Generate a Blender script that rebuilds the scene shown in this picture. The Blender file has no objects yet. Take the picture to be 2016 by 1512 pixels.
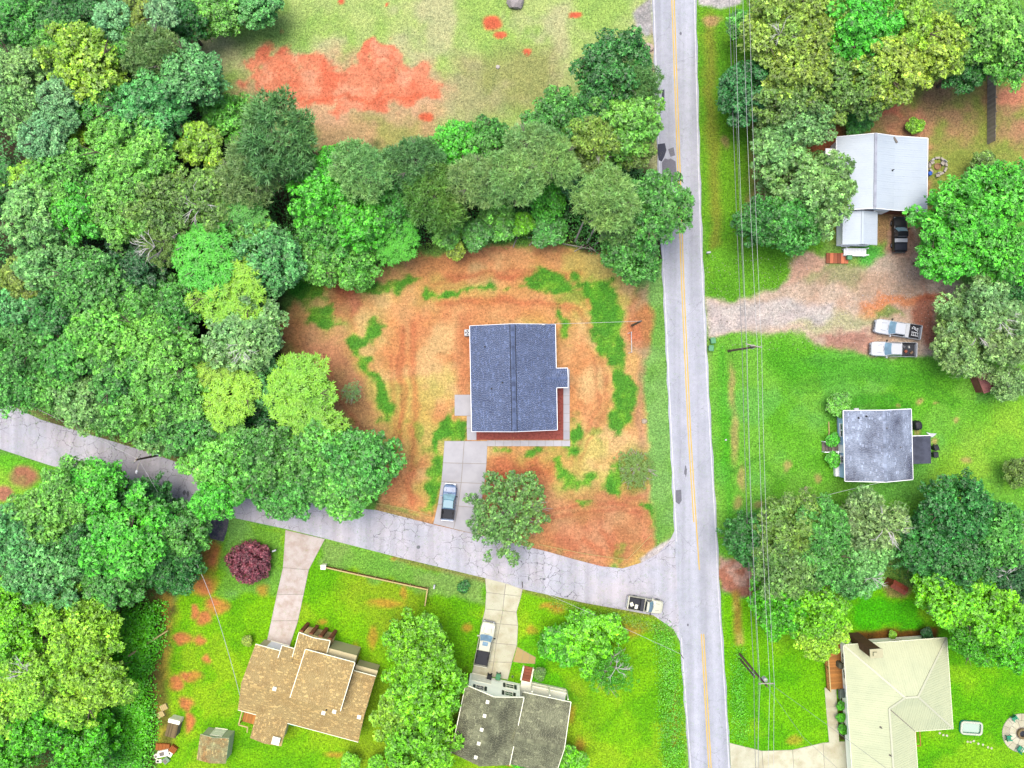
import bpy, bmesh, math, random
import numpy as np
from mathutils import Vector, Matrix, Euler

# ------------------------------------------------------------------ camera, sky, sun, exposure
SCN = bpy.context.scene
COL = SCN.collection
CAM_H = 100.0          # drone height above the ground, metres
PXM = 14.0             # photograph pixels per metre at ground level
CX, CY = 1008.0, 756.0

cam_d = bpy.data.cameras.new('camera')
cam_d.sensor_fit = 'HORIZONTAL'
cam_d.angle = 2 * math.atan(CX / PXM / CAM_H)
cam_d.clip_end = 6000
cam = bpy.data.objects.new('camera', cam_d)
cam.location = (0, 0, CAM_H)
COL.objects.link(cam)
SCN.camera = cam

SUN_DIR = Vector((-0.12, 0.16, 1.0)).normalized()      # towards the veiled sun: nearly overhead
world = bpy.data.worlds.new('World')
SCN.world = world
world.use_nodes = True
wn = world.node_tree.nodes
sky = wn.new('ShaderNodeTexSky')
sky.sky_type = 'NISHITA'
sky.sun_disc = False
sky.sun_elevation = math.asin(SUN_DIR.z)
sky.sun_rotation = math.atan2(SUN_DIR.x, SUN_DIR.y)
sky.altitude = 200
sky.air_density = 1.0
sky.dust_density = 4.0
sky.ozone_density = 1.0
world.node_tree.links.new(sky.outputs[0], wn['Background'].inputs[0])
wn['Background'].inputs[1].default_value = 0.11

sun_d = bpy.data.lights.new('sun', 'SUN')
sun_d.energy = 1.3
sun_d.angle = math.radians(45)
sun_d.color = (1.0, 0.96, 0.90)
sun = bpy.data.objects.new('sun', sun_d)
sun.rotation_euler = (-SUN_DIR).to_track_quat('-Z', 'Y').to_euler()
sun.location = (0, 0, 150)
COL.objects.link(sun)

SCN.view_settings.view_transform = 'Standard'
SCN.view_settings.look = 'None'
SCN.view_settings.gamma = 1.0
SCN.view_settings.use_curve_mapping = False
SCN.view_settings.exposure = 1.84
SCN.cycles.max_bounces = 5
SCN.cycles.diffuse_bounces = 3
SCN.cycles.glossy_bounces = 2
SCN.cycles.transmission_bounces = 4
SCN.cycles.transparent_max_bounces = 4

# ------------------------------------------------------------------ helpers
GAIN = 2.7             # what an albedo of 1 shows on flat open ground in this light


def P(px, py, h=0.0):
    """Photograph pixel of a point h metres above the ground -> plan position."""
    k = (CAM_H - h) / CAM_H / PXM
    return ((px - CX) * k, (CY - py) * k)


def P3(px, py, h=0.0):
    x, y = P(px, py, h)
    return Vector((x, y, h))


def lin(c):
    c = c / 255.0
    return c / 12.92 if c <= 0.04045 else ((c + 0.055) / 1.055) ** 2.4


def A(r, g, b, k=1.0):
    """Albedo of a surface that shows as this sRGB colour in the open daylight of the scene."""
    return (min(.85, lin(r) / GAIN * k), min(.85, lin(g) / GAIN * k), min(.85, lin(b) / GAIN * k), 1.0)


def link(n, a, ao, b, bi):
    n.links.new(a.outputs[ao], b.inputs[bi])


def new_mat(name):
    m = bpy.data.materials.new(name)
    m.use_nodes = True
    nt = m.node_tree
    bs = nt.nodes['Principled BSDF']
    return m, nt, bs


def noise(nt, scale, detail=4, rough=.6, coord='Object', dist=0.0):
    key = 'tc_' + coord
    tc = nt.nodes.get(key)
    if tc is None:
        tc = nt.nodes.new('ShaderNodeTexCoord') if coord != 'World' else nt.nodes.new('ShaderNodeNewGeometry')
        tc.name = key
    n = nt.nodes.new('ShaderNodeTexNoise')
    n.inputs['Scale'].default_value = scale
    n.inputs['Detail'].default_value = detail
    n.inputs['Roughness'].default_value = rough
    n.inputs['Distortion'].default_value = dist
    nt.links.new(tc.outputs['Position' if coord == 'World' else coord], n.inputs['Vector'])
    return n


def ramp(nt, src, pts):
    r = nt.nodes.new('ShaderNodeValToRGB')
    el = r.color_ramp.elements
    while len(el) < len(pts):
        el.new(.5)
    for e, (p, c) in zip(el, pts):
        e.position = p
        e.color = c if len(c) == 4 else (*c, 1)
    nt.links.new(src, r.inputs[0])
    return r.outputs[0]


def mixc(nt, fac, a, b, mode='MIX'):
    m = nt.nodes.new('ShaderNodeMix')
    m.data_type = 'RGBA'
    m.blend_type = mode
    m.clamp_factor = True
    for i, s in ((0, fac), (6, a), (7, b)):
        if isinstance(s, (int, float)):
            m.inputs[i].default_value = s
        elif isinstance(s, tuple):
            m.inputs[i].default_value = s
        else:
            nt.links.new(s, m.inputs[i])
    return m.outputs[2]


def bump(nt, bs, src, strength=.3, dist=.02):
    b = nt.nodes.new('ShaderNodeBump')
    b.inputs['Strength'].default_value = strength
    b.inputs['Distance'].default_value = dist
    nt.links.new(src, b.inputs['Height'])
    nt.links.new(b.outputs[0], bs.inputs['Normal'])


def grey(v):
    return (v, v, v, 1)


def pm(name, col, rough=.8, var=.18, scale=2.5, bmp=.25, metal=0., spec=.3, col2=None, s2=.6, tone=False, coord='Object', coat=0.):
    """Procedural paint/stone/wood: base colour, mottling at two sizes, optional second colour in blotches."""
    m, nt, bs = new_mat(name)
    n1 = noise(nt, scale * 6, 5, .65, coord)
    n2 = noise(nt, s2, 3, .6, coord)
    base = col
    if col2 is not None:
        f = ramp(nt, n2.outputs[0], [(.42, grey(0)), (.66, grey(1))])
        base = mixc(nt, f, col, col2)
    v = ramp(nt, n1.outputs[0], [(.25, grey(1 - var)), (.75, grey(1 + var))])
    c = mixc(nt, 1.0, base, v, 'MULTIPLY')
    if tone:
        at = nt.nodes.new('ShaderNodeAttribute')
        at.attribute_name = 'tone'
        c = mixc(nt, 1.0, c, at.outputs['Color'], 'MULTIPLY')
    nt.links.new(c, bs.inputs['Base Color'])
    bs.inputs['Roughness'].default_value = rough
    bs.inputs['Metallic'].default_value = metal
    bs.inputs['Specular IOR Level'].default_value = spec
    if coat:
        bs.inputs['Coat Weight'].default_value = coat
        bs.inputs['Coat Roughness'].default_value = .08
    if bmp:
        bump(nt, bs, n1.outputs[0], bmp, .02)
    m.diffuse_color = (*col[:3], 1)
    return m


class MB:
    """Collects faces and links them as one mesh object."""

    def __init__(s):
        s.v = []
        s.f = []
        s.t = []

    def face(s, pts, tone=1.0):
        i = len(s.v)
        s.v.extend([tuple(p) for p in pts])
        s.f.append(tuple(range(i, i + len(pts))))
        s.t.append(tone)

    def box(s, x0, x1, y0, y1, z0, z1, M=None, tone=1.0):
        c = [Vector(p) for p in ((x0, y0, z0), (x1, y0, z0), (x1, y1, z0), (x0, y1, z0), (x0, y0, z1), (x1, y0, z1), (x1, y1, z1), (x0, y1, z1))]
        if M is not None:
            c = [M @ p for p in c]
        i = len(s.v)
        s.v.extend([tuple(p) for p in c])
        for q in ((0, 3, 2, 1), (4, 5, 6, 7), (0, 1, 5, 4), (1, 2, 6, 5), (2, 3, 7, 6), (3, 0, 4, 7)):
            s.f.append(tuple(i + k for k in q))
            s.t.append(tone)

    def prism(s, pts, z0, z1, tone=1.0, chamfer=0.0):
        """Vertical prism over a plan polygon (counter-clockwise or not), z0 < z1."""
        ar = sum(pts[k][0] * pts[(k + 1) % len(pts)][1] - pts[(k + 1) % len(pts)][0] * pts[k][1] for k in range(len(pts)))
        if ar < 0:
            pts = pts[::-1]
        n = len(pts)
        i = len(s.v)
        s.v.extend([(p[0], p[1], z0) for p in pts])
        if chamfer:
            cx = sum(p[0] for p in pts) / n
            cy = sum(p[1] for p in pts) / n
            s.v.extend([(p[0], p[1], z1 - chamfer) for p in pts])
            tp = []
            for p in pts:
                dx, dy = cx - p[0], cy - p[1]
                L = math.hypot(dx, dy) or 1
                tp.append((p[0] + dx / L * chamfer, p[1] + dy / L * chamfer, z1))
            s.v.extend(tp)
            rings = 2
        else:
            s.v.extend([(p[0], p[1], z1) for p in pts])
            rings = 1
        s.f.append(tuple(i + k for k in reversed(range(n))))
        s.t.append(tone)
        s.f.append(tuple(i + rings * n + k for k in range(n)))
        s.t.append(tone)
        for r in range(rings):
            for k in range(n):
                a = i + r * n + k
                b = i + r * n + (k + 1) % n
                s.f.append((a, b, b + n, a + n))
                s.t.append(tone)

    def tube(s, pts, rad, n=6, tone=1.0, caps=True):
        pts = [Vector(p) for p in pts]
        if not isinstance(rad, (list, tuple)):
            rad = [rad] * len(pts)
        i0 = len(s.v)
        prev = None
        for k, p in enumerate(pts):
            d = (pts[min(k + 1, len(pts) - 1)] - pts[max(k - 1, 0)]).normalized()
            if prev is None:
                a = d.orthogonal().normalized()
            else:
                a = (prev - d * prev.dot(d))
                a = a.normalized() if a.length > 1e-6 else d.orthogonal().normalized()
            prev = a
            b = d.cross(a)
            for j in range(n):
                t = 2 * math.pi * j / n
                s.v.append(tuple(p + (a * math.cos(t) + b * math.sin(t)) * rad[k]))
        for k in range(len(pts) - 1):
            for j in range(n):
                a = i0 + k * n + j
                b = i0 + k * n + (j + 1) % n
                s.f.append((a, b, b + n, a + n))
                s.t.append(tone)
        if caps:
            s.f.append(tuple(i0 + j for j in reversed(range(n))))
            s.f.append(tuple(i0 + (len(pts) - 1) * n + j for j in range(n)))
            s.t += [tone, tone]

    def lathe(s, prof, n=16, c=(0, 0), tone=1.0):
        """Profile of (r, z) from bottom to top turned about a vertical axis."""
        i0 = len(s.v)
        for r, z in prof:
            for j in range(n):
                t = 2 * math.pi * j / n
                s.v.append((c[0] + r * math.cos(t), c[1] + r * math.sin(t), z))
        for k in range(len(prof) - 1):
            for j in range(n):
                a = i0 + k * n + j
                b = i0 + k * n + (j + 1) % n
                s.f.append((a, b, b + n, a + n))
                s.t.append(tone)
        s.f.append(tuple(i0 + j for j in reversed(range(n))))
        s.f.append(tuple(i0 + (len(prof) - 1) * n + j for j in range(n)))
        s.t += [tone, tone]

    def mesh(s, name, mat, smooth=False):
        me = bpy.data.meshes.new(name)
        me.from_pydata(s.v, [], s.f)
        at = me.attributes.new('tone', 'FLOAT', 'FACE')
        at.data.foreach_set('value', s.t)
        if mat is not None:
            me.materials.append(mat)
        if smooth:
            me.polygons.foreach_set('use_smooth', [True] * len(me.polygons))
        return me

    def build(s, name, mat, parent=None, smooth=False):
        o = bpy.data.objects.new(name, s.mesh(name, mat, smooth))
        COL.objects.link(o)
        if parent is not None:
            o.parent = parent
        return o


def tag(o, label=None, cat=None, group=None, kind=None):
    if label:
        o['label'] = label
    if cat:
        o['category'] = cat
    if group:
        o['group'] = group
    if kind:
        o['kind'] = kind
    return o


def thing(name, label, cat, loc=(0, 0, 0), rz=0.0, group=None):
    o = bpy.data.objects.new(name, None)
    o.empty_display_size = .3
    COL.objects.link(o)
    o.location = loc
    o.rotation_euler = (0, 0, rz)
    return tag(o, label, cat, group)


def copy_tree(o, parent=None):
    c = o.copy()
    COL.objects.link(c)
    c.parent = parent
    for ch in list(o.children):
        copy_tree(ch, c)
    return c


def struct(name, mb, mat):
    return tag(mb.build(name, mat), kind='structure')


def clip(poly, a, b, c):
    """Part of a 2-D polygon where a*x + b*y <= c."""
    out = []
    n = len(poly)
    for i in range(n):
        p, q = poly[i], poly[(i + 1) % n]
        dp = a * p[0] + b * p[1] - c
        dq = a * q[0] + b * q[1] - c
        if dp <= 0:
            out.append(p)
        if (dp < 0 < dq) or (dq < 0 < dp):
            t = dp / (dp - dq)
            out.append((p[0] + (q[0] - p[0]) * t, p[1] + (q[1] - p[1]) * t))
    return out


def area2(poly):
    return abs(sum(poly[k][0] * poly[(k + 1) % len(poly)][1] - poly[(k + 1) % len(poly)][0] * poly[k][1] for k in range(len(poly)))) / 2


rnd = random.Random(7)

# ------------------------------------------------------------------ ground: one sheet to the horizon
_rs = np.random.RandomState(11)
_LAT = _rs.rand(256, 256)


def vnoise(x, y):
    xi = np.floor(x).astype(int)
    yi = np.floor(y).astype(int)
    fx = x - xi
    fy = y - yi
    fx = fx * fx * (3 - 2 * fx)
    fy = fy * fy * (3 - 2 * fy)
    a = _LAT[xi % 256, yi % 256]
    b = _LAT[(xi + 1) % 256, yi % 256]
    c = _LAT[xi % 256, (yi + 1) % 256]
    d = _LAT[(xi + 1) % 256, (yi + 1) % 256]
    return (a * (1 - fx) + b * fx) * (1 - fy) + (c * (1 - fx) + d * fx) * fy


def fbm(x, y, scale, octaves=4, seed=0):
    v = 0
    amp = .5
    tot = 0
    for o in range(octaves):
        v = v + amp * vnoise(x / scale + 17.3 * seed + o * 31.7, y / scale + 9.1 * seed - o * 12.9)
        tot += amp
        amp *= .55
        scale *= .5
    return v / tot


STEP = .27
gx = np.concatenate([[-2500, -900, -300, -140, -95], np.arange(-80, 80.01, STEP), [95, 140, 300, 900, 2500]])
gy = np.concatenate([[-2500, -900, -300, -130, -78], np.arange(-61, 61.01, STEP), [78, 130, 300, 900, 2500]])
GX, GY = np.meshgrid(gx, gy)
PXX = CX + GX * PXM            # photograph pixel of every ground vertex
PYY = CY - GY * PXM
_w1 = fbm(GX, GY, 2.6, 4, 3) - .5
_w2 = fbm(GX, GY, 2.6, 4, 8) - .5
N_big = fbm(GX, GY, 14, 4, 1)
N_mid = fbm(GX, GY, 4.5, 4, 2)
N_small = fbm(GX, GY, 1.3, 3, 4)
N_alt = fbm(GX, GY, 5.5, 4, 6)


def sstep(a, b, x):
    t = np.clip((x - a) / (b - a), 0, 1)
    return t * t * (3 - 2 * t)


def pmask(pts, feather=10, warp=22):
    """Soft, ragged-edged mask of a patch outlined in photograph pixels on the ground."""
    xs = [p[0] for p in pts]
    ys = [p[1] for p in pts]
    out = np.zeros_like(GX)
    m = feather + warp
    sel = (PXX > min(xs) - m) & (PXX < max(xs) + m) & (PYY > min(ys) - m) & (PYY < max(ys) + m)
    x = (PXX + _w1 * 2 * warp)[sel]
    y = (PYY + _w2 * 2 * warp)[sel]
    d = np.full(x.shape, 1e9)
    ins = np.zeros(x.shape, bool)
    n = len(pts)
    for i in range(n):
        ax, ay = pts[i]
        bx, by = pts[(i + 1) % n]
        ex, ey = bx - ax, by - ay
        t = np.clip(((x - ax) * ex + (y - ay) * ey) / (ex * ex + ey * ey + 1e-9), 0, 1)
        d = np.minimum(d, np.hypot(x - ax - t * ex, y - ay - t * ey))
        if ay != by:
            ins ^= ((ay > y) != (by > y)) & (x < (bx - ax) * (y - ay) / (by - ay) + ax)
    out[sel] = sstep(-feather, feather, np.where(ins, d, -d))
    return out


def emask(cx, cy, rx, ry=None, feather=None, warp=14):
    ry = ry or rx
    f = feather or .5
    q = np.hypot((PXX + _w1 * 2 * warp - cx) / rx, (PYY + _w2 * 2 * warp - cy) / ry)
    return 1 - sstep(1 - f, 1 + f * .4, q)


def lmask(pts, width, feather=6, warp=10):
    x = PXX + _w1 * 2 * warp
    y = PYY + _w2 * 2 * warp
    d = np.full(GX.shape, 1e9)
    for (ax, ay), (bx, by) in zip(pts[:-1], pts[1:]):
        ex, ey = bx - ax, by - ay
        t = np.clip(((x - ax) * ex + (y - ay) * ey) / (ex * ex + ey * ey), 0, 1)
        d = np.minimum(d, np.hypot(x - ax - t * ex, y - ay - t * ey))
    return 1 - sstep(width / 2 - feather / 2, width / 2 + feather, d)


def alb(c):
    return np.array(A(*c)[:3])


TRK = ([(770, 700), (778, 820), (770, 950)], [(782, 700), (790, 820), (782, 950)], [(850, 560), (1000, 530), (1120, 545), (1190, 620)], [(850, 572), (1000, 542), (1112, 557), (1178, 628)], [(640, 700), (660, 780), (720, 850)], [(1080, 1010), (1180, 990), (1260, 1000)],
       [(1080, 1024), (1180, 1004), (1260, 1012)], [(980, 905), (1060, 925)], [(980, 915), (1060, 936)], [(1130, 900), (1180, 800), (1170, 700)], [(1144, 900), (1194, 800), (1182, 700)])
GC = np.zeros(GX.shape + (3,))
GRASSY = np.zeros(GX.shape)


def lay(mask, col, col2=None, nz=None, grass=None, amt=1.0):
    """Lay one kind of ground cover over what is there."""
    global GC, GRASSY
    c = alb(col)[None, None, :]
    if col2 is not None:
        t = sstep(.36, .64, N_mid if nz is None else nz)[..., None]
        c = c * (1 - t) + alb(col2)[None, None, :] * t
    m = (mask * amt)[..., None]
    GC = GC * (1 - m) + c * m
    if grass is not None:
        GRASSY = GRASSY * (1 - mask * amt) + grass * mask * amt


ONE = np.ones_like(GX)
lay(ONE, (112, 172, 66), (142, 186, 84), grass=.8)

# north field
FIELD = pmask([(360, 70), (440, -60), (1300, -60), (1305, 330), (1180, 330), (620, 340), (470, 240), (430, 170)], 14)
lay(FIELD, (186, 206, 122), (166, 200, 100), grass=.7)
lay(FIELD * sstep(.45, .7, N_alt), (204, 200, 150), amt=.8, grass=.4)
lay(FIELD * sstep(.55, .75, N_big), (146, 192, 88), amt=.7, grass=.8)
lay(pmask([(900, 110), (1100, 90), (1110, 200), (960, 240), (870, 215)], 26), (186, 172, 130), (166, 160, 104), amt=.75, grass=.5)
lay(pmask([(600, 215), (860, 200), (880, 300), (620, 300)], 22), (208, 164, 122), (176, 168, 100), amt=.85, grass=.3)
lay(pmask([(450, 190), (520, 100), (700, 90), (860, 130), (900, 190), (800, 245), (560, 225)], 20, 34), (226, 180, 140), (206, 176, 132), amt=.85, grass=.2)
RED = pmask([(480, 170), (500, 115), (560, 78), (620, 100), (650, 118), (700, 112), (745, 76), (800, 112), (838, 140), (866, 178), (840, 212), (740, 222), (650, 212), (540, 190)], 20, 34)
RED = sstep(.3, .8, RED + (N_small - .5) * 1.1 * (RED > .01) + (fbm(GX, GY, 3, 4, 31) - .5) * .9 * (RED > .01))
lay(RED, (242, 132, 96), (240, 150, 112), grass=0)
lay(RED * sstep(.5, .7, fbm(GX, GY, 2.2, 4, 33)), (248, 178, 140), amt=.65)
lay(RED * sstep(.55, .75, fbm(GX, GY, 4, 4, 35)), (222, 112, 80), amt=.5)
for cx, cy, r in ((562, 148, 24), (562, 150, 14), (757, 138, 27), (760, 142, 16), (660, 150, 20)):
    q = np.hypot(PXX + _w1 * 8 - cx, (PYY + _w2 * 8 - cy))
    lay(np.exp(-((q - r) / 3.2) ** 2), (214, 104, 72), amt=.4)
for t in range(7):
    lay(lmask([(560 + t * 40, 190 + (t % 3) * 5), (600 + t * 40, 186 + (t % 2) * 8)], 5, 5, 18), (232, 116, 80), amt=.7)
for cx, cy, rx, ry in ((967, 46, 20, 17), (985, 70, 17, 9), (1132, 31, 15, 8), (1038, 104, 10, 8), (672, 6, 7, 6), (760, 10, 4, 5), (840, 230, 16, 9)):
    lay(emask(cx, cy, rx, ry, .35, 8), (232, 116, 80), grass=0)

# woods: leaf litter under the crowns
WOODS = pmask([(-400, -300), (370, -300), (375, 60), (400, 140), (470, 250), (640, 300), (860, 290), (1120, 260), (1290, 330), (1300, 530), (1225, 540), (1150, 488), (1000, 470),
               (860, 478), (700, 545), (560, 560), (560, 640), (600, 720), (660, 800), (745, 890), (745, 985), (600, 985), (330, 900), (100, 830), (-400, 600)], 16, 30)
lay(WOODS, (72, 66, 46), (52, 72, 38), grass=.4)
WOODS2 = pmask([(-400, 1010), (90, 1000), (280, 980), (390, 1010), (400, 1100), (350, 1180), (330, 1280), (310, 1400), (310, 1700), (-400, 1700)], 14, 26)
lay(WOODS2, (98, 96, 50), (74, 104, 42), grass=.4)

# main lot: red clay, straw and sown grass
LOT = pmask([(545, 640), (580, 590), (640, 545), (800, 508), (1000, 488), (1185, 492), (1255, 560), (1262, 640), (1258, 760), (1275, 850), (1290, 960), (1300, 1085), (1240, 1118), (1190, 1115),
             (1060, 1080), (850, 1026), (745, 990), (780, 880), (690, 850), (600, 800), (560, 720)], 8, 20)
lay(LOT, (232, 174, 116), (224, 156, 100), grass=0)
lay(LOT * sstep(.52, .74, N_big), (224, 146, 100), amt=.55)
lay(LOT * sstep(.5, .68, N_alt), (236, 198, 136), amt=.8)
lay(LOT * sstep(.5, .66, fbm(GX, GY, 7, 4, 12)), (206, 204, 100), amt=.55, grass=.3)
lay(pmask([(830, 600), (900, 575), (1080, 575), (1130, 605), (1120, 640), (920, 640), (860, 650), (800, 690), (800, 640)], 18), (220, 142, 94), (232, 170, 114), amt=.75)
lay(pmask([(900, 620), (926, 620), (926, 780), (905, 778), (890, 700)], 10, 10), (212, 130, 88), amt=.7)
lay(pmask([(590, 640), (660, 625), (690, 690), (720, 760), (760, 870), (700, 850), (610, 780)], 16), (216, 154, 116), (196, 140, 104), amt=.75)
lay(pmask([(660, 560), (720, 540), (720, 600), (680, 640), (650, 620)], 12), (196, 118, 92), (184, 96, 72), amt=.8)
lay(pmask([(1060, 985), (1180, 950), (1280, 950), (1300, 1050), (1220, 1115), (1060, 1080)], 20), (212, 148, 110), (200, 122, 90), amt=.8)
lay(pmask([(960, 900), (1040, 890), (1110, 915), (1080, 950), (960, 960)], 12), (200, 102, 66), (214, 134, 92), amt=.85)
lay(pmask([(900, 930), (1080, 950), (1070, 1080), (1000, 1060), (940, 1020)], 14), (204, 118, 84), (216, 148, 104), amt=.6)
for pts in ([(812, 640), (818, 760), (812, 860), (808, 990)], [(790, 650), (795, 780), (785, 900)], [(1185, 1045), (1212, 1095)], [(1140, 560), (1225, 690)], [(880, 545), (1140, 540)],
            [(860, 600), (1000, 590), (1140, 610), (1190, 680)], [(1150, 1060), (1180, 1090)]):
    lay(lmask(pts, 9, 8, 10) * LOT, (206, 116, 78), amt=.6)
for tr in TRK:
    lay(lmask(tr, 5, 5, 9) * LOT, (190, 108, 76), amt=.5)
GREEN = (58, 156, 38)
for pts, f in (([(703, 556), (740, 548), (790, 540), (832, 549), (800, 560), (770, 578), (720, 582)], 5),
               ([(1025, 560), (1070, 538), (1100, 534), (1138, 566), (1100, 574), (1060, 566)], 6),
               ([(590, 600), (620, 598), (668, 606), (664, 648), (640, 655), (600, 632)], 8),
               ([(672, 638), (700, 650), (742, 622), (748, 650), (722, 676), (738, 720), (770, 770), (775, 822), (752, 830), (740, 770), (716, 714), (690, 680)], 8),
               ([(1135, 545), (1195, 552), (1235, 600), (1232, 660), (1252, 780), (1240, 830), (1205, 842), (1194, 806), (1204, 770), (1190, 700), (1160, 640), (1170, 600)], 8),
               ([(888, 818), (922, 822), (920, 862), (872, 870), (866, 930), (856, 1000), (838, 1005), (842, 920), (860, 860)], 6),
               ([(1126, 832), (1142, 836), (1148, 878), (1130, 898), (1090, 884), (1120, 880)], 6),
               ([(1086, 908), (1110, 900), (1120, 926), (1170, 932), (1184, 946), (1146, 956), (1120, 966), (1094, 964)], 5),
               ([(1200, 890), (1228, 894), (1230, 960), (1216, 974), (1188, 950)], 7),
               ([(965, 878), (1010, 880), (1000, 892), (966, 890)], 4), ([(1040, 878), (1065, 880), (1062, 890), (1040, 888)], 4),
               ([(820, 580), (870, 568), (930, 564), (1000, 566), (1000, 574), (900, 578), (830, 598)], 5),
               ([(1100, 620), (1120, 622), (1120, 668), (1100, 664)], 5), ([(1265, 1000), (1288, 990), (1285, 1030)], 6), ([(1120, 980), (1150, 985), (1140, 1000)], 5),
               ([(560, 560), (640, 540), (650, 590), (600, 600)], 10)):
    m = pmask(pts, f + 8, 22)
    m = sstep(.28, .85, m + (N_small - .5) * 1.3 * (m > .01) + (N_mid - .5) * .7 * (m > .01))
    lay(pmask(pts, f + 26, 30) * LOT, (176, 190, 84), amt=.45, grass=.4)
    lay(m, (104, 182, 46), GREEN, N_small, grass=1.0, amt=.9)
lay(LOT * sstep(.68, .8, fbm(GX, GY, 3.2, 4, 21)), (84, 168, 42), amt=.5, grass=.6)

# verges of the main road
VERW = pmask([(1262, 560), (1300, 520), (1310, 560), (1322, 800), (1330, 1040), (1290, 1080), (1282, 960), (1270, 850), (1258, 700)], 7, 12)
lay(VERW, (136, 188, 96), (120, 176, 74), grass=.9)
lay(pmask([(1238, 600), (1275, 560), (1288, 620), (1272, 700), (1240, 690)], 8, 14), (200, 158, 126), (210, 122, 88), amt=.8, grass=.1)
lay(lmask([(1262, 700), (1256, 830), (1262, 900)], 9, 8), (190, 140, 112), amt=.6)
lay(emask(1252, 925, 32, 48, .5), (128, 166, 66), (110, 148, 60), amt=.8, grass=1)
VERE = pmask([(1370, -80), (1480, -80), (1480, 300), (1480, 580), (1395, 600), (1378, 400)], 6, 8)
lay(VERE, (118, 180, 40), (100, 168, 36), grass=1)
lay(lmask([(1398, 30), (1400, 200), (1406, 420), (1412, 540)], 15, 14), (160, 140, 62), amt=.55)
lay(emask(1402, 42, 22, 18), (210, 160, 120), amt=.7)
lay(emask(1425, 280, 12, 14), (190, 140, 110), amt=.6)
lay(pmask([(1368, -60), (1460, -60), (1460, 8), (1420, 16), (1375, 8)], 3, 4), (222, 214, 208), (200, 194, 190), N_small, grass=0)
lay(pmask([(1246, 20), (1282, -10), (1288, 60), (1270, 70), (1250, 55)], 5, 8), (208, 204, 200), (176, 172, 168), N_small, grass=0)
lay(emask(1276, 96, 14, 9), (222, 198, 180), grass=0)
lay(lmask([(1286, 60), (1302, 330)], 10, 6, 5), (196, 170, 146), amt=.6, grass=.1)

# white house yard
YARD = pmask([(1480, 140), (1600, 160), (1760, 160), (1900, 130), (1960, 150), (2100, 140), (2100, 330), (1950, 360), (1900, 460), (1830, 480), (1480, 470)], 16, 26)
lay(YARD, (184, 146, 104), (152, 166, 76), grass=.5)
lay(YARD * sstep(.52, .7, N_alt), (206, 144, 110), amt=.8, grass=.1)
lay(YARD * sstep(.55, .72, N_big), (124, 178, 52), amt=.8, grass=.8)
lay(pmask([(1600, 230), (1660, 235), (1680, 300), (1590, 320)], 10), (168, 92, 66), (150, 100, 60), amt=.9)
lay(pmask([(1690, 200), (1770, 196), (1780, 226), (1720, 224)], 8), (218, 130, 100), amt=.9)
lay(pmask([(1965, 175), (2030, 170), (2030, 210), (1975, 208)], 8), (224, 144, 112), amt=.8)
lay(pmask([(1440, 430), (1580, 430), (1620, 480), (1560, 520), (1530, 570), (1400, 600), (1390, 500), (1440, 480)], 10), (116, 186, 46), (104, 172, 40), grass=1)
lay(pmask([(1690, 470), (1740, 480), (1745, 520), (1700, 520)], 8), (96, 190, 74), grass=1)

# gravel drive of the white house
lay(pmask([(1394, 592), (1450, 590), (1530, 568), (1560, 520), (1590, 492), (1618, 505), (1625, 530), (1700, 525), (1745, 500), (1770, 440), (1812, 440), (1815, 495), (1850, 545), (1915, 560),
           (1905, 586), (1845, 605), (1850, 690), (1800, 712), (1700, 690), (1600, 676), (1580, 655), (1440, 652), (1396, 668)], 7, 16), (206, 174, 148), (220, 196, 172), grass=.1)
lay(pmask([(1394, 600), (1460, 595), (1560, 590), (1640, 600), (1640, 630), (1440, 648), (1396, 662)], 10, 14), (226, 216, 206), (206, 196, 190), N_small, amt=.9)
lay(pmask([(1690, 600), (1760, 580), (1860, 575), (1870, 595), (1780, 605), (1720, 628), (1690, 625)], 8), (228, 152, 106), (214, 126, 84), amt=.95)
lay(pmask([(1620, 510), (1700, 520), (1690, 565), (1600, 560), (1560, 545)], 12), (172, 150, 120), (150, 160, 96), amt=.7, grass=.4)
lay(pmask([(1820, 560), (1850, 640), (1850, 690), (1822, 680), (1800, 620)], 12), (176, 104, 80), amt=.85)
lay(pmask([(1600, 655), (1720, 650), (1720, 690), (1640, 690)], 10), (206, 156, 136), (184, 130, 112), amt=.85)
lay(pmask([(1560, 635), (1720, 615), (1720, 640), (1600, 655)], 10), (180, 190, 130), amt=.6, grass=.5)
lay(pmask([(1715, 615), (1745, 610), (1780, 625), (1720, 632)], 5), (122, 160, 74), amt=.8, grass=.8)
lay(pmask([(1570, 500), (1600, 490), (1618, 506), (1600, 540), (1540, 560), (1550, 530)], 10), (224, 178, 150), amt=.9)
lay(pmask([(1755, 420), (1800, 420), (1818, 490), (1790, 520), (1750, 500)], 8), (208, 164, 136), (186, 130, 100), amt=.9)

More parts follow.
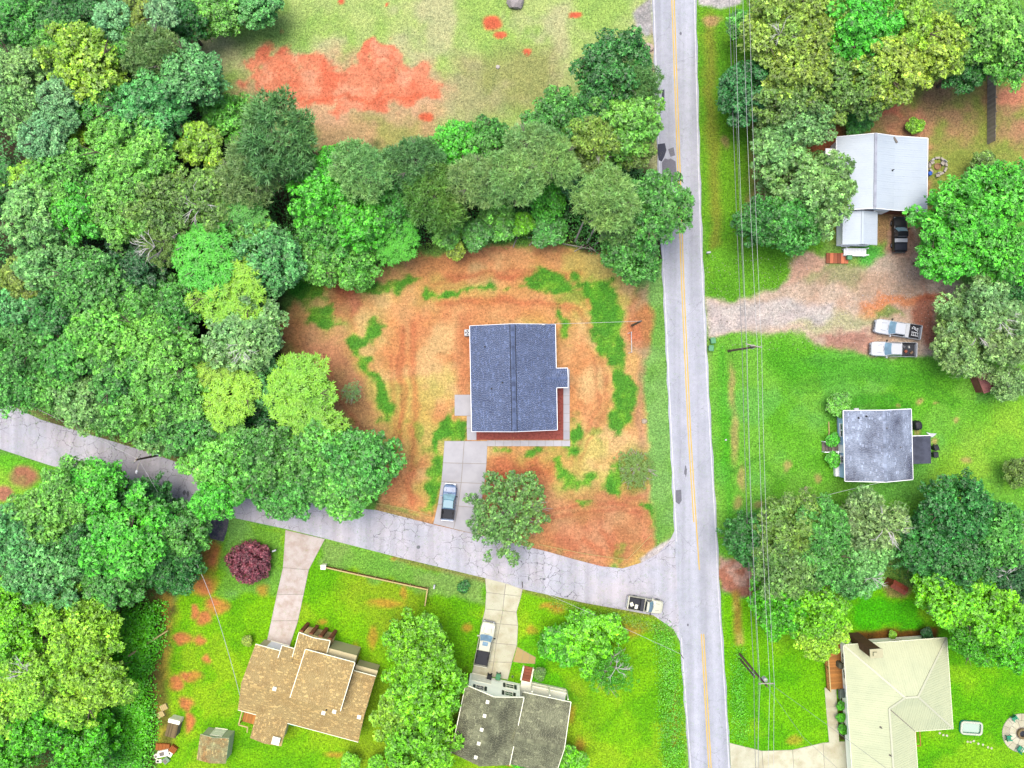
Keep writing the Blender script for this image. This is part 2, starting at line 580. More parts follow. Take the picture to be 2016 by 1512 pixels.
# lawn of the grey-roofed house
LAWN = pmask([(1394, 668), (1440, 654), (1580, 660), (1600, 680), (1720, 698), (1850, 706), (2150, 720), (2150, 1010), (1420, 1110), (1405, 900)], 7, 12)
lay(LAWN, (106, 186, 44), (122, 192, 62), grass=1)
lay(LAWN * sstep(.5, .7, N_alt), (112, 190, 84), amt=.55, grass=1)
lay(pmask([(1860, 880), (2000, 780), (2080, 900), (1900, 990), (1790, 990)], 40), (160, 208, 62), (132, 198, 54), amt=.75, grass=1)
lay(pmask([(1500, 690), (1700, 700), (1850, 715), (1820, 760), (1700, 740), (1560, 760)], 30), (78, 168, 32), amt=.7, grass=1)
for tr in ([(1560, 760), (1700, 732), (1800, 740), (1890, 790)], [(1570, 772), (1700, 744), (1795, 754), (1875, 800)], [(1440, 930), (1500, 900), (1530, 950)], [(1560, 700), (1640, 712), (1700, 706)]):
    lay(lmask(tr, 6, 6, 6), (74, 150, 36), amt=.5, grass=1)
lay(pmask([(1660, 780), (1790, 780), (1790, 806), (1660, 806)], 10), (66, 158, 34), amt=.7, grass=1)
for cx, cy, rx, ry in ((1548, 918, 9, 11), (1608, 942, 9, 12), (1767, 798, 5, 4), (1840, 793, 5, 4), (1880, 828, 7, 6), (1445, 860, 10, 60), (1440, 760, 8, 50), (1450, 990, 12, 16), (1490, 995, 12, 10), (1460, 940, 10, 30), (1900, 905, 16, 8), (1805, 845, 7, 14), (1840, 870, 8, 8), (1810, 790, 9, 8)):
    lay(emask(cx, cy, rx, ry, .6, 8), (198, 168, 110), amt=.7, grass=.2)
lay(lmask([(1420, 690), (1428, 900), (1440, 1040)], 12, 10), (66, 176, 32), amt=.5, grass=1)
lay(pmask([(1412, 1098), (1450, 1100), (1512, 1145), (1512, 1176), (1470, 1172), (1420, 1160)], 6, 12), (208, 166, 146), (184, 124, 100), N_small, grass=.1)

# house with the pale metal roof
LAWN3 = pmask([(1416, 1166), (1480, 1176), (1560, 1200), (1680, 1160), (1860, 1150), (2150, 1170), (2150, 1700), (1445, 1700), (1432, 1480)], 6, 10)
lay(LAWN3, (120, 198, 12), (98, 184, 10), grass=1)
lay(LAWN3 * sstep(.5, .7, N_alt), (148, 206, 30), amt=.7, grass=1)
lay(lmask([(1448, 1168), (1452, 1230), (1454, 1262)], 13, 8, 6), (206, 184, 96), (170, 140, 60), N_small, amt=.9, grass=.2)
lay(emask(1565, 1455, 18, 12), (198, 164, 60), amt=.6)
lay(pmask([(1690, 1170), (1810, 1170), (1815, 1235), (1680, 1240)], 10), (62, 188, 8), amt=.8, grass=1)
lay(pmask([(1680, 1242), (1845, 1236), (1850, 1262), (1676, 1272)], 5, 8), (128, 88, 36), (104, 74, 30), N_small, grass=0)
lay(pmask([(1648, 1376), (1672, 1374), (1680, 1458), (1650, 1460)], 4, 4), (92, 80, 34), (70, 62, 26), N_small, grass=0)
lay(emask(1768, 1158, 28, 12), (180, 130, 100), amt=.7)

# lots south of the side road
LAWN4 = pmask([(395, 1012), (560, 1044), (780, 1096), (1030, 1158), (1290, 1210), (1345, 1280), (1362, 1700), (300, 1700), (312, 1420), (320, 1280), (345, 1190), (440, 1060)], 5, 8)
lay(LAWN4, (132, 200, 18), (108, 184, 14), grass=1)
lay(LAWN4 * sstep(.5, .68, N_alt), (164, 206, 34), amt=.75, grass=1)
lay(LAWN4 * sstep(.55, .72, N_big), (150, 178, 36), amt=.6, grass=.8)
lay(pmask([(440, 1020), (560, 1045), (545, 1170), (440, 1170)], 12), (116, 176, 62), (134, 190, 96), amt=.85, grass=1)
lay(pmask([(640, 1064), (780, 1098), (950, 1140), (955, 1185), (860, 1170), (640, 1110)], 8), (120, 182, 72), (142, 180, 92), amt=.85, grass=1)
for cx, cy, rx, ry in ((418, 1095, 22, 32), (405, 1150, 30, 26), (425, 1190, 30, 18), (400, 1215, 16, 16), (392, 1262, 15, 12), (360, 1258, 20, 14), (376, 1330, 22, 12), (350, 1345, 14, 14), (368, 1385, 14, 22), (372, 1425, 12, 22), (380, 1205, 10, 12),
                       (405, 1300, 12, 8)):
    lay(emask(cx, cy, rx, ry, .5, 12), (226, 132, 84), (214, 150, 70), N_small, amt=.9, grass=0)
for cx, cy, rx, ry in ((795, 1165, 8, 18), (635, 1222, 10, 7), (735, 1255, 12, 30), (660, 1487, 20, 8), (1095, 1195, 20, 16), (1048, 1240, 12, 10), (775, 1100, 10, 5), (760, 1190, 40, 10), (1120, 1400, 12, 30), (1230, 1240, 50, 18), (1075, 1190, 16, 8), (515, 1160, 14, 18), (920, 1240, 14, 10), (700, 1290, 10, 26), (1140, 1470, 16, 20), (1330, 1420, 7, 70)):
    lay(emask(cx, cy, rx, ry, .7, 10), (206, 152, 60), amt=.75, grass=.2)
lay(pmask([(980, 1300), (1060, 1330), (1010, 1300), (1020, 1260), (1060, 1240), (1070, 1320), (1130, 1360), (1110, 1420)], 10), (66, 186, 10), amt=.6, grass=1)
lay(lmask([(330, 1180), (322, 1290), (318, 1390), (330, 1470)], 22, 14), (190, 160, 66), (120, 110, 50), N_small, amt=.9, grass=.3)
lay(pmask([(900, 1330), (930, 1320), (920, 1350), (880, 1490), (860, 1490)], 8), (96, 120, 30), amt=.6)
CORNER = pmask([(-200, 880), (20, 896), (160, 934), (175, 945), (90, 975), (0, 1010), (-200, 1020)], 6, 8)
lay(CORNER, (112, 196, 44), (150, 206, 60), grass=1)
lay(emask(48, 938, 34, 24, .4, 8), (188, 128, 96), (170, 140, 90), N_small, grass=.1)
lay(emask(8, 972, 22, 18, .4, 8), (196, 134, 104), grass=.1)
# earth shoulders of the side road
lay(lmask([(0, 786), (160, 846), (290, 884), (400, 930)], 12, 10, 6), (150, 140, 90), amt=.6)
lay(lmask([(230, 955), (320, 985), (420, 1010)], 14, 10, 8), (150, 96, 74), amt=.8)
lay(lmask([(780, 1098), (1030, 1162), (1290, 1214)], 7, 6, 5), (150, 120, 80), amt=.6)
lay(lmask([(745, 1000), (850, 1032), (1080, 1088), (1190, 1116)], 9, 7, 6), (196, 128, 100), amt=.7)
lay(pmask([(1260, 1100), (1290, 1075), (1322, 1062), (1318, 1090), (1290, 1110), (1262, 1112)], 3, 6), (226, 214, 206), (206, 196, 190), N_small, grass=0)

GZ = (fbm(GX, GY, 18, 3, 5) - .5) * .0          # level plot
nx_, ny_ = len(gx), len(gy)
verts = np.stack([GX, GY, GZ], -1).reshape(-1, 3)
ii = (np.arange(ny_ - 1)[:, None] * nx_ + np.arange(nx_ - 1)[None, :]).reshape(-1)
quads = np.stack([ii, ii + 1, ii + 1 + nx_, ii + nx_], 1)
gme = bpy.data.meshes.new('ground')
gme.vertices.add(len(verts))
gme.vertices.foreach_set('co', verts.ravel())
gme.loops.add(quads.size)
gme.loops.foreach_set('vertex_index', quads.ravel())
gme.polygons.add(len(quads))
gme.polygons.foreach_set('loop_start', np.arange(0, quads.size, 4))
gme.update(calc_edges=True)
ca = gme.attributes.new('cover', 'FLOAT_COLOR', 'POINT')
ca.data.foreach_set('color', np.concatenate([GC.reshape(-1, 3), GRASSY.reshape(-1, 1)], 1).astype(np.float32).ravel())

m_ground, nt, bs = new_mat('ground cover')
at = nt.nodes.new('ShaderNodeAttribute')
at.attribute_name = 'cover'
n1 = noise(nt, 2.2, 6, .75)
n2 = noise(nt, 4.6, 5, .75)
n3 = noise(nt, .5, 5, .65)
v1 = ramp(nt, n1.outputs[0], [(.34, (.66, .66, .64, 1)), (.5, (1, 1, 1, 1)), (.66, (1.34, 1.32, 1.28, 1))])
v2 = ramp(nt, n2.outputs[0], [(.36, (.42, .42, .42, 1)), (.5, (1, 1, 1, 1)), (.64, (1.6, 1.58, 1.55, 1))])
v3 = ramp(nt, n3.outputs[0], [(.34, (.86, .9, .9, 1)), (.66, (1.16, 1.11, 1.10, 1))])
c = mixc(nt, 1.0, at.outputs['Color'], v1, 'MULTIPLY')
gm_ = nt.nodes.new('ShaderNodeMapRange')
gm_.inputs[3].default_value = .38
gm_.inputs[4].default_value = .9
nt.links.new(at.outputs['Alpha'], gm_.inputs[0])
c = mixc(nt, gm_.outputs[0], c, mixc(nt, 1.0, c, v2, 'MULTIPLY'))
c = mixc(nt, 1.0, c, v3, 'MULTIPLY')
vo = nt.nodes.new('ShaderNodeTexVoronoi')      # clods, pebbles and clumps
vo.inputs['Scale'].default_value = 3.2
nt.links.new(nt.nodes['tc_Object'].outputs['Object'], vo.inputs['Vector'])
sp = ramp(nt, vo.outputs['Distance'], [(.16, grey(1)), (.30, grey(0))])
pick = ramp(nt, vo.outputs['Color'], [(.30, grey(1)), (.34, grey(0))])
lite = ramp(nt, vo.outputs['Color'], [(.70, grey(0)), (.74, grey(1))])
c = mixc(nt, mixc(nt, 1.0, sp, pick, 'MULTIPLY'), c, mixc(nt, 1.0, c, (.5, .52, .46, 1), 'MULTIPLY'))
c = mixc(nt, mixc(nt, 1.0, sp, lite, 'MULTIPLY'), c, mixc(nt, 1.0, c, (1.35, 1.3, 1.25, 1), 'MULTIPLY'))
nt.links.new(c, bs.inputs['Base Color'])
bs.inputs['Roughness'].default_value = .95
bs.inputs['Specular IOR Level'].default_value = .1
bump(nt, bs, n2.outputs[0], .5, .05)
gme.materials.append(m_ground)
ground = bpy.data.objects.new('ground', gme)
COL.objects.link(ground)
tag(ground, kind='structure')

# short grass standing on the green patches: one uncountable mass of tufts
gr = np.random.RandomState(5)
NT = 70000
tx = gr.uniform(-74, 74, NT * 3)
ty = gr.uniform(-56, 56, NT * 3)
ix = np.clip(((tx - gx[5]) / STEP).astype(int) + 5, 0, nx_ - 1)
iy = np.clip(((ty - gy[5]) / STEP).astype(int) + 5, 0, ny_ - 1)


def tuft_mesh(sel, size, hgt, boost, name):
    x, y = tx[sel], ty[sel]
    col = GC[iy[sel], ix[sel]]
    n = len(x)
    vs = np.zeros((n, 4, 3, 3))
    a0 = gr.uniform(0, 6.28, n)
    for k in range(4):
        a = a0 + k * 1.57 + gr.uniform(-.4, .4, n)
        L = size * gr.uniform(.5, 1.3, n)
        w = L * .35
        h = hgt * gr.uniform(.5, 1.4, n)
        ca_, sa_ = np.cos(a), np.sin(a)
        vs[:, k, 0] = np.stack([x - sa_ * w * .5, y + ca_ * w * .5, np.full(n, .0)], -1)
        vs[:, k, 1] = np.stack([x + sa_ * w * .5, y - ca_ * w * .5, np.full(n, .0)], -1)
        vs[:, k, 2] = np.stack([x + ca_ * L, y + sa_ * L, h], -1)
    me = bpy.data.meshes.new(name)
    nv = n * 12
    me.vertices.add(nv)
    me.vertices.foreach_set('co', vs.ravel())
    me.loops.add(nv)
    me.loops.foreach_set('vertex_index', np.arange(nv))
    me.polygons.add(nv // 3)
    me.polygons.foreach_set('loop_start', np.arange(0, nv, 3))
    me.update(calc_edges=True)
    at = me.attributes.new('cover', 'FLOAT_COLOR', 'POINT')
    cc = col[:, None, :] * gr.uniform(.55, 1.35, (n, 1, 1)) * np.ones((1, 12, 1)) * boost
    at.data.foreach_set('color', np.concatenate([cc, np.ones((n, 12, 1))], -1).astype(np.float32).ravel())
    return me


m_grass, nt, bs = new_mat('grass blades')
at = nt.nodes.new('ShaderNodeAttribute')
at.attribute_name = 'cover'
gn = noise(nt, 6, 3, .6)
nt.links.new(mixc(nt, 1.0, at.outputs['Color'], ramp(nt, gn.outputs[0], [(.3, grey(.8)), (.7, grey(1.2))]), 'MULTIPLY'), bs.inputs['Base Color'])
bs.inputs['Roughness'].default_value = .7
bs.inputs['Specular IOR Level'].default_value = .15
sel = np.nonzero(gr.rand(NT * 3) < GRASSY[iy, ix] ** 1.5 * .6)[0][:NT]
gm = tuft_mesh(sel, .17, .07, 1.25, 'grass')
gm.materials.append(m_grass)
go = bpy.data.objects.new('grass', gm)
COL.objects.link(go)
tag(go, 'short green grass tufts scattered over the lawns and verges', 'grass', kind='stuff')

# ------------------------------------------------------------------ roads, markings, drives, paths
def interp(tab, y):
    for (y0, x0), (y1, x1) in zip(tab[:-1], tab[1:]):
        if y <= y1 or (y1, x1) == tab[-1]:
            return x0 + (x1 - x0) * (y - y0) / (y1 - y0)


W_LINE = [(-60, 1285), (0, 1287), (317, 1298), (515, 1306), (850, 1321.5), (1065, 1332), (1253, 1341), (1512, 1360), (1600, 1366)]
E_LINE = [(-60, 1365), (0, 1367), (317, 1374.5), (480, 1379.5), (740, 1391), (1055, 1409), (1170, 1414), (1350, 1426), (1512, 1435), (1600, 1440)]
Y_LINE = [(-60, 1323), (0, 1324.8), (349, 1337), (560, 1344), (850, 1357), (1027, 1368), (1249, 1383), (1508, 1397.5), (1600, 1403)]


def asphalt(name, tint, tint2, crack_scale, crack_amt, wear, along=0.0):
    m, nt, bs = new_mat(name)
    n1 = noise(nt, 14, 5, .7)
    n2 = noise(nt, .22, 4, .6)
    n3 = noise(nt, 1.1, 5, .7)
    base = mixc(nt, ramp(nt, n2.outputs[0], [(.4, grey(0)), (.66, grey(1))]), tint, tint2)
    base = mixc(nt, 1.0, base, ramp(nt, n3.outputs[0], [(.3, grey(1 - wear)), (.7, grey(1 + wear))]), 'MULTIPLY')
    base = mixc(nt, 1.0, base, ramp(nt, n1.outputs[0], [(.3, grey(.82)), (.7, grey(1.18))]), 'MULTIPLY')
    mp = nt.nodes.new('ShaderNodeMapping')            # tyre-worn streaks along the lanes
    mp.inputs['Rotation'].default_value = (0, 0, along)
    mp.inputs['Scale'].default_value = (.75, .02, 1)
    nt.links.new(nt.nodes['tc_Object'].outputs['Object'], mp.inputs['Vector'])
    sn = nt.nodes.new('ShaderNodeTexNoise')
    sn.inputs['Scale'].default_value = 1.0
    sn.inputs['Detail'].default_value = 4
    nt.links.new(mp.outputs[0], sn.inputs['Vector'])
    base = mixc(nt, 1.0, base, ramp(nt, sn.outputs[0], [(.35, grey(.84)), (.65, grey(1.1))]), 'MULTIPLY')
    w = noise(nt, .9, 4, .6)
    add = nt.nodes.new('ShaderNodeVectorMath')
    add.operation = 'MULTIPLY_ADD'
    add.inputs[1].default_value = (1.5, 1.5, 1.5)
    nt.links.new(w.outputs['Color'], add.inputs[0])
    nt.links.new(nt.nodes['tc_Object'].outputs['Object'], add.inputs[2])
    for sc, wd, amt in ((crack_scale, .012, crack_amt), (crack_scale * .38, .012, crack_amt * .8)):
        vo = nt.nodes.new('ShaderNodeTexVoronoi')
        vo.voronoi_dimensions = '2D'
        vo.feature = 'DISTANCE_TO_EDGE'
        vo.inputs['Scale'].default_value = sc
        nt.links.new(add.outputs[0], vo.inputs['Vector'])
        k = ramp(nt, vo.outputs['Distance'], [(wd * sc * .7, grey(1)), (wd * sc * 2.4, grey(0))])
        msk = ramp(nt, noise(nt, .16, 3, .5).outputs[0], [(.40, grey(0)), (.55, grey(amt))])
        f = mixc(nt, 1.0, k, msk, 'MULTIPLY')
        base = mixc(nt, f, base, (.025, .024, .026, 1))
    nt.links.new(base, bs.inputs['Base Color'])
    bs.inputs['Roughness'].default_value = .9
    bs.inputs['Specular IOR Level'].default_value = .2
    bump(nt, bs, n1.outputs[0], .35, .01)
    return m


M_road = asphalt('worn grey asphalt', A(202, 204, 212), A(214, 214, 222), .16, .4, .07, math.radians(-3))
M_side = asphalt('cracked pale asphalt', A(212, 211, 218), A(222, 214, 217), .62, 1.0, .08, math.radians(-74))
M_patch = pm('fresh black asphalt', A(74, 76, 90), .85, .3, 3, .3)
M_dark = pm('dark asphalt repair', A(132, 130, 138), .9, .35, 2, .3)
M_white = pm('worn white road paint', A(248, 246, 246), .7, .16, 4, .1, col2=A(222, 220, 222), s2=1.2)
M_yellow = pm('worn yellow road paint', A(250, 206, 76), .7, .15, 4, .1, col2=A(244, 208, 110), s2=1.2)
M_conc = pm('pale concrete', A(214, 211, 212), .85, .08, 3, .15, col2=A(202, 199, 201), s2=.5)
M_conc_warm = pm('weathered concrete', A(236, 230, 200), .9, .14, 2, .2, col2=A(214, 202, 168), s2=.45)
M_conc_pink = pm('old chalky concrete drive', A(232, 216, 206), .9, .16, 2, .2, col2=A(214, 192, 176), s2=.6)
M_joint = pm('joint filler', A(178, 168, 152), .95, .2, 4, 0)

ys = list(range(-60, 1601, 30))
L = [P(interp(W_LINE, y) - 3.5 + 1.2 * math.sin(y * .09), y) for y in ys]
R = [P(interp(E_LINE, y) + 3.5 + 1.2 * math.sin(y * .07 + 1), y) for y in ys]
ext_n = [(R[0][0] - 8, 400), (L[0][0] - 8, 400)]
ext_s = [(L[-1][0] + 6, -400), (R[-1][0] + 6, -400)]
mb = MB()
mb.prism(L + ext_s + R[::-1] + ext_n, -.12, .040)
struct('road', mb, M_road)

UP = [(-60, 758), (0, 788), (80, 826), (159, 850), (286, 888), (400, 928), (520, 972), (640, 996), (740, 1004), (851, 1032), (893, 1042), (980, 1062), (1078, 1086), (1130, 1101), (1185, 1115), (1226, 1119),
      (1262, 1108), (1295, 1090), (1318, 1066), (1330, 1040)]
LO = [(-60, 868), (0, 884), (95, 915), (222, 951), (317, 983), (394, 1002), (454, 1018), (562, 1041), (640, 1060), (780, 1096), (955, 1138), (1030, 1160), (1152, 1187), (1286, 1211), (1325, 1238), (1342, 1268), (1352, 1300)]
pts = [P(*p) for p in UP] + [P(1352, 1040)] + [P(1364, 1300)] + [P(*p) for p in reversed(LO)]
a, b = P(-60, 868), P(-60, 758)
pts += [(a[0] - 300, a[1] + 150), (b[0] - 300, b[1] + 150)]
mb = MB()
mb.prism(pts, -.12, .034)
struct('side_road', mb, M_side)


def strip(tab, dx, w, y0, y1, z0, z1, step=20, wob=.0):
    """A painted line that follows the road."""
    mb = MB()
    n = max(2, int((y1 - y0) / step) + 1)
    yy = [y0 + (y1 - y0) * i / (n - 1) for i in range(n)]
    Lp = [P(interp(tab, y) + dx - w / 2 + wob * math.sin(y * .21), y) for y in yy]
    Rp = [P(interp(tab, y) + dx + w / 2 + wob * math.sin(y * .17 + 2), y) for y in yy]
    mb.prism(Lp + Rp[::-1], z0, z1)
    return mb


for nm, tab, dx, w, y0, y1, m in (('edge_line', W_LINE, 0, 1.9, -60, 1066, M_white), ('edge_line', W_LINE, 0, 1.9, 1255, 1600, M_white), ('edge_line', E_LINE, 0, 1.9, -60, 1600, M_white),
                                  ('centre_line', Y_LINE, -2.3, 2.2, -60, 1028, M_yellow), ('centre_line', Y_LINE, 2.3, 2.2, -60, 1122, M_yellow), ('centre_line', Y_LINE, -2.3, 2.2, 1248, 1600, M_yellow),
                                  ('centre_line', Y_LINE, 2.3, 2.2, 1248, 1600, M_yellow)):
    tag(strip(tab, dx, w, y0, y1, .0402, .0445, wob=.15).build(nm, m), kind='structure')


def blob(name, pts, z1, mat, h=0):
    mb = MB()
    mb.prism([P(*p) for p in pts], z1 - .004, z1)
    return tag(mb.build(name, mat), kind='structure')


def ragged(cx, cy, rx, ry, n=18, seed=0, amp=.25):
    r = random.Random(seed)
    return [(cx + rx * math.cos(2 * math.pi * k / n) * (1 + r.uniform(-amp, amp)), cy + ry * math.sin(2 * math.pi * k / n) * (1 + r.uniform(-amp, amp))) for k in range(n)]


blob('asphalt_patch', [(1295, 284), (1309, 282), (1312, 296), (1308, 308), (1303, 318), (1297, 316), (1294, 300)], .0446, M_patch)
blob('asphalt_patch', [(1303, 320), (1309, 312), (1316, 314), (1320, 312), (1330, 318), (1332, 345), (1330, 362), (1318, 360), (1304, 350)], .0446, M_dark)
blob('asphalt_patch', [(1315, 294), (1326, 290), (1329, 306), (1320, 309)], .0446, M_dark)
blob('asphalt_patch', [(1303, 178), (1308, 176), (1308, 203), (1302, 200)], .0446, M_patch)
blob('asphalt_patch', [(1330, 965), (1341, 964), (1342, 985), (1337, 993), (1330, 988)], .0446, M_dark)
blob('asphalt_patch', ragged(1350, 928, 2.5, 10, 12, 3, .4), .0446, M_dark)
for k, (cx, cy, rx, ry) in enumerate(((363, 970, 3, 5), (370, 972, 3, 5), (398, 978, 3, 5), (291, 952, 3, 3), (325, 963, 2, 2), (1340, 66, 2, 3), (1071, 1140, 3, 2), (1041, 1139, 1.5, 4), (824, 1077, 4, 4), (1354, 1230, 2, 3), (163, 918, 2, 2))):
    blob('oil_stain', ragged(cx, cy, rx, ry, 10, k, .25), .0385 if cx < 1200 else .0446, M_dark)
blob('driveway_apron', [(402, 1004), (452, 1018), (447, 1045), (440, 1066), (415, 1060), (404, 1035)], .028, pm('tar driveway apron', A(94, 92, 106), .9, .5, 1.5, .5, col2=A(140, 130, 134), s2=1.5))
blob('mulch_bed', [(938, 847), (1096, 847), (1096, 760), (1109, 760), (1109, 866), (938, 866)], .030, pm('red bark mulch', A(178, 92, 78), .95, .55, 4, .8, col2=A(150, 74, 60), s2=3))

# gravel on the white house's drive: one uncountable mass
M_grav = pm('loose gravel', A(216, 200, 186), .9, .25, 4, .2, tone=True)
mb = MB()
rg = random.Random(4)
gpts = [(1394, 600), (1460, 596), (1560, 590), (1640, 596), (1720, 575), (1800, 560), (1880, 566), (1800, 585), (1700, 605), (1640, 640), (1560, 655), (1440, 652), (1396, 664)]
cnt = 0
while cnt < 1800:
    px, py = rg.uniform(1392, 1880), rg.uniform(500, 690)
    ins = False
    for k in range(len(gpts)):
        ax, ay = gpts[k]
        bx, by = gpts[(k + 1) % len(gpts)]
        if (ay > py) != (by > py) and px < (bx - ax) * (py - ay) / (by - ay) + ax:
            ins = not ins
    if not ins and rg.random() < .8:
        continue
    x, y = P(px, py)
    s = rg.uniform(.035, .085)
    tn = rg.uniform(.6, 1.25)
    a = rg.uniform(0, 6.28)
    base = [(x + s * math.cos(a + t) * rg.uniform(.7, 1.2), y + s * math.sin(a + t) * rg.uniform(.7, 1.2), .0) for t in (0, 1.6, 3.1, 4.7)]
    top = (x, y, s * .8)
    for k in range(4):
        mb.face([base[k], base[(k + 1) % 4], top], tn)
    cnt += 1
tag(mb.build('gravel', M_grav), 'loose pale gravel strewn along the dirt driveway of the white-roofed house', 'gravel', kind='stuff')


def paving(name, rows, mat, z=.05, gap=1.0, piece='slab', skip=()):
    """A slab drive or path: rows of pixel points across it; each slab is its own piece on a joint-coloured bed."""
    bed = MB()
    bed.prism([P(*r[0]) for r in rows[:-1]] + [P(*q) for q in rows[-1]] + [P(*r[-1]) for r in reversed(rows[1:-1])] + [P(*q) for q in reversed(rows[0][1:])], -.05, z - .02)
    root = tag(bed.build(name, M_joint), kind='structure')
    for i in range(len(rows) - 1):
        for j in range(len(rows[i]) - 1):
            if (i, j) in skip:
                continue
            q = [rows[i][j], rows[i][j + 1], rows[i + 1][j + 1], rows[i + 1][j]]
            cx = sum(p[0] for p in q) / 4
            cy = sum(p[1] for p in q) / 4
            q2 = []
            for p in q:
                dx, dy = cx - p[0], cy - p[1]
                L_ = math.hypot(dx, dy) or 1
                q2.append(P(p[0] + dx / L_ * gap * .7, p[1] + dy / L_ * gap * .7))
            mb = MB()
            mb.prism(q2, -.02, z + rg.uniform(-.003, .003), tone=rg.uniform(.92, 1.06), chamfer=.012)
            mb.build(piece, mat, root)
    return root


M_slab = pm('new concrete slab', A(212, 209, 210), .85, .07, 3, .12, col2=A(200, 197, 199), s2=.5, tone=True)
M_slabw = pm('old concrete slab', A(238, 234, 200), .9, .12, 2.5, .15, col2=A(216, 206, 168), s2=.5, tone=True)
M_slabp = pm('chalky old slab', A(234, 220, 208), .9, .16, 2, .2, col2=A(212, 190, 172), s2=.7, tone=True)
paving('driveway', [[(875, 868), (914, 868), (960, 868)], [(872, 911), (911, 912), (958, 913)], [(869, 948), (908, 950), (954, 952)], [(862, 993), (902, 996), (946, 1000)], [(853, 1031), (893, 1041), (938, 1052)]], M_slab)
paving('walkway', [[(959 + (1122.5 - 959) * k / 10, 867 + 0 * k) for k in range(11)], [(959 + (1122.5 - 959) * k / 10, 878.5) for k in range(11)]], M_slab, z=.052, gap=.5)
paving('walkway', [[(1109, 727 + 139 * k / 8), (1121.5, 727 + 139 * k / 8)] for k in range(9)], M_slab, z=.056, gap=.5)
paving('walkway', [[(919, 819), (938, 819)], [(919, 843), (938, 843)], [(919.5, 866.5), (938, 866.5)]], M_slab, z=.060, gap=.5)
paving('patio', [[(895, 777), (931, 777)], [(895, 818.5), (931, 818.5)]], M_slab, z=.064, gap=.4)
paving('driveway', [[(955, 1138), (996, 1148), (1029, 1160)], [(957, 1166), (993, 1170), (1026, 1174)], [(955, 1199), (990, 1202), (1017, 1205)], [(949, 1224), (985, 1228), (1020, 1231)], [(945, 1262), (977, 1266), (1018, 1270)],
                    [(936, 1300), (972, 1303), (1008, 1304)], [(929, 1324), (967, 1332), (1000, 1338)]], M_slabw, z=.05)
paving('path', [[(1018, 1273), (1032, 1281), (1044, 1288), (1055, 1294)], [(1010, 1303), (1026, 1305), (1040, 1306), (1053, 1307)]], pm('tan path pavers', A(206, 178, 116), .9, .15, 3, .15, tone=True), z=.045, gap=.6)
paving('driveway', [[(562, 1043), (640, 1061)], [(557, 1117), (608, 1122)], [(545, 1170), (598, 1170)], [(534, 1222), (587, 1222)], [(523, 1274), (570, 1274)]], M_slabp, z=.048)
paving('walkway', [[(1623, 1354), (1646, 1353)], [(1626, 1392), (1648, 1391)], [(1629, 1427), (1650, 1426)], [(1632, 1462), (1652, 1461)]], M_slabw, z=.052, gap=.4)
paving('driveway', [[(1436, 1462), (1500, 1478), (1560, 1476), (1620, 1462), (1680, 1458)], [(1440, 1545), (1505, 1545), (1565, 1545), (1625, 1545), (1690, 1545)]], M_slabw, z=.05)

# ------------------------------------------------------------------ buildings
M_siding_white = pm('white lap siding', (.72, .72, .71, 1), .6, .05, 2, .05, tone=True)
M_siding_cream = pm('cream lap siding', (.78, .78, .60, 1), .6, .05, 2, .05, tone=True)
M_siding_blue = pm('pale blue lap siding', (.26, .38, .50, 1), .6, .06, 2, .05, tone=True)
M_siding_tan = pm('tan lap siding', (.34, .29, .16, 1), .7, .08, 2, .05, tone=True)
M_brick = pm('red brick', A(166, 96, 66), .9, .35, 5, .4, tone=True)
M_brick_brown = pm('brown chimney brick', A(118, 84, 52), .9, .35, 5, .4, tone=True)
M_trim = pm('white trim', (.62, .62, .61, 1), .5, .04, 2, .03)
M_trim_cream = pm('cream trim', (.62, .60, .44, 1), .55, .05, 2, .03)
M_wood = pm('brown deck timber', A(200, 134, 62), .8, .25, 3, .2, tone=True)
M_wood_grey = pm('weathered grey timber', A(150, 140, 128), .85, .3, 3, .25, tone=True)
M_wood_pale = pm('pale timber', A(232, 206, 136), .8, .2, 3, .2, tone=True)
M_found = pm('concrete foundation', A(150, 148, 146), .9, .15, 3, .2)
M_dark_metal = pm('dark metal', A(60, 62, 66), .5, .15, 3, .05, metal=.3)
M_white_metal = pm('white enamelled metal', A(236, 238, 240), .4, .05, 3, .02)
M_shutter = pm('dark green shutter', A(70, 84, 66), .6, .1, 3, .05)


def glass_mat(name, col, rough=.08):
    m, nt, bs = new_mat(name)
    n = noise(nt, 1.3, 3, .5)
    nt.links.new(mixc(nt, ramp(nt, n.outputs[0], [(.35, grey(0)), (.65, grey(1))]), col, tuple(c * 1.6 for c in col[:3]) + (1,)), bs.inputs['Base Color'])
    bs.inputs['Roughness'].default_value = rough
    bs.inputs['Specular IOR Level'].default_value = .8
    return m


M_ins0 = pm('grey pipe', A(150, 152, 158), .6, .1, 4, 0)
M_glass = glass_mat('window glass', (.03, .04, .05, 1))


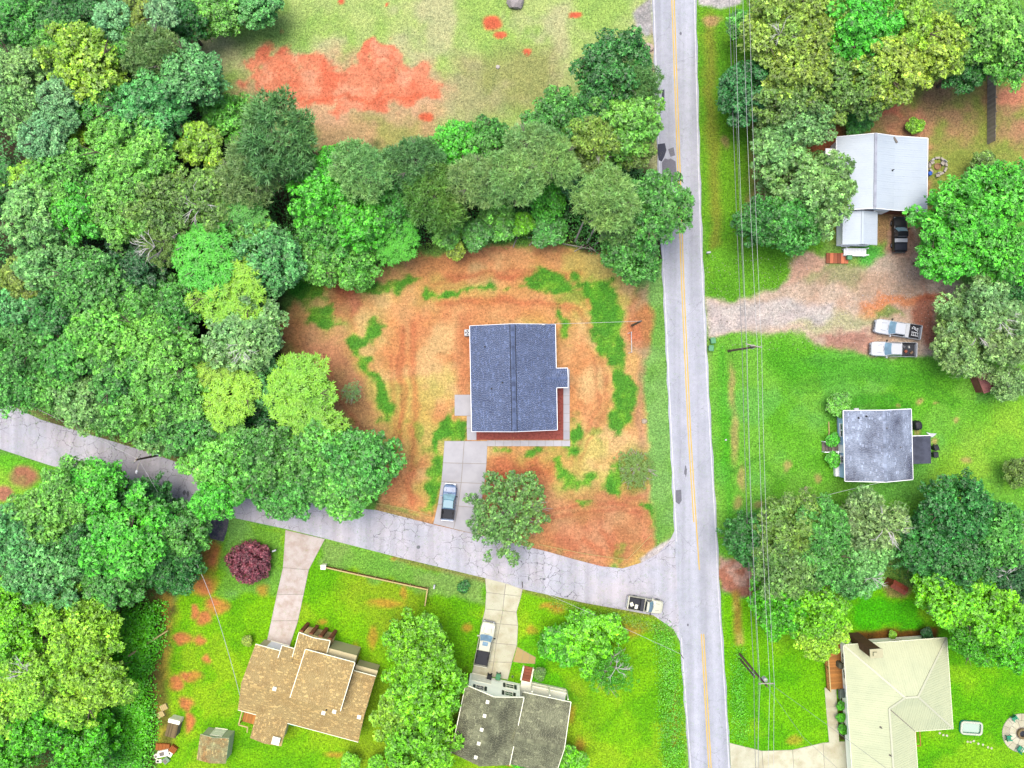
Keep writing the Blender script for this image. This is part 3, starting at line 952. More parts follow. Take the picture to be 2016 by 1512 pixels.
def shingle_mat(name, c1, c2, c3, streak=.3, sc=.5, spec=.25):
    """Granulated asphalt shingle; the tone of each tab is carried by the tab, weather stains lie in streaks."""
    m, nt, bs = new_mat(name)
    at = nt.nodes.new('ShaderNodeAttribute')
    at.attribute_name = 'tone'
    g = noise(nt, 40, 3, .7)
    st = noise(nt, sc, 5, .62)
    base = mixc(nt, ramp(nt, st.outputs[0], [(.40, grey(0)), (.62, grey(streak))]), c1, c2)
    base = mixc(nt, 1.0, base, at.outputs['Color'], 'MULTIPLY')
    base = mixc(nt, ramp(nt, at.outputs['Fac'], [(.0, grey(0)), (1, grey(0))]), base, c3)
    base = mixc(nt, 1.0, base, ramp(nt, g.outputs[0], [(.3, grey(.8)), (.7, grey(1.2))]), 'MULTIPLY')
    nt.links.new(base, bs.inputs['Base Color'])
    bs.inputs['Roughness'].default_value = .75
    bs.inputs['Specular IOR Level'].default_value = spec
    bump(nt, bs, g.outputs[0], .3, .01)
    return m


M_sh_navy = shingle_mat('slate blue shingles', A(92, 106, 138), A(108, 124, 158), A(160, 170, 190), .8, .6)
M_sh_grey = shingle_mat('stained grey shingles', A(176, 188, 208), A(104, 110, 130), A(220, 225, 235), 1.0, .2)
M_sh_tan = shingle_mat('tan shingles', A(204, 176, 112), A(192, 160, 98), A(236, 214, 150), .9, .5)
M_sh_dark = shingle_mat('grey green shingles', A(154, 156, 118), A(86, 86, 64), A(170, 170, 130), .8, .3)
M_sh_shed = shingle_mat('faded shed shingles', A(176, 172, 116), A(176, 138, 80), A(210, 200, 140), 1.0, .7)
M_metal_white = pm('white roofing metal', (.275, .31, .335, 1), .55, .03, 1.5, .03, spec=.3, col2=(.26, .295, .325, 1), s2=.5)
M_metal_cream = pm('pale cream roofing metal', A(236, 240, 192), .55, .05, 1.5, .03, spec=.3, col2=A(226, 232, 186), s2=.4)
M_rolled = pm('dark rolled roofing', A(92, 96, 112), .9, .2, 2, .2, col2=A(70, 74, 88), s2=.8)


def face_frame(plane):
    """plane z = a x + b y + c -> eave direction u, upslope direction v (3-D unit vectors)."""
    a, b, c = plane
    g = math.hypot(a, b)
    if g < 1e-6:
        return Vector((1, 0, 0)), Vector((0, 1, 0))
    v = Vector((a / g, b / g, g)).normalized()
    u = Vector((b / g, -a / g, 0))
    return u, v


def plane_from(p, inward, z0, pitch):
    """Plane through the eave point p rising towards 'inward' with the given pitch."""
    L_ = math.hypot(*inward)
    a, b = inward[0] / L_ * pitch, inward[1] / L_ * pitch
    return (a, b, z0 - a * p[0] - b * p[1])


def zat(pl, p):
    return pl[0] * p[0] + pl[1] * p[1] + pl[2]


def deck_slab(mb, poly, pl, th=.14):
    ar = sum(poly[k][0] * poly[(k + 1) % len(poly)][1] - poly[(k + 1) % len(poly)][0] * poly[k][1] for k in range(len(poly)))
    if ar < 0:
        poly = poly[::-1]
    top = [(p[0], p[1], zat(pl, p)) for p in poly]
    bot = [(p[0], p[1], zat(pl, p) - th) for p in poly]
    mb.face(top)
    mb.face(bot[::-1])
    n = len(poly)
    for k in range(n):
        mb.face([bot[k], bot[(k + 1) % n], top[(k + 1) % n], top[k]])


def to_uv(poly, pl):
    u, v = face_frame(pl)
    o = Vector((poly[0][0], poly[0][1], zat(pl, poly[0])))
    uv = []
    for p in poly:
        d = Vector((p[0], p[1], zat(pl, p))) - o
        uv.append((d.dot(u), d.dot(v)))
    return o, u, v, uv


def shingles(mb, poly, pl, r, row=.15, tab=.31, bright=.16, lo=.78, hi=1.14):
    o, u, v, uv = to_uv(poly, pl)
    nrm = u.cross(v)
    if nrm.z < 0:
        nrm = -nrm
    v0 = min(q[1] for q in uv)
    v1 = max(q[1] for q in uv)
    k = 0
    y = v0
    while y < v1 - .01:
        rowp = clip(clip(uv, 0, 1, y + row * 1.08), 0, -1, -y)
        if len(rowp) >= 3 and area2(rowp) > .002:
            x0 = min(q[0] for q in rowp)
            x1 = max(q[0] for q in rowp)
            x = x0 - r.uniform(0, tab)
            rt = r.uniform(.96, 1.04)
            while x < x1:
                w = tab * r.choice((.7, 1, 1, 1.3))
                cell = clip(clip(rowp, 1, 0, x + w - .008), -1, 0, -x)
                if len(cell) >= 3 and area2(cell) > .0015:
                    tn = (r.uniform(1.3, 1.75) if r.random() < bright else r.uniform(lo, hi)) * rt
                    top = []
                    for q in cell:
                        lift = .007 + .016 * (1 - min(1, max(0, (q[1] - y) / (row * 1.08))))
                        top.append(o + u * q[0] + v * q[1] + nrm * lift)
                    if (top[1] - top[0]).cross(top[2] - top[0]).dot(nrm) < 0:
                        top = top[::-1]
                    mb.face(top, tn)
                    lowp = [q for q in cell if q[1] < y + .004]
                    if len(lowp) >= 2:
                        a_ = min(lowp)
                        b_ = max(lowp)
                        pa, pb = o + u * a_[0] + v * a_[1], o + u * b_[0] + v * b_[1]
                        mb.face([pa, pb, pb + nrm * .023, pa + nrm * .023], tn * .8)
                x += w
        y += row
        k += 1


def roof_shingled(parent, faces, mat, deckmat, seed, **kw):
    """faces: [(plan polygon, plane)] -> part 'roof' with sub-part 'shingles'."""
    d = MB()
    s = MB()
    r = random.Random(seed)
    for poly, pl in faces:
        deck_slab(d, poly, pl)
        shingles(s, poly, pl, r, **kw)
    roof = d.build('roof', deckmat, parent)
    tag(s.build('shingles', mat, roof), kind='stuff')
    return roof


def roof_metal(parent, faces, mat, deckmat, wid=.92):
    """Each sheet of metal is its own piece on the roof."""
    d = MB()
    for poly, pl in faces:
        deck_slab(d, poly, pl)
    roof = d.build('roof', deckmat, parent)
    for poly, pl in faces:
        o, u, v, uv = to_uv(poly, pl)
        nrm = u.cross(v)
        if nrm.z < 0:
            nrm = -nrm
        x0 = min(q[0] for q in uv)
        x1 = max(q[0] for q in uv)
        n = max(1, round((x1 - x0) / wid))
        w = (x1 - x0) / n
        for k in range(n):
            a_, b_ = x0 + k * w, x0 + (k + 1) * w
            cell = clip(clip(uv, 1, 0, b_ - .004), -1, 0, -a_ - .004)
            if len(cell) < 3 or area2(cell) < .02:
                continue
            mb = MB()

            def slab(c2, h0, h1, tn=1.0):
                top = [o + u * q[0] + v * q[1] + nrm * h1 for q in c2]
                bot = [o + u * q[0] + v * q[1] + nrm * h0 for q in c2]
                if (top[1] - top[0]).cross(top[2] - top[0]).dot(nrm) < 0:
                    top, bot = top[::-1], bot[::-1]
                mb.face(top, tn)
                for i in range(len(top)):
                    j = (i + 1) % len(top)
                    mb.face([bot[i], bot[j], top[j], top[i]], tn)
            slab(cell, .003, .016 + .003 * (k % 2))
            for rb in (.06, .06 + w / 3, .06 + 2 * w / 3):
                rc = clip(clip(cell, 1, 0, a_ + rb + .05), -1, 0, -(a_ + rb))
                if len(rc) >= 3 and area2(rc) > .004:
                    slab(rc, .01, .038)
            mb.build('roof_panel', mat, roof)
    return roof


def trim_line(mb, p, q, w=.1, h=.16):
    """A straight fascia / rake / rail board between two 3-D points."""
    p, q = Vector(p), Vector(q)
    d = q - p
    L_ = d.length
    z = Vector((0, 0, 1))
    x = d.normalized()
    y = z.cross(x)
    if y.length < 1e-4:
        y = Vector((0, 1, 0))
    y.normalize()
    zz = x.cross(y)
    M = Matrix((x, y, zz)).transposed().to_4x4()
    M.translation = p
    mb.box(0, L_, -w / 2, w / 2, -h / 2, h / 2, M)


def fascia(parent, segs, mat, w=.07, h=.2, name='fascia'):
    for p, q in segs:
        mb = MB()
        trim_line(mb, p, q, w, h)
        mb.build(name, mat, parent)


def wall_part(parent, p, q, z0, z1, mat, peak=None, lap=.2, th=.15):
    """One wall from p to q (outside on the right-hand side walking p -> q), lap-sided, optional gable peak (t, z)."""
    p, q = Vector((p[0], p[1], 0)), Vector((q[0], q[1], 0))
    d = q - p
    L_ = d.length
    x = d / L_
    n = Vector((x.y, -x.x, 0))
    prof = [(0, z0), (L_, z0), (L_, z1), (0, z1)]
    if peak:
        prof = [(0, z0), (L_, z0), (L_, z1), (peak[0] * L_, peak[1]), (0, z1)]
    mb = MB()
    back = [p + x * s - n * th + Vector((0, 0, z)) for s, z in prof]
    mb.face(back[::-1])
    fr = [p + x * s + Vector((0, 0, z)) for s, z in prof]
    for i in range(len(prof)):
        j = (i + 1) % len(prof)
        mb.face([back[i], back[j], fr[j], fr[i]])
    zt = max(z for _, z in prof)
    z = z0
    while z < zt - .01:
        c = clip(clip(prof, 0, 1, min(zt, z + lap)), 0, -1, -z)
        if len(c) >= 3 and area2(c) > .002:
            tn = rnd.uniform(.97, 1.03)
            mb.face([p + x * s + n * (.022 - .018 * (zz - z) / lap) + Vector((0, 0, zz)) for s, zz in c], tn)
            s0 = min(s for s, zz in c)
            s1 = max(s for s, zz in c)
            mb.face([p + x * s0 + Vector((0, 0, z)) + n * .002, p + x * s1 + Vector((0, 0, z)) + n * .002, p + x * s1 + n * .022 + Vector((0, 0, z)), p + x * s0 + n * .022 + Vector((0, 0, z))], .7)
        z += lap
    return mb.build('wall', mat, parent)


def opening(parent, p, q, t, z, w, h, kind='window', trim=None, shutters=None, pane=None, cols=2):
    """Window or door set on the wall p -> q at fraction t; frame is the part, panes and leaf are its pieces."""
    p, q = Vector((p[0], p[1], 0)), Vector((q[0], q[1], 0))
    x = (q - p).normalized()
    n = Vector((x.y, -x.x, 0))
    M = Matrix((x, -n, Vector((0, 0, 1)))).transposed().to_4x4()
    M.translation = p + (q - p) * t + Vector((0, 0, z))
    trim = trim or M_trim
    f = MB()
    b = .09
    f.box(-w / 2 - b, -w / 2, -.07, .02, 0, h)
    f.box(w / 2, w / 2 + b, -.07, .02, 0, h)
    f.box(-w / 2 - b, w / 2 + b, -.072, .02, h, h + b)
    f.box(-w / 2 - b - .04, w / 2 + b + .04, -.12, .02, -b, 0)
    if kind == 'window':
        f.box(-w / 2, w / 2, -.055, .0, h / 2 - .03, h / 2 + .03)
        for c in range(1, cols):
            f.box(-w / 2 + w * c / cols - .02, -w / 2 + w * c / cols + .02, -.05, .0, 0, h)
    o = f.build(kind, trim, parent)
    o.matrix_local = M
    g = MB()
    if kind == 'window':
        g.box(-w / 2, w / 2, -.03, -.005, 0, h)
        g.build('pane', pane or M_glass, o)
    else:
        g.box(-w / 2, w / 2, -.045, -.005, 0, h)
        for r_ in range(4 if kind == 'garage_door' else 2):
            for c in range(4 if kind == 'garage_door' else 2):
                n_ = 4 if kind == 'garage_door' else 2
                g.box(-w / 2 + w * (c + .12) / n_, -w / 2 + w * (c + .88) / n_, -.06, -.044, h * (r_ + .12) / n_, h * (r_ + .88) / n_)
        g.build('door_leaf', pane or M_trim, o)
    if shutters:
        for sg in (-1, 1):
            s_ = MB()
            cx = sg * (w / 2 + b + .2)
            s_.box(cx - .17, cx + .17, -.06, -.005, -.03, h + .03)
            for k in range(int(h / .12)):
                s_.box(cx - .13, cx + .13, -.075, -.058, .04 + k * .12, .1 + k * .12)
            s_.build('shutter', shutters, o)
    return o


def vent_box(parent, x, y, z, s, h, mat, name='roof_vent'):
    mb = MB()
    mb.box(x - s / 2, x + s / 2, y - s / 2, y + s / 2, z - .25, z + h * .7)
    mb.prism([(x - s * .62, y - s * .62), (x + s * .62, y - s * .62), (x + s * .62, y + s * .62), (x - s * .62, y + s * .62)], z + h * .7, z + h, chamfer=.03)
    return mb.build(name, mat, parent)


def pipe_vent(parent, x, y, z, h, mat, r=.06):
    mb = MB()
    mb.lathe([(r * 2.4, z - .1), (r * 2.2, z + .05), (r, z + .1), (r, z + h), (r * .6, z + h)], 10, (x, y))
    return mb.build('vent_pipe', mat, parent)


def house(name, label, px, py, h, rot):
    x, y = P(px, py, h)
    return thing(name, label, 'house', (x, y, 0), math.radians(rot))


def gable_set(x0, x1, y0, y1, z, pitch, axis='y'):
    """Two faces of a gable whose ridge runs along axis."""
    if axis == 'y':
        m = (x0 + x1) / 2
        return [([(x0, y0), (m, y0), (m, y1), (x0, y1)], plane_from((x0, 0), (1, 0), z, pitch)), ([(m, y0), (x1, y0), (x1, y1), (m, y1)], plane_from((x1, 0), (-1, 0), z, pitch))]
    m = (y0 + y1) / 2
    return [([(x0, y0), (x1, y0), (x1, m), (x0, m)], plane_from((0, y0), (0, 1), z, pitch)), ([(x0, m), (x1, m), (x1, y1), (x0, y1)], plane_from((0, y1), (0, -1), z, pitch))]


def ridge_caps(parent, p, q, mat, r, step=.28, w=.34, drop=.09, name='ridge_cap'):
    """Bent caps overlapping along a ridge."""
    p, q = Vector(p), Vector(q)
    d = (q - p)
    L_ = d.length
    x = d / L_
    y = Vector((-x.y, x.x, 0)).normalized()
    mb = MB()
    s = 0
    while s < L_:
        a_, b_ = p + x * s, p + x * min(L_, s + step * 1.05)
        up0, up1 = Vector((0, 0, .06)), Vector((0, 0, .035))
        tn = r.uniform(.75, 1.5)
        dn = Vector((0, 0, -drop))
        mb.face([a_ - y * w / 2 + dn + up0, a_ + up0, b_ + up1, b_ - y * w / 2 + dn + up1][::-1], tn)
        mb.face([a_ + up0, a_ + y * w / 2 + dn + up0, b_ + y * w / 2 + dn + up1, b_ + up1][::-1], tn)
        mb.face([a_ - y * w / 2 + dn, a_ + y * w / 2 + dn, a_ + y * w / 2 + dn + up0, a_ + up0, a_ - y * w / 2 + dn + up0], tn * .6)
        s += step
    return tag(mb.build(name, mat, parent), kind='stuff')


# ---- 1. the new ranch house in the middle lot
r1 = random.Random(1)
H1 = house('ranch_house', 'single-storey house with slate blue shingle gable roof on the red clay lot', 1011, 744, 2.9, 1.1)
pt = .34
hw, hy0, hy1 = 5.82, -7.2, 7.2
F = gable_set(-hw, hw, hy0, hy1, 2.9, pt)
pw = [([(hw - 1.95, .45), (hw + 1.55, .45), (hw + 1.55, -.72), (hw - .3, -.72)], None)]
roof1 = roof_shingled(H1, F, M_sh_navy, M_trim, 1, bright=.10, lo=.82, hi=1.12)
zr = 2.9 + hw * pt
ridge_caps(roof1, (0, hy0, zr), (0, hy1, zr), M_sh_navy, r1, .32, .62, .16)
mb = MB()
for sx in (-.36, .36):
    mb.box(sx - .045, sx + .045, hy0 + .05, hy1 - .05, zr - .16, zr - .075)
mb.build('ridge_vent_slot', pm('dark ridge vent', A(40, 42, 50), .9, .1, 3, 0), roof1)
# entry gable running out to the east
pg = .42
eg = 1.30
yg = -.12
zg = 2.92
Fg = [([(hw - 1.6, yg), (hw - .2, yg - eg), (hw + 1.55, yg - eg), (hw + 1.55, yg)], plane_from((0, yg - eg), (0, 1), zg, pg)),
      ([(hw - 1.6, yg), (hw + 1.55, yg), (hw + 1.55, yg + eg), (hw - .2, yg + eg)], plane_from((0, yg + eg), (0, -1), zg, pg))]
porch_roof = roof_shingled(H1, Fg, M_sh_navy, M_trim, 2, bright=.10, lo=.82, hi=1.12)
porch_roof.name = 'porch_roof'
ridge_caps(porch_roof, (hw - 1.5, yg, zg + eg * pg), (hw + 1.55, yg, zg + eg * pg), M_sh_navy, r1, .3, .4, .08)
zc = 2.86
fascia(H1, [((-hw - .04, hy0, zc), (-hw - .04, hy1, zc)), ((hw + .04, hy0, zc), (hw + .04, yg - eg, zc)), ((hw + .04, yg + eg, zc), (hw + .04, hy1, zc)),
            ((hw + 1.59, yg - eg, zg - .06), (hw + 1.59, yg, zg + eg * pg - .08)), ((hw + 1.59, yg + eg, zg - .06), (hw + 1.59, yg, zg + eg * pg - .08)),
            ((hw, yg - eg - .04, zg - .06), (hw + 1.6, yg - eg - .04, zg - .06)), ((hw, yg + eg + .04, zg - .06), (hw + 1.6, yg + eg + .04, zg - .06))], M_trim)
fascia(H1, [((s * hw, y, 2.86), (0, y, zr - .04)) for y in (hy0 - .03, hy1 + .03) for s in (-1, 1)], M_trim, .05, .18, 'rake_board')
wx, wy0, wy1 = hw - .42, hy0 + .3, hy1 - .3
c = [(-wx, wy0), (wx, wy0), (wx, wy1), (-wx, wy1)]
zg1 = 2.9 + hw * pt - .2
wall_part(H1, c[0], c[1], .2, 2.85, M_siding_white, (.5, zg1))
wall_part(H1, c[1], c[2], .2, 2.85, M_siding_white)
wall_part(H1, c[2], c[3], .2, 2.85, M_siding_white, (.5, zg1))
wall_part(H1, c[3], c[0], .2, 2.85, M_siding_white)
mb = MB()
mb.prism([(p[0] * .995, p[1] * .995) for p in c], -.1, .2)
mb.box(wx - .05, hw + 1.5, yg - eg + .1, yg + eg - .1, -.1, .14)
mb.build('foundation', M_found, H1)
for py_ in (yg - eg + .18, yg + eg - .18):
    mb = MB()
    mb.box(hw + 1.28, hw + 1.44, py_ - .08, py_ + .08, .14, 2.84)
    mb.box(hw + 1.24, hw + 1.48, py_ - .12, py_ + .12, .14, .34)
    mb.build('porch_post', M_trim, H1)
opening(H1, c[1], c[2], .48, .25, .95, 2.05, 'door')
for t in (.16, .32, .66, .84):
    opening(H1, c[1], c[2], t, 1.0, 1.0, 1.2)
for t in (.2, .62):
    opening(H1, c[3], c[0], t, 1.0, 1.0, 1.2)
opening(H1, c[3], c[0], .74, .25, 1.8, 2.05, 'door', pane=M_glass)
for t in (.3, .7):
    opening(H1, c[0], c[1], t, 1.0, 1.0, 1.2)
    opening(H1, c[2], c[3], t, 1.0, 1.0, 1.2)
for x, y in ((-3.8, 4.3), (-1.5, -.6), (-3.0, -1.4)):
    pipe_vent(roof1, x, y, 2.9 + (hw - abs(x)) * pt, .35, M_dark_metal)
mb = MB()
mb.box(3.7, 4.4, hy1 - .12, hy1 - .02, 3.45, 3.53)
mb.tube([(3.7, hy1 - .05, 3.4), (3.7, hy1 - .05, 4.1)], .04, 8)
mb.build('service_mast', M_white_metal, H1)


def ac_unit(px, py, label, rz):
    t = thing('air_conditioner', label, 'air conditioner', (*P(px, py, .6), 0), math.radians(rz))
    mb = MB()
    mb.box(-.5, .5, -.5, .5, 0, .08)
    mb.build('pad', M_found, t)
    mb = MB()
    mb.box(-.4, .4, -.4, .4, .08, .84)
    for k in range(8):
        mb.box(-.415, .415, -.415, .415, .14 + k * .085, .17 + k * .085)
    mb.build('casing', M_white_metal, t)
    mb = MB()
    mb.lathe([(.33, .842), (.33, .86), (.30, .862)], 20)
    mb.build('fan_guard', M_dark_metal, t)
    mb = MB()
    for k in range(4):
        a = k * math.pi / 2 + .5
        mb.face([(0, 0, .875), (.3 * math.cos(a), .3 * math.sin(a), .87), (.3 * math.cos(a + .7), .3 * math.sin(a + .7), .89)])
        mb.face([(0, 0, .8749), (.3 * math.cos(a + .7), .3 * math.sin(a + .7), .8899), (.3 * math.cos(a), .3 * math.sin(a), .8699)])
    mb.build('fan_blade', M_white_metal, t)


ac_unit(920.5, 655, 'white air conditioner box against the west wall of the slate blue roofed house', 1)

# ---- 2. white metal-roofed house, upper right
H2 = house('white_roof_house', 'house with white ribbed metal roof partly under a big pale green tree', 1723, 336, 4.6, -.8)
WX0, RX, BX, EX = -4.5, 0., 3.1, 7.9
NY, SY = 5.0, -5.0
pW = plane_from((WX0, 0), (1, 0), 3.0, .36)
zr2 = zat(pW, (0, 0))
pE = plane_from((RX, 0), (-1, 0), zr2, .30)
pE2 = (-.14, 0, zat(pE, (BX, 0)) + .14 * BX)
F2 = [([(WX0, SY), (RX, SY), (RX, NY), (WX0, NY)], pW), ([(RX, SY), (BX, SY), (BX, NY), (RX, NY)], pE), ([(BX, SY), (EX, SY), (EX, NY), (BX, NY)], pE2)]
roof2 = roof_metal(H2, F2, M_metal_white, M_trim)
wing = gable_set(-3.4, 1.35, SY - 4.6, SY - .05, 2.75, .26)
roof2b = roof_metal(H2, wing, M_metal_white, M_trim)
roof2b.name = 'wing_roof'
mb = MB()
trim_line(mb, (0, SY, zr2 + .05), (0, NY, zr2 + .05), .36, .07)
mb.build('ridge_cap', pm('silver ridge flashing', A(196, 200, 212), .5, .15, 2, .05, col2=A(160, 164, 178), s2=.8), roof2)
mb = MB()
trim_line(mb, (-1.02, SY - 4.6, 2.75 + 2.375 * .26 + .05), (-1.02, SY - .1, 2.75 + 2.375 * .26 + .05), .3, .06)
mb.build('ridge_cap', M_metal_white, roof2b)
zE = zat(pE2, (EX, 0))
fascia(H2, [((WX0 - .03, SY, 2.93), (WX0 - .03, NY, 2.93)), ((EX + .03, SY, zE - .06), (EX + .03, NY, zE - .06))] +
       [(((WX0), y, 2.93), (0, y, zr2 - .07)) for y in (SY - .03, NY + .03)] + [((0, y, zr2 - .07), (BX, y, zat(pE, (BX, 0)) - .07)) for y in (SY - .03, NY + .03)] +
       [((BX, y, zat(pE, (BX, 0)) - .07), (EX, y, zE - .07)) for y in (SY - .03, NY + .03)], M_trim)
ww = [(WX0 + .45, SY + .25), (3.2, SY + .25), (3.2, NY - .25), (WX0 + .45, NY - .25)]
wall_part(H2, ww[0], ww[1], .3, 2.9, M_siding_white, (.54, 4.4))
wall_part(H2, ww[1], ww[2], .3, 3.4, M_siding_white)
wall_part(H2, ww[2], ww[3], .3, 2.9, M_siding_white, (.46, 4.4))
wall_part(H2, ww[3], ww[0], .3, 2.9, M_siding_white)
opening(H2, ww[0], ww[1], .8, .35, .95, 2.0, 'door')
opening(H2, ww[3], ww[0], .3, 1.1, 1.0, 1.1)
opening(H2, ww[1], ww[2], .6, 1.1, 1.0, 1.1)
w2 = [(-3.1, SY - 4.3), (1.05, SY - 4.3), (1.05, SY + .2), (-3.1, SY + .2)]
wall_part(H2, w2[0], w2[1], .3, 2.7, M_siding_white, (.5, 3.2))
wall_part(H2, w2[1], w2[2], .3, 2.7, M_siding_white)
wall_part(H2, w2[3], w2[0], .3, 2.7, M_siding_white)
opening(H2, w2[0], w2[1], .3, .35, .9, 2.0, 'door')
opening(H2, w2[0], w2[1], .75, 1.1, .9, 1.0)
opening(H2, w2[1], w2[2], .4, 1.1, .9, 1.0)
mb = MB()
mb.prism(ww, -.1, .3)
mb.prism([(-3.05, SY - 4.25), (1.0, SY - 4.25), (1.0, SY + .1), (-3.05, SY + .1)], -.1, .298)
mb.build('foundation', M_found, H2)
mb = MB()
mb.box(3.25, 7.5, SY + .3, NY - .4, -.05, .22)
mb.build('porch_floor', M_brick, H2)
for y in (SY + .3, -1.6, 1.6, NY - .4):
    mb = MB()
    mb.box(7.35, 7.47, y - .06, y + .06, .2, zat(pE2, (7.4, 0)) - .13)
    mb.build('porch_post', M_trim, H2)
mb = MB()
trim_line(mb, (5.1, SY - .05, 2.5), (7.3, SY + 1.4, .9), .12, .05)
mb.build('porch_brace', M_trim, H2)
mb = MB()
mb.box(WX0 - .95, WX0 + .4, .9, 3.6, -.05, 2.0)
mb.prism([(WX0 - 1.1, .75), (WX0 + .44, .75), (WX0 + .44, 3.75), (WX0 - 1.1, 3.75)], 2.0, 2.1, chamfer=.03)
mb.build('lean_to', M_siding_white, H2)
for dx, dy in ((2.6, 3.9), (2.5, -1.0), (4.8, -.8), (6.2, 2.2), (5.8, 3.4), (2.2, .1)):
    pass
pipe_vent(roof2, 2.7, .3, zat(pE, (2.7, 0)), .5, M_dark_metal)
mb = MB()
M4 = Matrix.Translation((3.1, 4.45, zat(pE, (3.1, 0)) + .05)) @ Matrix.Rotation(-1.0, 4, 'Z')
mb.box(-.45, .45, -.12, .12, -.06, .1, M4)
mb.build('roof_flue', M_wood_grey, roof2)
# slatted white landing and brick-red steps at the wing's south end
mb = MB()
for k in range(15):
    mb.box(-2.2 + k * .21, -2.03 + k * .21, SY - 5.75, SY - 4.65, .55, .62)
mb.box(-2.2, .95, SY - 4.95, SY - 4.85, .3, .55)
mb.box(-2.2, .95, SY - 5.6, SY - 5.5, .3, .55)
for x in (-2.15, .85):
    for y in (SY - 5.7, SY - 4.75):
        mb.box(x - .05, x + .05, y - .05, y + .05, -.05, 1.4)
mb.box(-2.2, .95, SY - 5.74, SY - 5.66, 1.3, 1.38)
mb.build('landing', M_trim, H2)
mb = MB()
for k in range(6):
    mb.box(-4.5 + k * .52, -4.02 + k * .52, SY - 6.75, SY - 5.3, .25, .31, tone=(1.0, 2.2, 1.3, .9, 2.4, 2.2)[k])
mb.box(-4.45, -1.45, SY - 6.7, SY - 5.35, -.05, .25)
mb.build('step_deck', M_brick, H2)

# ---- 3. grey-blue house, right
H3 = house('cottage', 'small pale blue house with stained grey shingle roof on the bright lawn', 1742.5, 878.5, 5.0, 1.4)
hw3, d3 = 4.6, 4.78
pt3 = .38
F3 = gable_set(-hw3, hw3, -d3, d3, 3.2, pt3)
roof3 = roof_shingled(H3, F3, M_sh_grey, M_trim, 3, bright=.08, lo=.8, hi=1.12, row=.17, tab=.34)
z3 = 3.2 + hw3 * pt3
ridge_caps(roof3, (0, -d3, z3), (0, d3, z3), M_sh_grey, r1, .3, .4, .08)
fascia(H3, [((s * (hw3 + .03), -d3, 3.13), (s * (hw3 + .03), d3, 3.13)) for s in (-1, 1)] + [((s * hw3, y, 3.13), (0, y, z3 - .07)) for s in (-1, 1) for y in (-d3 - .03, d3 + .03)], M_trim, .1, .16)
w3 = [(-4.2, -d3 + .25), (4.2, -d3 + .25), (4.2, d3 - .25), (-4.2, d3 - .25)]
wall_part(H3, w3[0], w3[1], .5, 3.2, M_siding_blue, (.5, z3 - .25))
wall_part(H3, w3[1], w3[2], .5, 3.2, M_siding_blue)
wall_part(H3, w3[2], w3[3], .5, 3.2, M_siding_blue, (.5, z3 - .25))
wall_part(H3, w3[3], w3[0], .5, 3.2, M_siding_blue)
mb = MB()
mb.prism([(p[0] * .98, p[1] * .98) for p in w3], -.1, .5)
mb.build('foundation', M_found, H3)
opening(H3, w3[3], w3[0], .225, 1.3, .75, 1.3, cols=1)
opening(H3, w3[3], w3[0], .325, 1.3, .75, 1.3, cols=1)
opening(H3, w3[3], w3[0], .56, .55, .9, 2.0, 'door')
opening(H3, w3[3], w3[0], .72, 1.3, .9, 1.3)
opening(H3, w3[1], w3[2], .3, 1.3, .9, 1.2)
opening(H3, w3[2], w3[3], .5, 1.3, 1.0, 1.2)
opening(H3, w3[0], w3[1], .5, 1.3, 1.0, 1.2)
mb = MB()                     # front porch deck, white boards
for k in range(11):
    mb.box(-4.75 + .0, -4.2, -d3 + .3 + k * .17, -d3 + .45 + k * .17, .62, .68)
mb.box(-4.72, -4.22, -d3 + .32, -d3 + 2.1, -.05, .62)
mb.build('porch_deck', M_trim, H3)
mb = MB()
for y in (-d3 + 2.25, -d3 + 3.2):
    for k in range(5):
        mb.box(-4.72, -4.66, y + k * .17 - .03, y + k * .17 + .03, .6, 1.5)
    mb.box(-4.74, -4.64, y - .05, y + .75, 1.5, 1.57)
    mb.box(-4.74, -4.22, y - .05, y, 1.5, 1.57)
mb.build('railing', M_trim, H3)
st = MB()
for k in range(5):
    st.box(-6.3 + k * .4, -5.86 + k * .4, -.95, .35, .0 if k == 0 else .12 * k - .02, .14 + k * .13, tone=rnd.uniform(.7, 1.2))
st.build('steps', M_wood_grey, H3)
mb = MB()
for y in (-1.02, .42):
    trim_line(mb, (-6.35, y, 1.0), (-4.3, y, 1.5), .1, .09)
    for x in (-6.3, -5.3, -4.35):
        mb.box(x - .05, x + .05, y - .05, y + .05, 0, 1.0 + (x + 6.3) * .24)
mb.build('stair_rail', M_trim, H3)
mb = MB()
an = [(hw3 + .12, -2.75), (hw3 + 2.9, -2.75), (hw3 + 2.9, 1.05), (hw3 + .12, 1.05)]
deck_slab(mb, an, (-.05, 0, 3.0))
mb.build('annex_roof', M_rolled, H3)
fascia(H3, [((hw3 + .16, -2.8, 2.82), (hw3 + .16, 1.1, 2.82)), ((hw3 + .12, 1.09, 2.72), (hw3 + 2.9, 1.09, 2.6))], M_trim, .08, .14, 'annex_trim')
for p, q in zip([(4.3, -2.5), (7.2, -2.5), (7.2, .8)], [(7.2, -2.5), (7.2, .8), (4.3, .8)]):
    wall_part(H3, p, q, 0, 2.5, M_siding_blue)
zf = lambda x: 3.2 + (hw3 - abs(x)) * pt3
pipe_vent(roof3, .35, 2.4, zf(.35), .4, M_ins0, .06)
pipe_vent(roof3, 2.6, -.3, zf(2.6), .3, M_ins0, .06)
for x, y in ((-2.0, 4.0), (-2.9, 3.8)):
    pipe_vent(roof3, x, y, zf(x), .3, M_dark_metal)
mb = MB()
mb.box(-3.0, -2.4, d3 + .02, d3 + .3, 2.7, 3.0)
mb.build('meter_box', M_white_metal, H3)

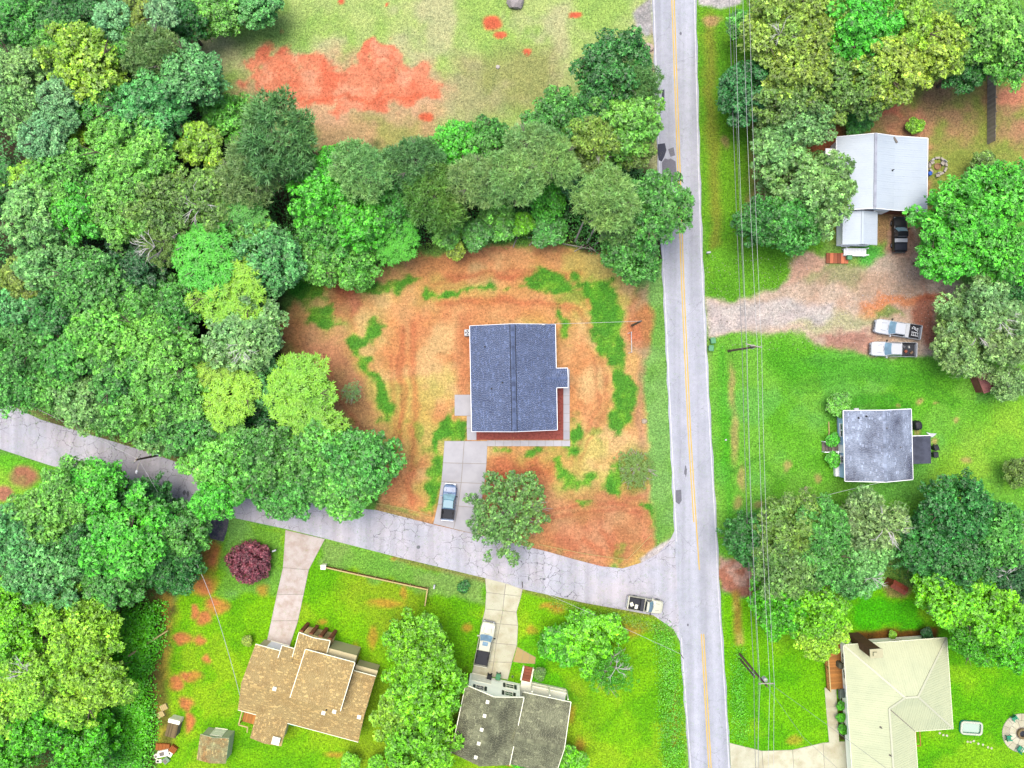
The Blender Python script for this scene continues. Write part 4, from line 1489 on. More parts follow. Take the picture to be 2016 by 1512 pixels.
# ---- 4. tan shingled split-level, lower left
ox, oy = P(502, 1271.6, 3.0)
H4 = thing('split_level_house', 'large house with tan shingle roof in several levels south of the side road', 'house', (ox, oy, 0), math.radians(-15))
LEN, DEP = 17.0, 9.0
pz = .42
pN = plane_from((0, .2), (0, -1), 3.0, pz)
zr4 = zat(pN, (0, -4.4))
pS = plane_from((0, -9.0), (0, 1), 3.0, (zr4 - 3.0) / 4.6)
F4 = [([(0, .2), (7.1, .2), (7.1, -4.4), (0, -4.4)], pN), ([(13.9, .2), (LEN, .2), (LEN, -4.4), (13.9, -4.4)], pN), ([(0, -9), (LEN, -9), (LEN, -4.4), (0, -4.4)], pS)]
roof4 = roof_shingled(H4, F4, M_sh_tan, M_trim_cream, 4, bright=.15, lo=.84, hi=1.1, row=.16)
ridge_caps(roof4, (0, -4.4, zr4), (7.0, -4.4, zr4), M_sh_tan, r1, .3, .36, .07)
ridge_caps(roof4, (13.95, -4.4, zr4), (LEN, -4.4, zr4), M_sh_tan, r1, .3, .36, .07)
pR = plane_from((0, 2.0), (0, -1), 4.6, .30)
F4b = [([(7.1, 2.0), (13.9, 2.0), (13.9, -3.9), (7.1, -3.9)], pR)]
roof4b = roof_shingled(H4, F4b, M_sh_tan, M_trim_cream, 5, bright=.15, lo=.84, hi=1.1, row=.16)
roof4b.name = 'upper_roof'
zu = zat(pR, (0, -3.9))
F4c = [([(5.5, 0.2), (7.65, 0.2), (7.65, 3.6), (5.5, 3.6)], plane_from((5.5, 0), (1, 0), 3.75, .22)), ([(7.65, 0.2), (9.8, 0.2), (9.8, 3.6), (7.65, 3.6)], plane_from((9.8, 0), (-1, 0), 3.75, .22))]
roof4c = roof_shingled(H4, F4c, M_sh_tan, M_trim_cream, 6, bright=.16, lo=.76, hi=1.05, row=.16)
roof4c.name = 'porch_roof'
F4e = [([(3.6, -.6), (5.48, -.6), (5.48, 1.0), (3.6, 1.0)], plane_from((0, 1.0), (0, -1), 3.05, .3))]
roof_shingled(H4, F4e, M_sh_tan, M_trim_cream, 8, bright=.12, lo=.7, hi=.98, row=.16).name = 'entry_roof'
F4d = gable_set(2.6, 7.0, -12.3, -7.6, 3.0, .2)
roof4d = roof_shingled(H4, F4d, M_sh_tan, M_trim_cream, 7, bright=.14, lo=.8, hi=1.1, row=.16)
roof4d.name = 'rear_roof'
fascia(H4, [((0, .24, 2.93), (3.6, .24, 2.93)), ((13.9, .24, 2.93), (LEN, .24, 2.93)), ((7.1, 2.04, 4.53), (13.9, 2.04, 4.53)), ((7.06, 2.0, 4.53), (7.06, -3.9, zu - .07)), ((13.94, 2.0, 4.53), (13.94, -3.9, zu - .07)),
            ((0, -9.04, 2.93), (LEN, -9.04, 2.93)), ((5.46, .2, 3.68), (5.46, 3.6, 3.68)), ((9.84, .2, 3.68), (9.84, 3.6, 3.68)), ((3.6, 1.04, 2.98), (5.48, 1.04, 2.98)), ((3.56, -.6, 3.45), (3.56, 1.0, 2.98)),
            ((5.5, 3.64, 3.68), (7.65, 3.64, 4.15)), ((9.8, 3.64, 3.68), (7.65, 3.64, 4.15))], M_trim_cream, .09, .15)
w4 = [(.35, -8.7), (LEN - .35, -8.7), (LEN - .35, -.1), (.35, -.1)]
wall_part(H4, w4[0], w4[1], .1, 3.0, M_siding_tan)
wall_part(H4, w4[1], w4[2], .1, 3.0, M_siding_tan, (.5, zr4 - .2))
wall_part(H4, w4[2], w4[3], .1, 3.0, M_siding_tan)
wall_part(H4, w4[3], w4[0], .1, 3.0, M_siding_tan, (.5, zr4 - .2))
u4 = [(7.4, -3.7), (13.6, -3.7), (13.6, 1.6), (7.4, 1.6)]
wall_part(H4, u4[0], u4[1], 3.0, zu - .14, M_siding_tan)
wall_part(H4, u4[1], u4[2], .1, 4.6, M_siding_tan)
wall_part(H4, u4[2], u4[3], .1, 4.55, M_siding_tan)
wall_part(H4, u4[3], u4[0], .1, 4.6, M_siding_tan)
opening(H4, w4[2], w4[3], .86, .15, 2.5, 2.2, 'garage_door', trim=M_trim_cream)
opening(H4, w4[2], w4[3], .1, 1.0, 1.2, 1.3, trim=M_trim_cream)
opening(H4, u4[2], u4[3], .3, 2.3, 1.4, 1.3, trim=M_trim_cream)
opening(H4, u4[2], u4[3], .75, 2.3, 1.4, 1.3, trim=M_trim_cream)
for t in (.3, .6, .85):
    opening(H4, w4[0], w4[1], t, 1.0, 1.1, 1.2, trim=M_trim_cream)
opening(H4, w4[1], w4[2], .5, 1.0, 1.1, 1.2, trim=M_trim_cream)
r4 = [(2.9, -12.0), (6.7, -12.0), (6.7, -8.7), (2.9, -8.7)]
for i, j in ((0, 1), (1, 2), (3, 0)):
    wall_part(H4, r4[i], r4[j], .1, 2.95, M_siding_tan, (.5, 3.3) if i == 0 else None)
for x in (5.65, 7.0, 8.35, 9.65):
    mb = MB()
    mb.box(x - .22, x + .22, 3.35, 3.79, -.1, 3.3)
    mb.box(x - .27, x + .27, 3.3, 3.84, 3.3, 3.42)
    for k in range(14):
        mb.box(x - .225, x + .225, 3.345, 3.795, .02 + k * .23, .21 + k * .23, tone=rnd.uniform(.8, 1.2))
    mb.build('porch_pier', M_brick, H4)
mb = MB()
mb.box(5.4, 9.9, 3.5, 3.68, 3.42, 3.6)
mb.build('porch_beam', M_wood_pale, H4)
mb = MB()
mb.box(5.5, 9.8, .0, 3.3, -.1, .25)
mb.build('porch_floor', M_wood_pale, H4)
mb = MB()
mb.box(9.9, 13.7, 1.55, 2.35, -.1, 3.2)
mb.box(9.8, 13.8, 1.5, 2.45, 3.2, 3.3)
mb.build('front_bay', M_siding_tan, H4)
mb = MB()
mb.box(13.95, 16.9, .0, .62, -.1, 2.1)
mb.box(13.9, 17.0, -.05, .72, 2.1, 2.2)
mb.build('side_bay', M_siding_tan, H4)
for x, y, pl in ((4.5, -4.0, pN), (13.0, -4.9, pS), (11.6, -5.6, pS), (16.4, -4.7, pS)):
    vent_box(roof4, x, y, zat(pl, (x, y)), .42, .22, M_trim_cream)
pipe_vent(roof4, 11.9, -5.0, zat(pS, (11.9, -5.0)), .45, M_dark_metal)
vent_box(roof4d, 6.2, -11.5, 3.2, .85, .35, M_trim_cream, 'roof_hatch')
mb = MB()                                     # back deck
for k in range(14):
    mb.box(.35 + k * .165, .35 + k * .165 + .15, -11.6, -9.1, .78, .84, tone=rnd.uniform(.9, 1.5))
mb.box(.35, 2.6, -11.55, -9.15, .55, .78)
for x in (.4, 2.5):
    for y in (-11.5, -9.3):
        mb.box(x - .06, x + .06, y - .06, y + .06, -.1, 1.7)
mb.build('deck', M_wood, H4)
mb = MB()
for a_, b_ in (((.3, -9.2, 1.72), (.3, -11.7, 1.72)), ((.3, -11.7, 1.72), (1.6, -11.7, 1.72)), ((1.6, -11.7, 1.72), (1.6, -12.7, 1.2))):
    trim_line(mb, a_, b_, .16, .08)
mb.build('deck_rail', M_wood_pale, H4)
aw = thing('awning', 'small teal canvas awning beside the rear wall of the tan-roofed house', 'awning', (*P(576, 1420, 1.8), 0), math.radians(-15))
mb = MB()
pl_aw = (.0, .12, 2.25)
deck_slab(mb, [(-.6, -.35), (.6, -.35), (.6, .4), (-.6, .4)], pl_aw, .04)
mb.build('canvas', pm('teal canvas', A(60, 170, 140), .8, .12, 3, .1, col2=A(90, 196, 170), s2=1.5), aw)
for sx in (-.55, .55):
    mb = MB()
    mb.tube([(sx, -.3, 0), (sx, -.3, 2.2)], .03, 6)
    mb.tube([(sx, .35, 0), (sx, .35, 2.25)], .03, 6)
    mb.build('pole', M_white_metal, aw)

# ---- 5. grey-green shingled two-storey house, bottom centre
ox, oy = P(917, 1349, 5.3)
H5 = thing('two_storey_house', 'cream-sided two-storey house with grey green roof beside the curved concrete drive', 'house', (ox, oy, 0), math.radians(-12))
W5, D5 = 7.9, 9.2
F5 = gable_set(0, W5, -D5, 0, 5.3, .46)
roof5 = roof_shingled(H5, F5, M_sh_dark, M_trim_cream, 9, bright=.10, lo=.78, hi=1.15, row=.19, tab=.36)
z5 = 5.3 + W5 / 2 * .46
ridge_caps(roof5, (W5 / 2, -D5, z5), (W5 / 2, 0, z5), M_sh_dark, r1, .3, .5, .11)
for k in range(5):
    vent_box(roof5, W5 / 2 - .75, -.85 - k * 1.85, z5 - .34, .36, .24, M_trim_cream)
pwN = plane_from((0, -.1), (0, -1), 3.5, .49)
yr = -5.2
zrw = zat(pwN, (0, yr))
pwS = plane_from((0, yr), (0, 1), zrw, .49)
pwS = (0, .49, zrw - .49 * yr)
F5b = [([(W5 - .15, -.1), (W5 + 6.55, -.1), (W5 + 6.55, yr), (W5 - .15, yr)], pwN), ([(W5 - .15, yr), (W5 + 6.55, yr), (W5 + 6.55, yr - 4.7), (W5 - .15, yr - 4.7)], pwS)]
roof5b = roof_shingled(H5, F5b, M_sh_dark, M_trim_cream, 10, bright=.08, lo=.74, hi=1.12, row=.19, tab=.36)
roof5b.name = 'wing_roof'
ridge_caps(roof5b, (W5, yr, zrw), (W5 + 6.55, yr, zrw), M_sh_dark, r1, .3, .6, .13)
fascia(H5, [((-.04, 0, 5.24), (-.04, -D5, 5.24)), ((W5 + .04, 0, 5.24), (W5 + .04, -D5, 5.24)), ((0, .04, 5.22), (W5 / 2, .04, z5 - .08)), ((W5, .04, 5.22), (W5 / 2, .04, z5 - .08)),
            ((W5, -.06, 3.43), (W5 + 6.6, -.06, 3.43)), ((W5 + 6.59, -.1, 3.43), (W5 + 6.59, yr, zrw - .08)), ((W5 + 6.59, yr, zrw - .08), (W5 + 6.59, yr - 4.7, zrw - 4.7 * .49 - .08))], M_trim_cream, .09, .17)
w5 = [(.4, -D5 + .3), (W5 - .4, -D5 + .3), (W5 - .4, -.45), (.4, -.45)]
wall_part(H5, w5[0], w5[1], .1, 5.25, M_siding_cream, (.5, z5 - .35))
wall_part(H5, w5[1], w5[2], .1, 5.25, M_siding_cream)
wall_part(H5, w5[2], w5[3], .1, 5.25, M_siding_cream, (.5, z5 - .35))
wall_part(H5, w5[3], w5[0], .1, 5.25, M_siding_cream)
opening(H5, w5[2], w5[3], .77, .12, 2.6, 2.15, 'garage_door', trim=M_trim_cream, pane=M_trim_cream)
opening(H5, w5[2], w5[3], .78, 3.5, 1.0, 1.25, trim=M_trim_cream, shutters=M_shutter)
opening(H5, w5[2], w5[3], .22, 3.5, 1.0, 1.25, trim=M_trim_cream, shutters=M_shutter)
opening(H5, w5[2], w5[3], .20, 1.0, 1.0, 1.3, trim=M_trim_cream, shutters=M_shutter)
w5b = [(W5 - .4, -9.4), (W5 + 6.2, -9.4), (W5 + 6.2, -2.3), (W5 - .4, -2.3)]
wall_part(H5, w5b[0], w5b[1], .1, 3.6, M_siding_cream)
wall_part(H5, w5b[1], w5b[2], .1, 3.6, M_siding_cream, (.6, zrw - .4))
wall_part(H5, w5b[2], w5b[3], .1, 3.6, M_siding_cream)
opening(H5, w5b[2], w5b[3], .8, .7, .95, 2.05, 'door', trim=M_trim_cream)
opening(H5, w5b[2], w5b[3], .35, 1.5, 1.4, 1.3, trim=M_trim_cream, shutters=M_shutter)
opening(H5, w5b[1], w5b[2], .4, 1.5, 1.1, 1.3, trim=M_trim_cream)
mb = MB()                                     # front porch
mb.box(W5 - .3, W5 + 6.2, -2.25, .25, .5, .62)
mb.box(W5 - .2, W5 + 6.1, -2.2, .2, -.1, .5)
mb.build('porch_deck', M_trim_cream, H5)
mb = MB()
for k in range(36):
    x = W5 + 1.25 + k * .14
    mb.box(x - .02, x + .02, .16, .2, .62, 1.5)
mb.box(W5 + 1.15, W5 + 6.2, .13, .23, 1.5, 1.57)
mb.box(W5 + 1.15, W5 + 6.2, .15, .21, .7, .75)
mb.build('porch_rail', M_trim_cream, H5)
for x in (W5 + 1.15, W5 + 3.6, W5 + 6.15):
    mb = MB()
    mb.box(x - .07, x + .07, .1, .24, .62, 3.35)
    mb.build('porch_post', M_trim_cream, H5)
mb = MB()
for k in range(5):
    mb.box(W5 - .35, W5 + .95, .25 + k * .38, .63 + k * .38, -.1, .52 - k * .1, tone=rnd.uniform(.85, 1.15))
mb.build('steps', M_brick, H5)
mb = MB()
for x in (W5 - .4, W5 + 1.0):
    mb.box(x - .09, x + .09, .25, 2.2, -.1, .62)
mb.build('step_wall', M_trim_cream, H5)
mb = MB()
for k in range(12):
    mb.box(W5 - .1 + k * .19, W5 + .07 + k * .19, -11.8, -9.5, .6, .66, tone=rnd.uniform(.8, 1.2))
mb.box(W5 - .1, W5 + 2.1, -11.7, -9.6, -.05, .6)
mb.build('back_deck', M_wood, H5)

# ---- 6. pale metal hip-roofed house, lower right
ox, oy = P(1660.7, 1270, 3.0)
H6 = thing('hip_roof_house', 'house with pale cream metal hip roof, brown chimney and side deck', 'house', (ox, oy, 0), math.radians(4))
U, V, RI = 14.1, -12.4, 6.2
k6 = 3.2 / 6.2
WU, WV = 8.9, -24.0
plW = plane_from((0, 0), (1, 0), 3.0, k6)
plN = plane_from((0, 0), (0, -1), 3.0, k6)
plE = plane_from((U, 0), (-1, 0), 3.0, k6)
plS = plane_from((0, V), (0, 1), 3.0, k6)
plE2 = plane_from((WU, 0), (-1, 0), 3.0, k6)
m_ = WU / 2
F6 = [([(0, 0), (RI, -RI), (m_, V + m_), (0, V + m_)], plW), ([(0, V + m_), (m_, V + m_), (m_, WV), (0, WV)], plW), ([(0, 0), (U, 0), (U - RI, -RI), (RI, -RI)], plN), ([(U, 0), (U, V), (U - RI, -RI)], plE),
      ([(RI, -RI), (U - RI, -RI), (U, V), (WU, V), (m_, V + m_)], plS), ([(m_, V + m_), (WU, V), (WU, WV), (m_, WV)], plE2)]
roof6 = roof_metal(H6, F6, M_metal_cream, M_trim_cream)
mb = MB()
zR = 3 + RI * k6 + .05
zM = 3 + m_ * k6 + .05
for a_, b_ in (((0, 0, 3.05), (RI, -RI, zR)), ((U, 0, 3.05), (U - RI, -RI, zR)), ((U, V, 3.05), (U - RI, -RI, zR)), ((RI, -RI, zR), (U - RI, -RI, zR)), ((RI, -RI, zR), (m_, V + m_, zM)), ((m_, V + m_, zM), (m_, WV, zM))):
    trim_line(mb, a_, b_, .26, .06)
mb.build('hip_cap', pm('pale ridge flashing', A(232, 232, 196), .5, .1, 2, .03), roof6)
mb = MB()
trim_line(mb, (m_ + .1, V + m_ - .1, zM - .05), (WU, V, 3.03), .1, .03)
mb.build('valley_flashing', M_wood_grey, roof6)
fascia(H6, [((0, .03, 2.93), (U, .03, 2.93)), ((-.03, 0, 2.93), (-.03, WV, 2.93)), ((U + .03, 0, 2.93), (U + .03, V, 2.93)), ((WU, V - .03, 2.93), (U, V - .03, 2.93)), ((WU + .03, V, 2.93), (WU + .03, WV, 2.93))], M_trim_cream, .06, .16)
w6 = [(.6, WV + .5), (WU - .6, WV + .5), (WU - .6, V + .6), (U - .6, V + .6), (U - .6, -.6), (.6, -.6)]
for i in range(6):
    wall_part(H6, w6[i], w6[(i + 1) % 6], .1, 2.95, M_siding_cream)
for t in (.08, .18):
    opening(H6, w6[5], w6[0], t, 1.0, 1.1, 1.3, trim=M_trim_cream)
opening(H6, w6[5], w6[0], .27, .3, .95, 2.05, 'door', trim=M_trim_cream)
for t in (.4, .8):
    opening(H6, w6[4], w6[5], t, 1.0, 1.1, 1.3, trim=M_trim_cream)
opening(H6, w6[3], w6[4], .5, 1.0, 1.1, 1.3, trim=M_trim_cream)
mb = MB()
mb.box(2.0, 3.5, -.55, .45, -.1, 6.3)
for k in range(26):
    mb.box(1.985, 3.515, -.565, .465, .05 + k * .24, .24 + k * .24, tone=rnd.uniform(.8, 1.15))
ch = mb.build('chimney', M_brick_brown, H6)
mb = MB()
mb.box(1.9, 3.6, -.65, .55, 6.3, 6.42)
mb.box(2.25, 2.75, -.3, .2, 6.42, 6.7)
mb.build('chimney_cap', pm('pale chimney crown', A(220, 214, 170), .9, .2, 3, .1), ch)
for k, (a_, b_) in enumerate(((4.2, -14.2), (3.4, -10.6))):
    pipe_vent(roof6, a_, b_, 3 + a_ * k6, .4, M_wood_grey)
mb = MB()                                     # west deck
for k in range(34):
    mb.box(-1.65, .55, -7.0 + k * .195, -6.82 + k * .195, .62, .68, tone=rnd.uniform(.8, 1.25))
mb.box(-1.6, .5, -6.95, -.45, .3, .62)
for y in (-6.9, -3.7, -.6):
    mb.box(-1.62, -1.5, y - .06, y + .06, -.05, 1.55)
mb.build('deck', M_wood, H6)
mb = MB()
trim_line(mb, (-1.6, -6.95, 1.58), (-1.6, -.45, 1.58), .14, .07)
for k in range(22):
    mb.box(-1.6, -1.55, -6.8 + k * .29, -6.74 + k * .29, .68, 1.55)
mb.build('deck_rail', M_wood_pale, H6)
mb = MB()
for k in range(8):
    mb.box(9.0 + k * .17, 9.15 + k * .17, V - 2.9, V - .2, .5, .56, tone=rnd.uniform(.7, 1.1))
mb.box(9.0, 10.4, V - 2.85, V - .25, -.05, .5)
trim_line(mb, (10.4, V - 2.9, 1.4), (10.4, V - .2, 1.4), .12, .07)
trim_line(mb, (9.0, V - 2.9, 1.4), (10.4, V - 2.9, 1.4), .12, .07)
mb.build('back_steps', M_wood, H6)

# ---- sheds
def shed(name, label, px, py, h, rot, w, d, zw, pitch, sh, sid, seed, axis='y'):
    x, y = P(px, py, h)
    t = thing(name, label, 'shed', (x, y, 0), math.radians(rot))
    roof_shingled(t, gable_set(-w / 2 - .15, w / 2 + .15, -d / 2 - .15, d / 2 + .15, zw, pitch, axis), sh, M_trim_cream, seed, bright=.14, row=.18)
    c = [(-w / 2, -d / 2), (w / 2, -d / 2), (w / 2, d / 2), (-w / 2, d / 2)]
    pk = zw + w / 2 * pitch - .1
    for i in range(4):
        wall_part(t, c[i], c[(i + 1) % 4], .05, zw - .04, sid, (.5, pk) if i in (0, 2) else None)
    opening(t, c[2], c[3], .5, .1, 1.5, 1.8, 'door', trim=M_trim_cream, pane=M_trim_cream)
    return t


shed('garden_shed', 'small shed with faded tan shingle roof and pale green walls', 418, 1476, 2.6, -8, 3.7, 3.2, 2.4, .22, M_sh_shed, pm('pale green siding', A(222, 232, 180), .7, .06, 2, .05, tone=True), 21)
t = thing('tool_shed', 'narrow weathered plank box shed with a white front end', 'shed', (*P(340, 1434, 1.2), 0), math.radians(-14))
mb = MB()
for k in range(9):
    mb.box(-.75 + k * .167, -.75 + k * .167 + .155, -1.15, .75, 1.32 + .01 * (k % 2), 1.42 + .01 * (k % 2), tone=rnd.uniform(.6, 1.2))
mb.build('roof', pm('mossy grey planks', A(150, 128, 84), .9, .3, 3, .3, tone=True), t)
mb = MB()
mb.box(-.7, .7, -1.1, .7, 0, 1.32)
mb.build('body', M_wood_grey, t)
mb = MB()
mb.box(-.8, .8, .76, 1.3, .9, 1.38)
mb.box(-.74, .74, .72, 1.25, 0, .9)
mb.build('front_box', M_trim_cream, t)


def red_shed(px, py, rot, w, d, label, col):
    t = thing('small_shed', label, 'shed', (*P(px, py, 1.8), 0), math.radians(rot))
    m = pm('rusty red metal', A(*col), .6, .2, 2, .1, col2=A(col[0] * .8, col[1] * .75, col[2] * .75), s2=.9, tone=True)
    for s in (-1, 1):
        mb = MB()
        pl = plane_from((0, s * d / 2), (0, -s), 1.9, .4)
        deck_slab(mb, [(-w / 2, 0), (w / 2, 0), (w / 2, s * d / 2), (-w / 2, s * d / 2)], pl, .05)
        for k in range(int(w / .3)):
            x = -w / 2 + .15 + k * .3
            trim_line(mb, (x, 0, zat(pl, (x, 0)) + .02), (x, s * d / 2, 1.92), .05, .05)
        mb.build('roof', m, t)
    mb = MB()
    mb.box(-w / 2 + .1, w / 2 - .1, -d / 2 + .12, d / 2 - .12, -.02, 1.9)
    mb.build('body', m, t)


red_shed(1944, 752, -68, 2.6, 2.2, 'small dull red metal shed at the edge of the grey-green tree', (186, 110, 100))
red_shed(1770, 1156, -30, 2.3, 1.2, 'low rust-red shed tucked under the dark trees beside the mown grass', (170, 84, 56))

# ------------------------------------------------------------------ pickup trucks
M_tyre = pm('tyre rubber', A(48, 48, 50), .9, .2, 6, .2)
M_rim = pm('alloy rim', A(190, 192, 196), .35, .05, 6, 0, metal=.7)
M_liner = pm('black bed liner', A(62, 64, 70), .8, .3, 4, .2)
M_black_plastic = pm('black plastic', A(40, 41, 44), .6, .1, 5, .05)
M_lamp = pm('headlight lens', A(240, 244, 248), .15, .05, 6, 0)
M_tail = pm('tail light lens', A(170, 30, 24), .2, .1, 6, 0)
M_chrome = pm('chrome', A(200, 204, 210), .2, .05, 5, 0, metal=.8)
M_wglass = glass_mat('windscreen glass', A(116, 150, 166), .1)
M_sglass = glass_mat('dark side glass', (.02, .025, .03, 1), .1)


def paint(name, col):
    return pm(name, A(*col), .35, .04, 1.2, 0, spec=.4, coat=.25)


def pickup(label, px, py, rot, L_, W_, cab0, cab1, mat, roofmat=None, hood=1.08, roof=1.78, bed='liner', toolbox=None, cargo=None, sunroof=False, glass=None, topper=False):
    """Pickup along +x (front at +L/2). cab0/cab1: rear and front of the cab at the belt line."""
    x, y = P(px, py, .9)
    t = thing('pickup_truck', label, 'pickup truck', (x, y, .045), math.radians(rot), 'parked pickup trucks')
    hw = W_ / 2
    xr, xf = -L_ / 2, L_ / 2
    bedr, bedf = xr + .16, cab0 - .06
    zb = hood - .02
    zfl = .62

    def ring(X, w, ztop, zin, zmid, wi=.10):
        return [(X, -w * .86, .34), (X, -w, .46), (X, -w, .78), (X, -w * .985, ztop - .05), (X, -w * .94, ztop), (X, -w + wi, zin), (X, 0, zmid), (X, w - wi, zin), (X, w * .94, ztop), (X, w * .985, ztop - .05), (X, w, .78), (X, w, .46), (X, w * .86, .34)]
    S = []
    S.append(ring(xr, hw * .93, zb - .04, zb - .05, zb - .05))
    S.append(ring(xr + .05, hw * .98, zb, zb, zb))
    S.append(ring(bedr, hw, zb, zb, zb))
    S.append(ring(bedr + .001, hw, zb, zfl, zfl, .13))
    S.append(ring(bedf, hw, zb, zfl, zfl, .13))
    S.append(ring(bedf + .001, hw, zb, zb, zb))
    S.append(ring(cab0, hw, zb, zb + .01, zb + .01))
    S.append(ring(cab1, hw, zb, zb + .02, zb + .05))
    S.append(ring(cab1 + .25, hw * .995, zb, hood + .02, hood + .05))
    S.append(ring(xf - .75, hw * .985, zb - .03, hood - .01, hood + .02))
    S.append(ring(xf - .35, hw * .95, zb - .10, hood - .06, hood - .03))
    S.append(ring(xf - .12, hw * .86, zb - .2, hood - .16, hood - .12))
    S.append(ring(xf, hw * .72, zb - .36, hood - .32, hood - .3))
    mb = MB()
    n = len(S[0])
    for r_ in S:
        mb.v.extend(r_)
    for k in range(len(S) - 1):
        for j in range(n):
            a, b = k * n + j, k * n + (j + 1) % n
            mb.f.append((a, b, b + n, a + n))
            mb.t.append(1.0)
    mb.f.append(tuple(range(n)))
    mb.f.append(tuple(range((len(S) - 1) * n, len(S) * n))[::-1])
    mb.t += [1, 1]
    body = mb.build('body', mat, t)
    bmx = bmesh.new()
    bmx.from_mesh(body.data)
    bmesh.ops.recalc_face_normals(bmx, faces=bmx.faces)
    bmx.to_mesh(body.data)
    bmx.free()
    # bed lining
    mb = MB()
    mb.box(bedr + .02, bedf - .02, -hw + .15, hw - .15, zfl, zfl + .015)
    for k in range(9):
        yy = -hw + .25 + k * (W_ - .5) / 8
        mb.box(bedr + .05, bedf - .05, yy - .03, yy + .03, zfl + .015, zfl + .035)
    for s in (-1, 1):
        mb.box(bedr + .02, bedf - .02, s * (hw - .145), s * (hw - .128), zfl, zb - .03)
    mb.build('bed_liner', M_liner, t)
    # cab
    zr = roof
    gb = [(cab0, -hw * .93), (cab1, -hw * .93), (cab1, hw * .93), (cab0, hw * .93)]
    tw = hw * .76
    tr0, tr1 = cab0 + .16, cab1 - .72
    m1 = []
    z_b = zb - .02

    def cabring(f):
        # f: 0 belt .. 1 roof edge
        w = hw * .93 + (tw - hw * .93) * f
        x0 = cab0 + (tr0 - cab0) * f
        x1 = cab1 + (tr1 - cab1) * f
        z = z_b + (zr - .06 - z_b) * f
        bow = .14 * (1 - f * .5)
        return [(x0, -w, z), (x1 - bow, -w, z), (x1, -w * .55, z), (x1 + bow * .25, 0, z), (x1, w * .55, z), (x1 - bow, w, z), (x0, w, z)]
    mb = MB()
    r0, r1_ = cabring(0), cabring(1)
    n = 7
    top = [(p[0] + (tr0 + tr1 - 2 * p[0]) * .06, p[1] * .93, zr) for p in r1_]
    mb.v.extend(r0 + r1_ + top)
    for lvl in range(2):
        for j in range(n):
            a, b = lvl * n + j, lvl * n + (j + 1) % n
            mb.f.append((a, b, b + n, a + n))
            mb.t.append(1)
    mb.f.append(tuple(range(2 * n, 3 * n)))
    mb.t.append(1)
    cabo = mb.build('cab', roofmat or mat, t)

    def lerp(a, b, f):
        return Vector(a) * (1 - f) + Vector(b) * f

    def pane(name, quadidx, m, f0, f1, s0, s1, off=.012):
        """Glass lying just proud of the cab side between ring points i and j."""
        i, j = quadidx
        q = [lerp(lerp(r0[i], r1_[i], f0), lerp(r0[j], r1_[j], f0), s0), lerp(lerp(r0[i], r1_[i], f0), lerp(r0[j], r1_[j], f0), s1),
             lerp(lerp(r0[i], r1_[i], f1), lerp(r0[j], r1_[j], f1), s1), lerp(lerp(r0[i], r1_[i], f1), lerp(r0[j], r1_[j], f1), s0)]
        nn = (q[1] - q[0]).cross(q[3] - q[0]).normalized()
        c = sum(q, Vector()) / 4 - Vector(((cab0 + cab1) / 2, 0, 1.2))
        if nn.dot(c) < 0:
            nn = -nn
            q = q[::-1]
        return [p + nn * off for p in q], nn
    ws = MB()
    for ij in ((1, 2), (2, 3), (3, 4), (4, 5)):
        q, nn = pane('w', ij, None, .06, .97, .0 if ij != (1, 2) else .12, 1 if ij != (4, 5) else .88)
        ws.face(q)
        ws.face([p - nn * .01 for p in q][::-1])
    ws.build('windscreen', glass or M_wglass, t)
    q, nn = pane('r', (6, 0), None, .15, .9, .1, .9)
    mb = MB()
    mb.face(q)
    mb.face([p - nn * .01 for p in q][::-1])
    mb.build('rear_window', M_sglass, t)
    for (i, j) in ((0, 1), (5, 6)):
        for s0, s1 in ((.06, .46), (.52, .95)):
            q, nn = pane('s', (i, j), None, .12, .86, s0, s1)
            mb = MB()
            mb.face(q)
            mb.face([p - nn * .01 for p in q][::-1])
            mb.build('side_window', M_sglass, t)
    # wheels
    for wx in (xr + L_ * .2, xf - L_ * .165):
        for s in (-1, 1):
            w = MB()
            cyl = [(.0, .2), (.30, .2), (.36, .16), (.38, .08), (.38, -.08), (.36, -.12), (.2, -.12)]
            nseg = 18
            i0 = len(w.v)
            for rr, yy in cyl:
                for j in range(nseg):
                    a = 2 * math.pi * j / nseg
                    w.v.append((wx + rr * math.cos(a), s * (hw - .2 + yy), .38 - .045 + rr * math.sin(a)))
            for k in range(len(cyl) - 1):
                for j in range(nseg):
                    a, b = i0 + k * nseg + j, i0 + k * nseg + (j + 1) % nseg
                    w.f.append((a, b, b + nseg, a + nseg))
                    w.t.append(1)
            wo = w.build('wheel', M_tyre, t)
            w = MB()
            for k in range(5):
                a = k * 2 * math.pi / 5
                p0 = Vector((wx, s * (hw + .004), .335))
                p1 = p0 + Vector((math.cos(a), 0, math.sin(a))) * .22
                w.tube([p0, p1], .035, 5)
            w.build('rim', M_rim, wo)
    # mirrors, lamps, bumpers
    for s in (-1, 1):
        mb = MB()
        mb.box(cab1 - .38, cab1 - .24, s * (hw + .04), s * (hw + .26), zb + .02, zb + .26)
        mb.box(cab1 - .34, cab1 - .28, s * (hw * .9), s * (hw + .05), zb + .06, zb + .12)
        mb.build('mirror', mat if s > 0 else M_black_plastic, t)
        mb = MB()
        mb.box(xf - .30, xf - .075, s * hw * .72 - .12, s * hw * .72 + .12, zb - .30, zb - .17)
        mb.build('headlight', M_lamp, t)
        mb = MB()
        mb.box(xr - .015, xr + .08, s * (hw * .9) - .07, s * (hw * .9) + .05, zb - .35, zb - .06)
        mb.build('tail_light', M_tail, t)
        mb = MB()
        mb.box(cab0 + .4, cab0 + .62, s * (hw + .005), s * (hw + .03), zb - .22, zb - .17)
        mb.box(cab0 + 1.3, cab0 + 1.52, s * (hw + .005), s * (hw + .03), zb - .22, zb - .17)
        mb.build('door_handle', M_black_plastic, t)
    mb = MB()
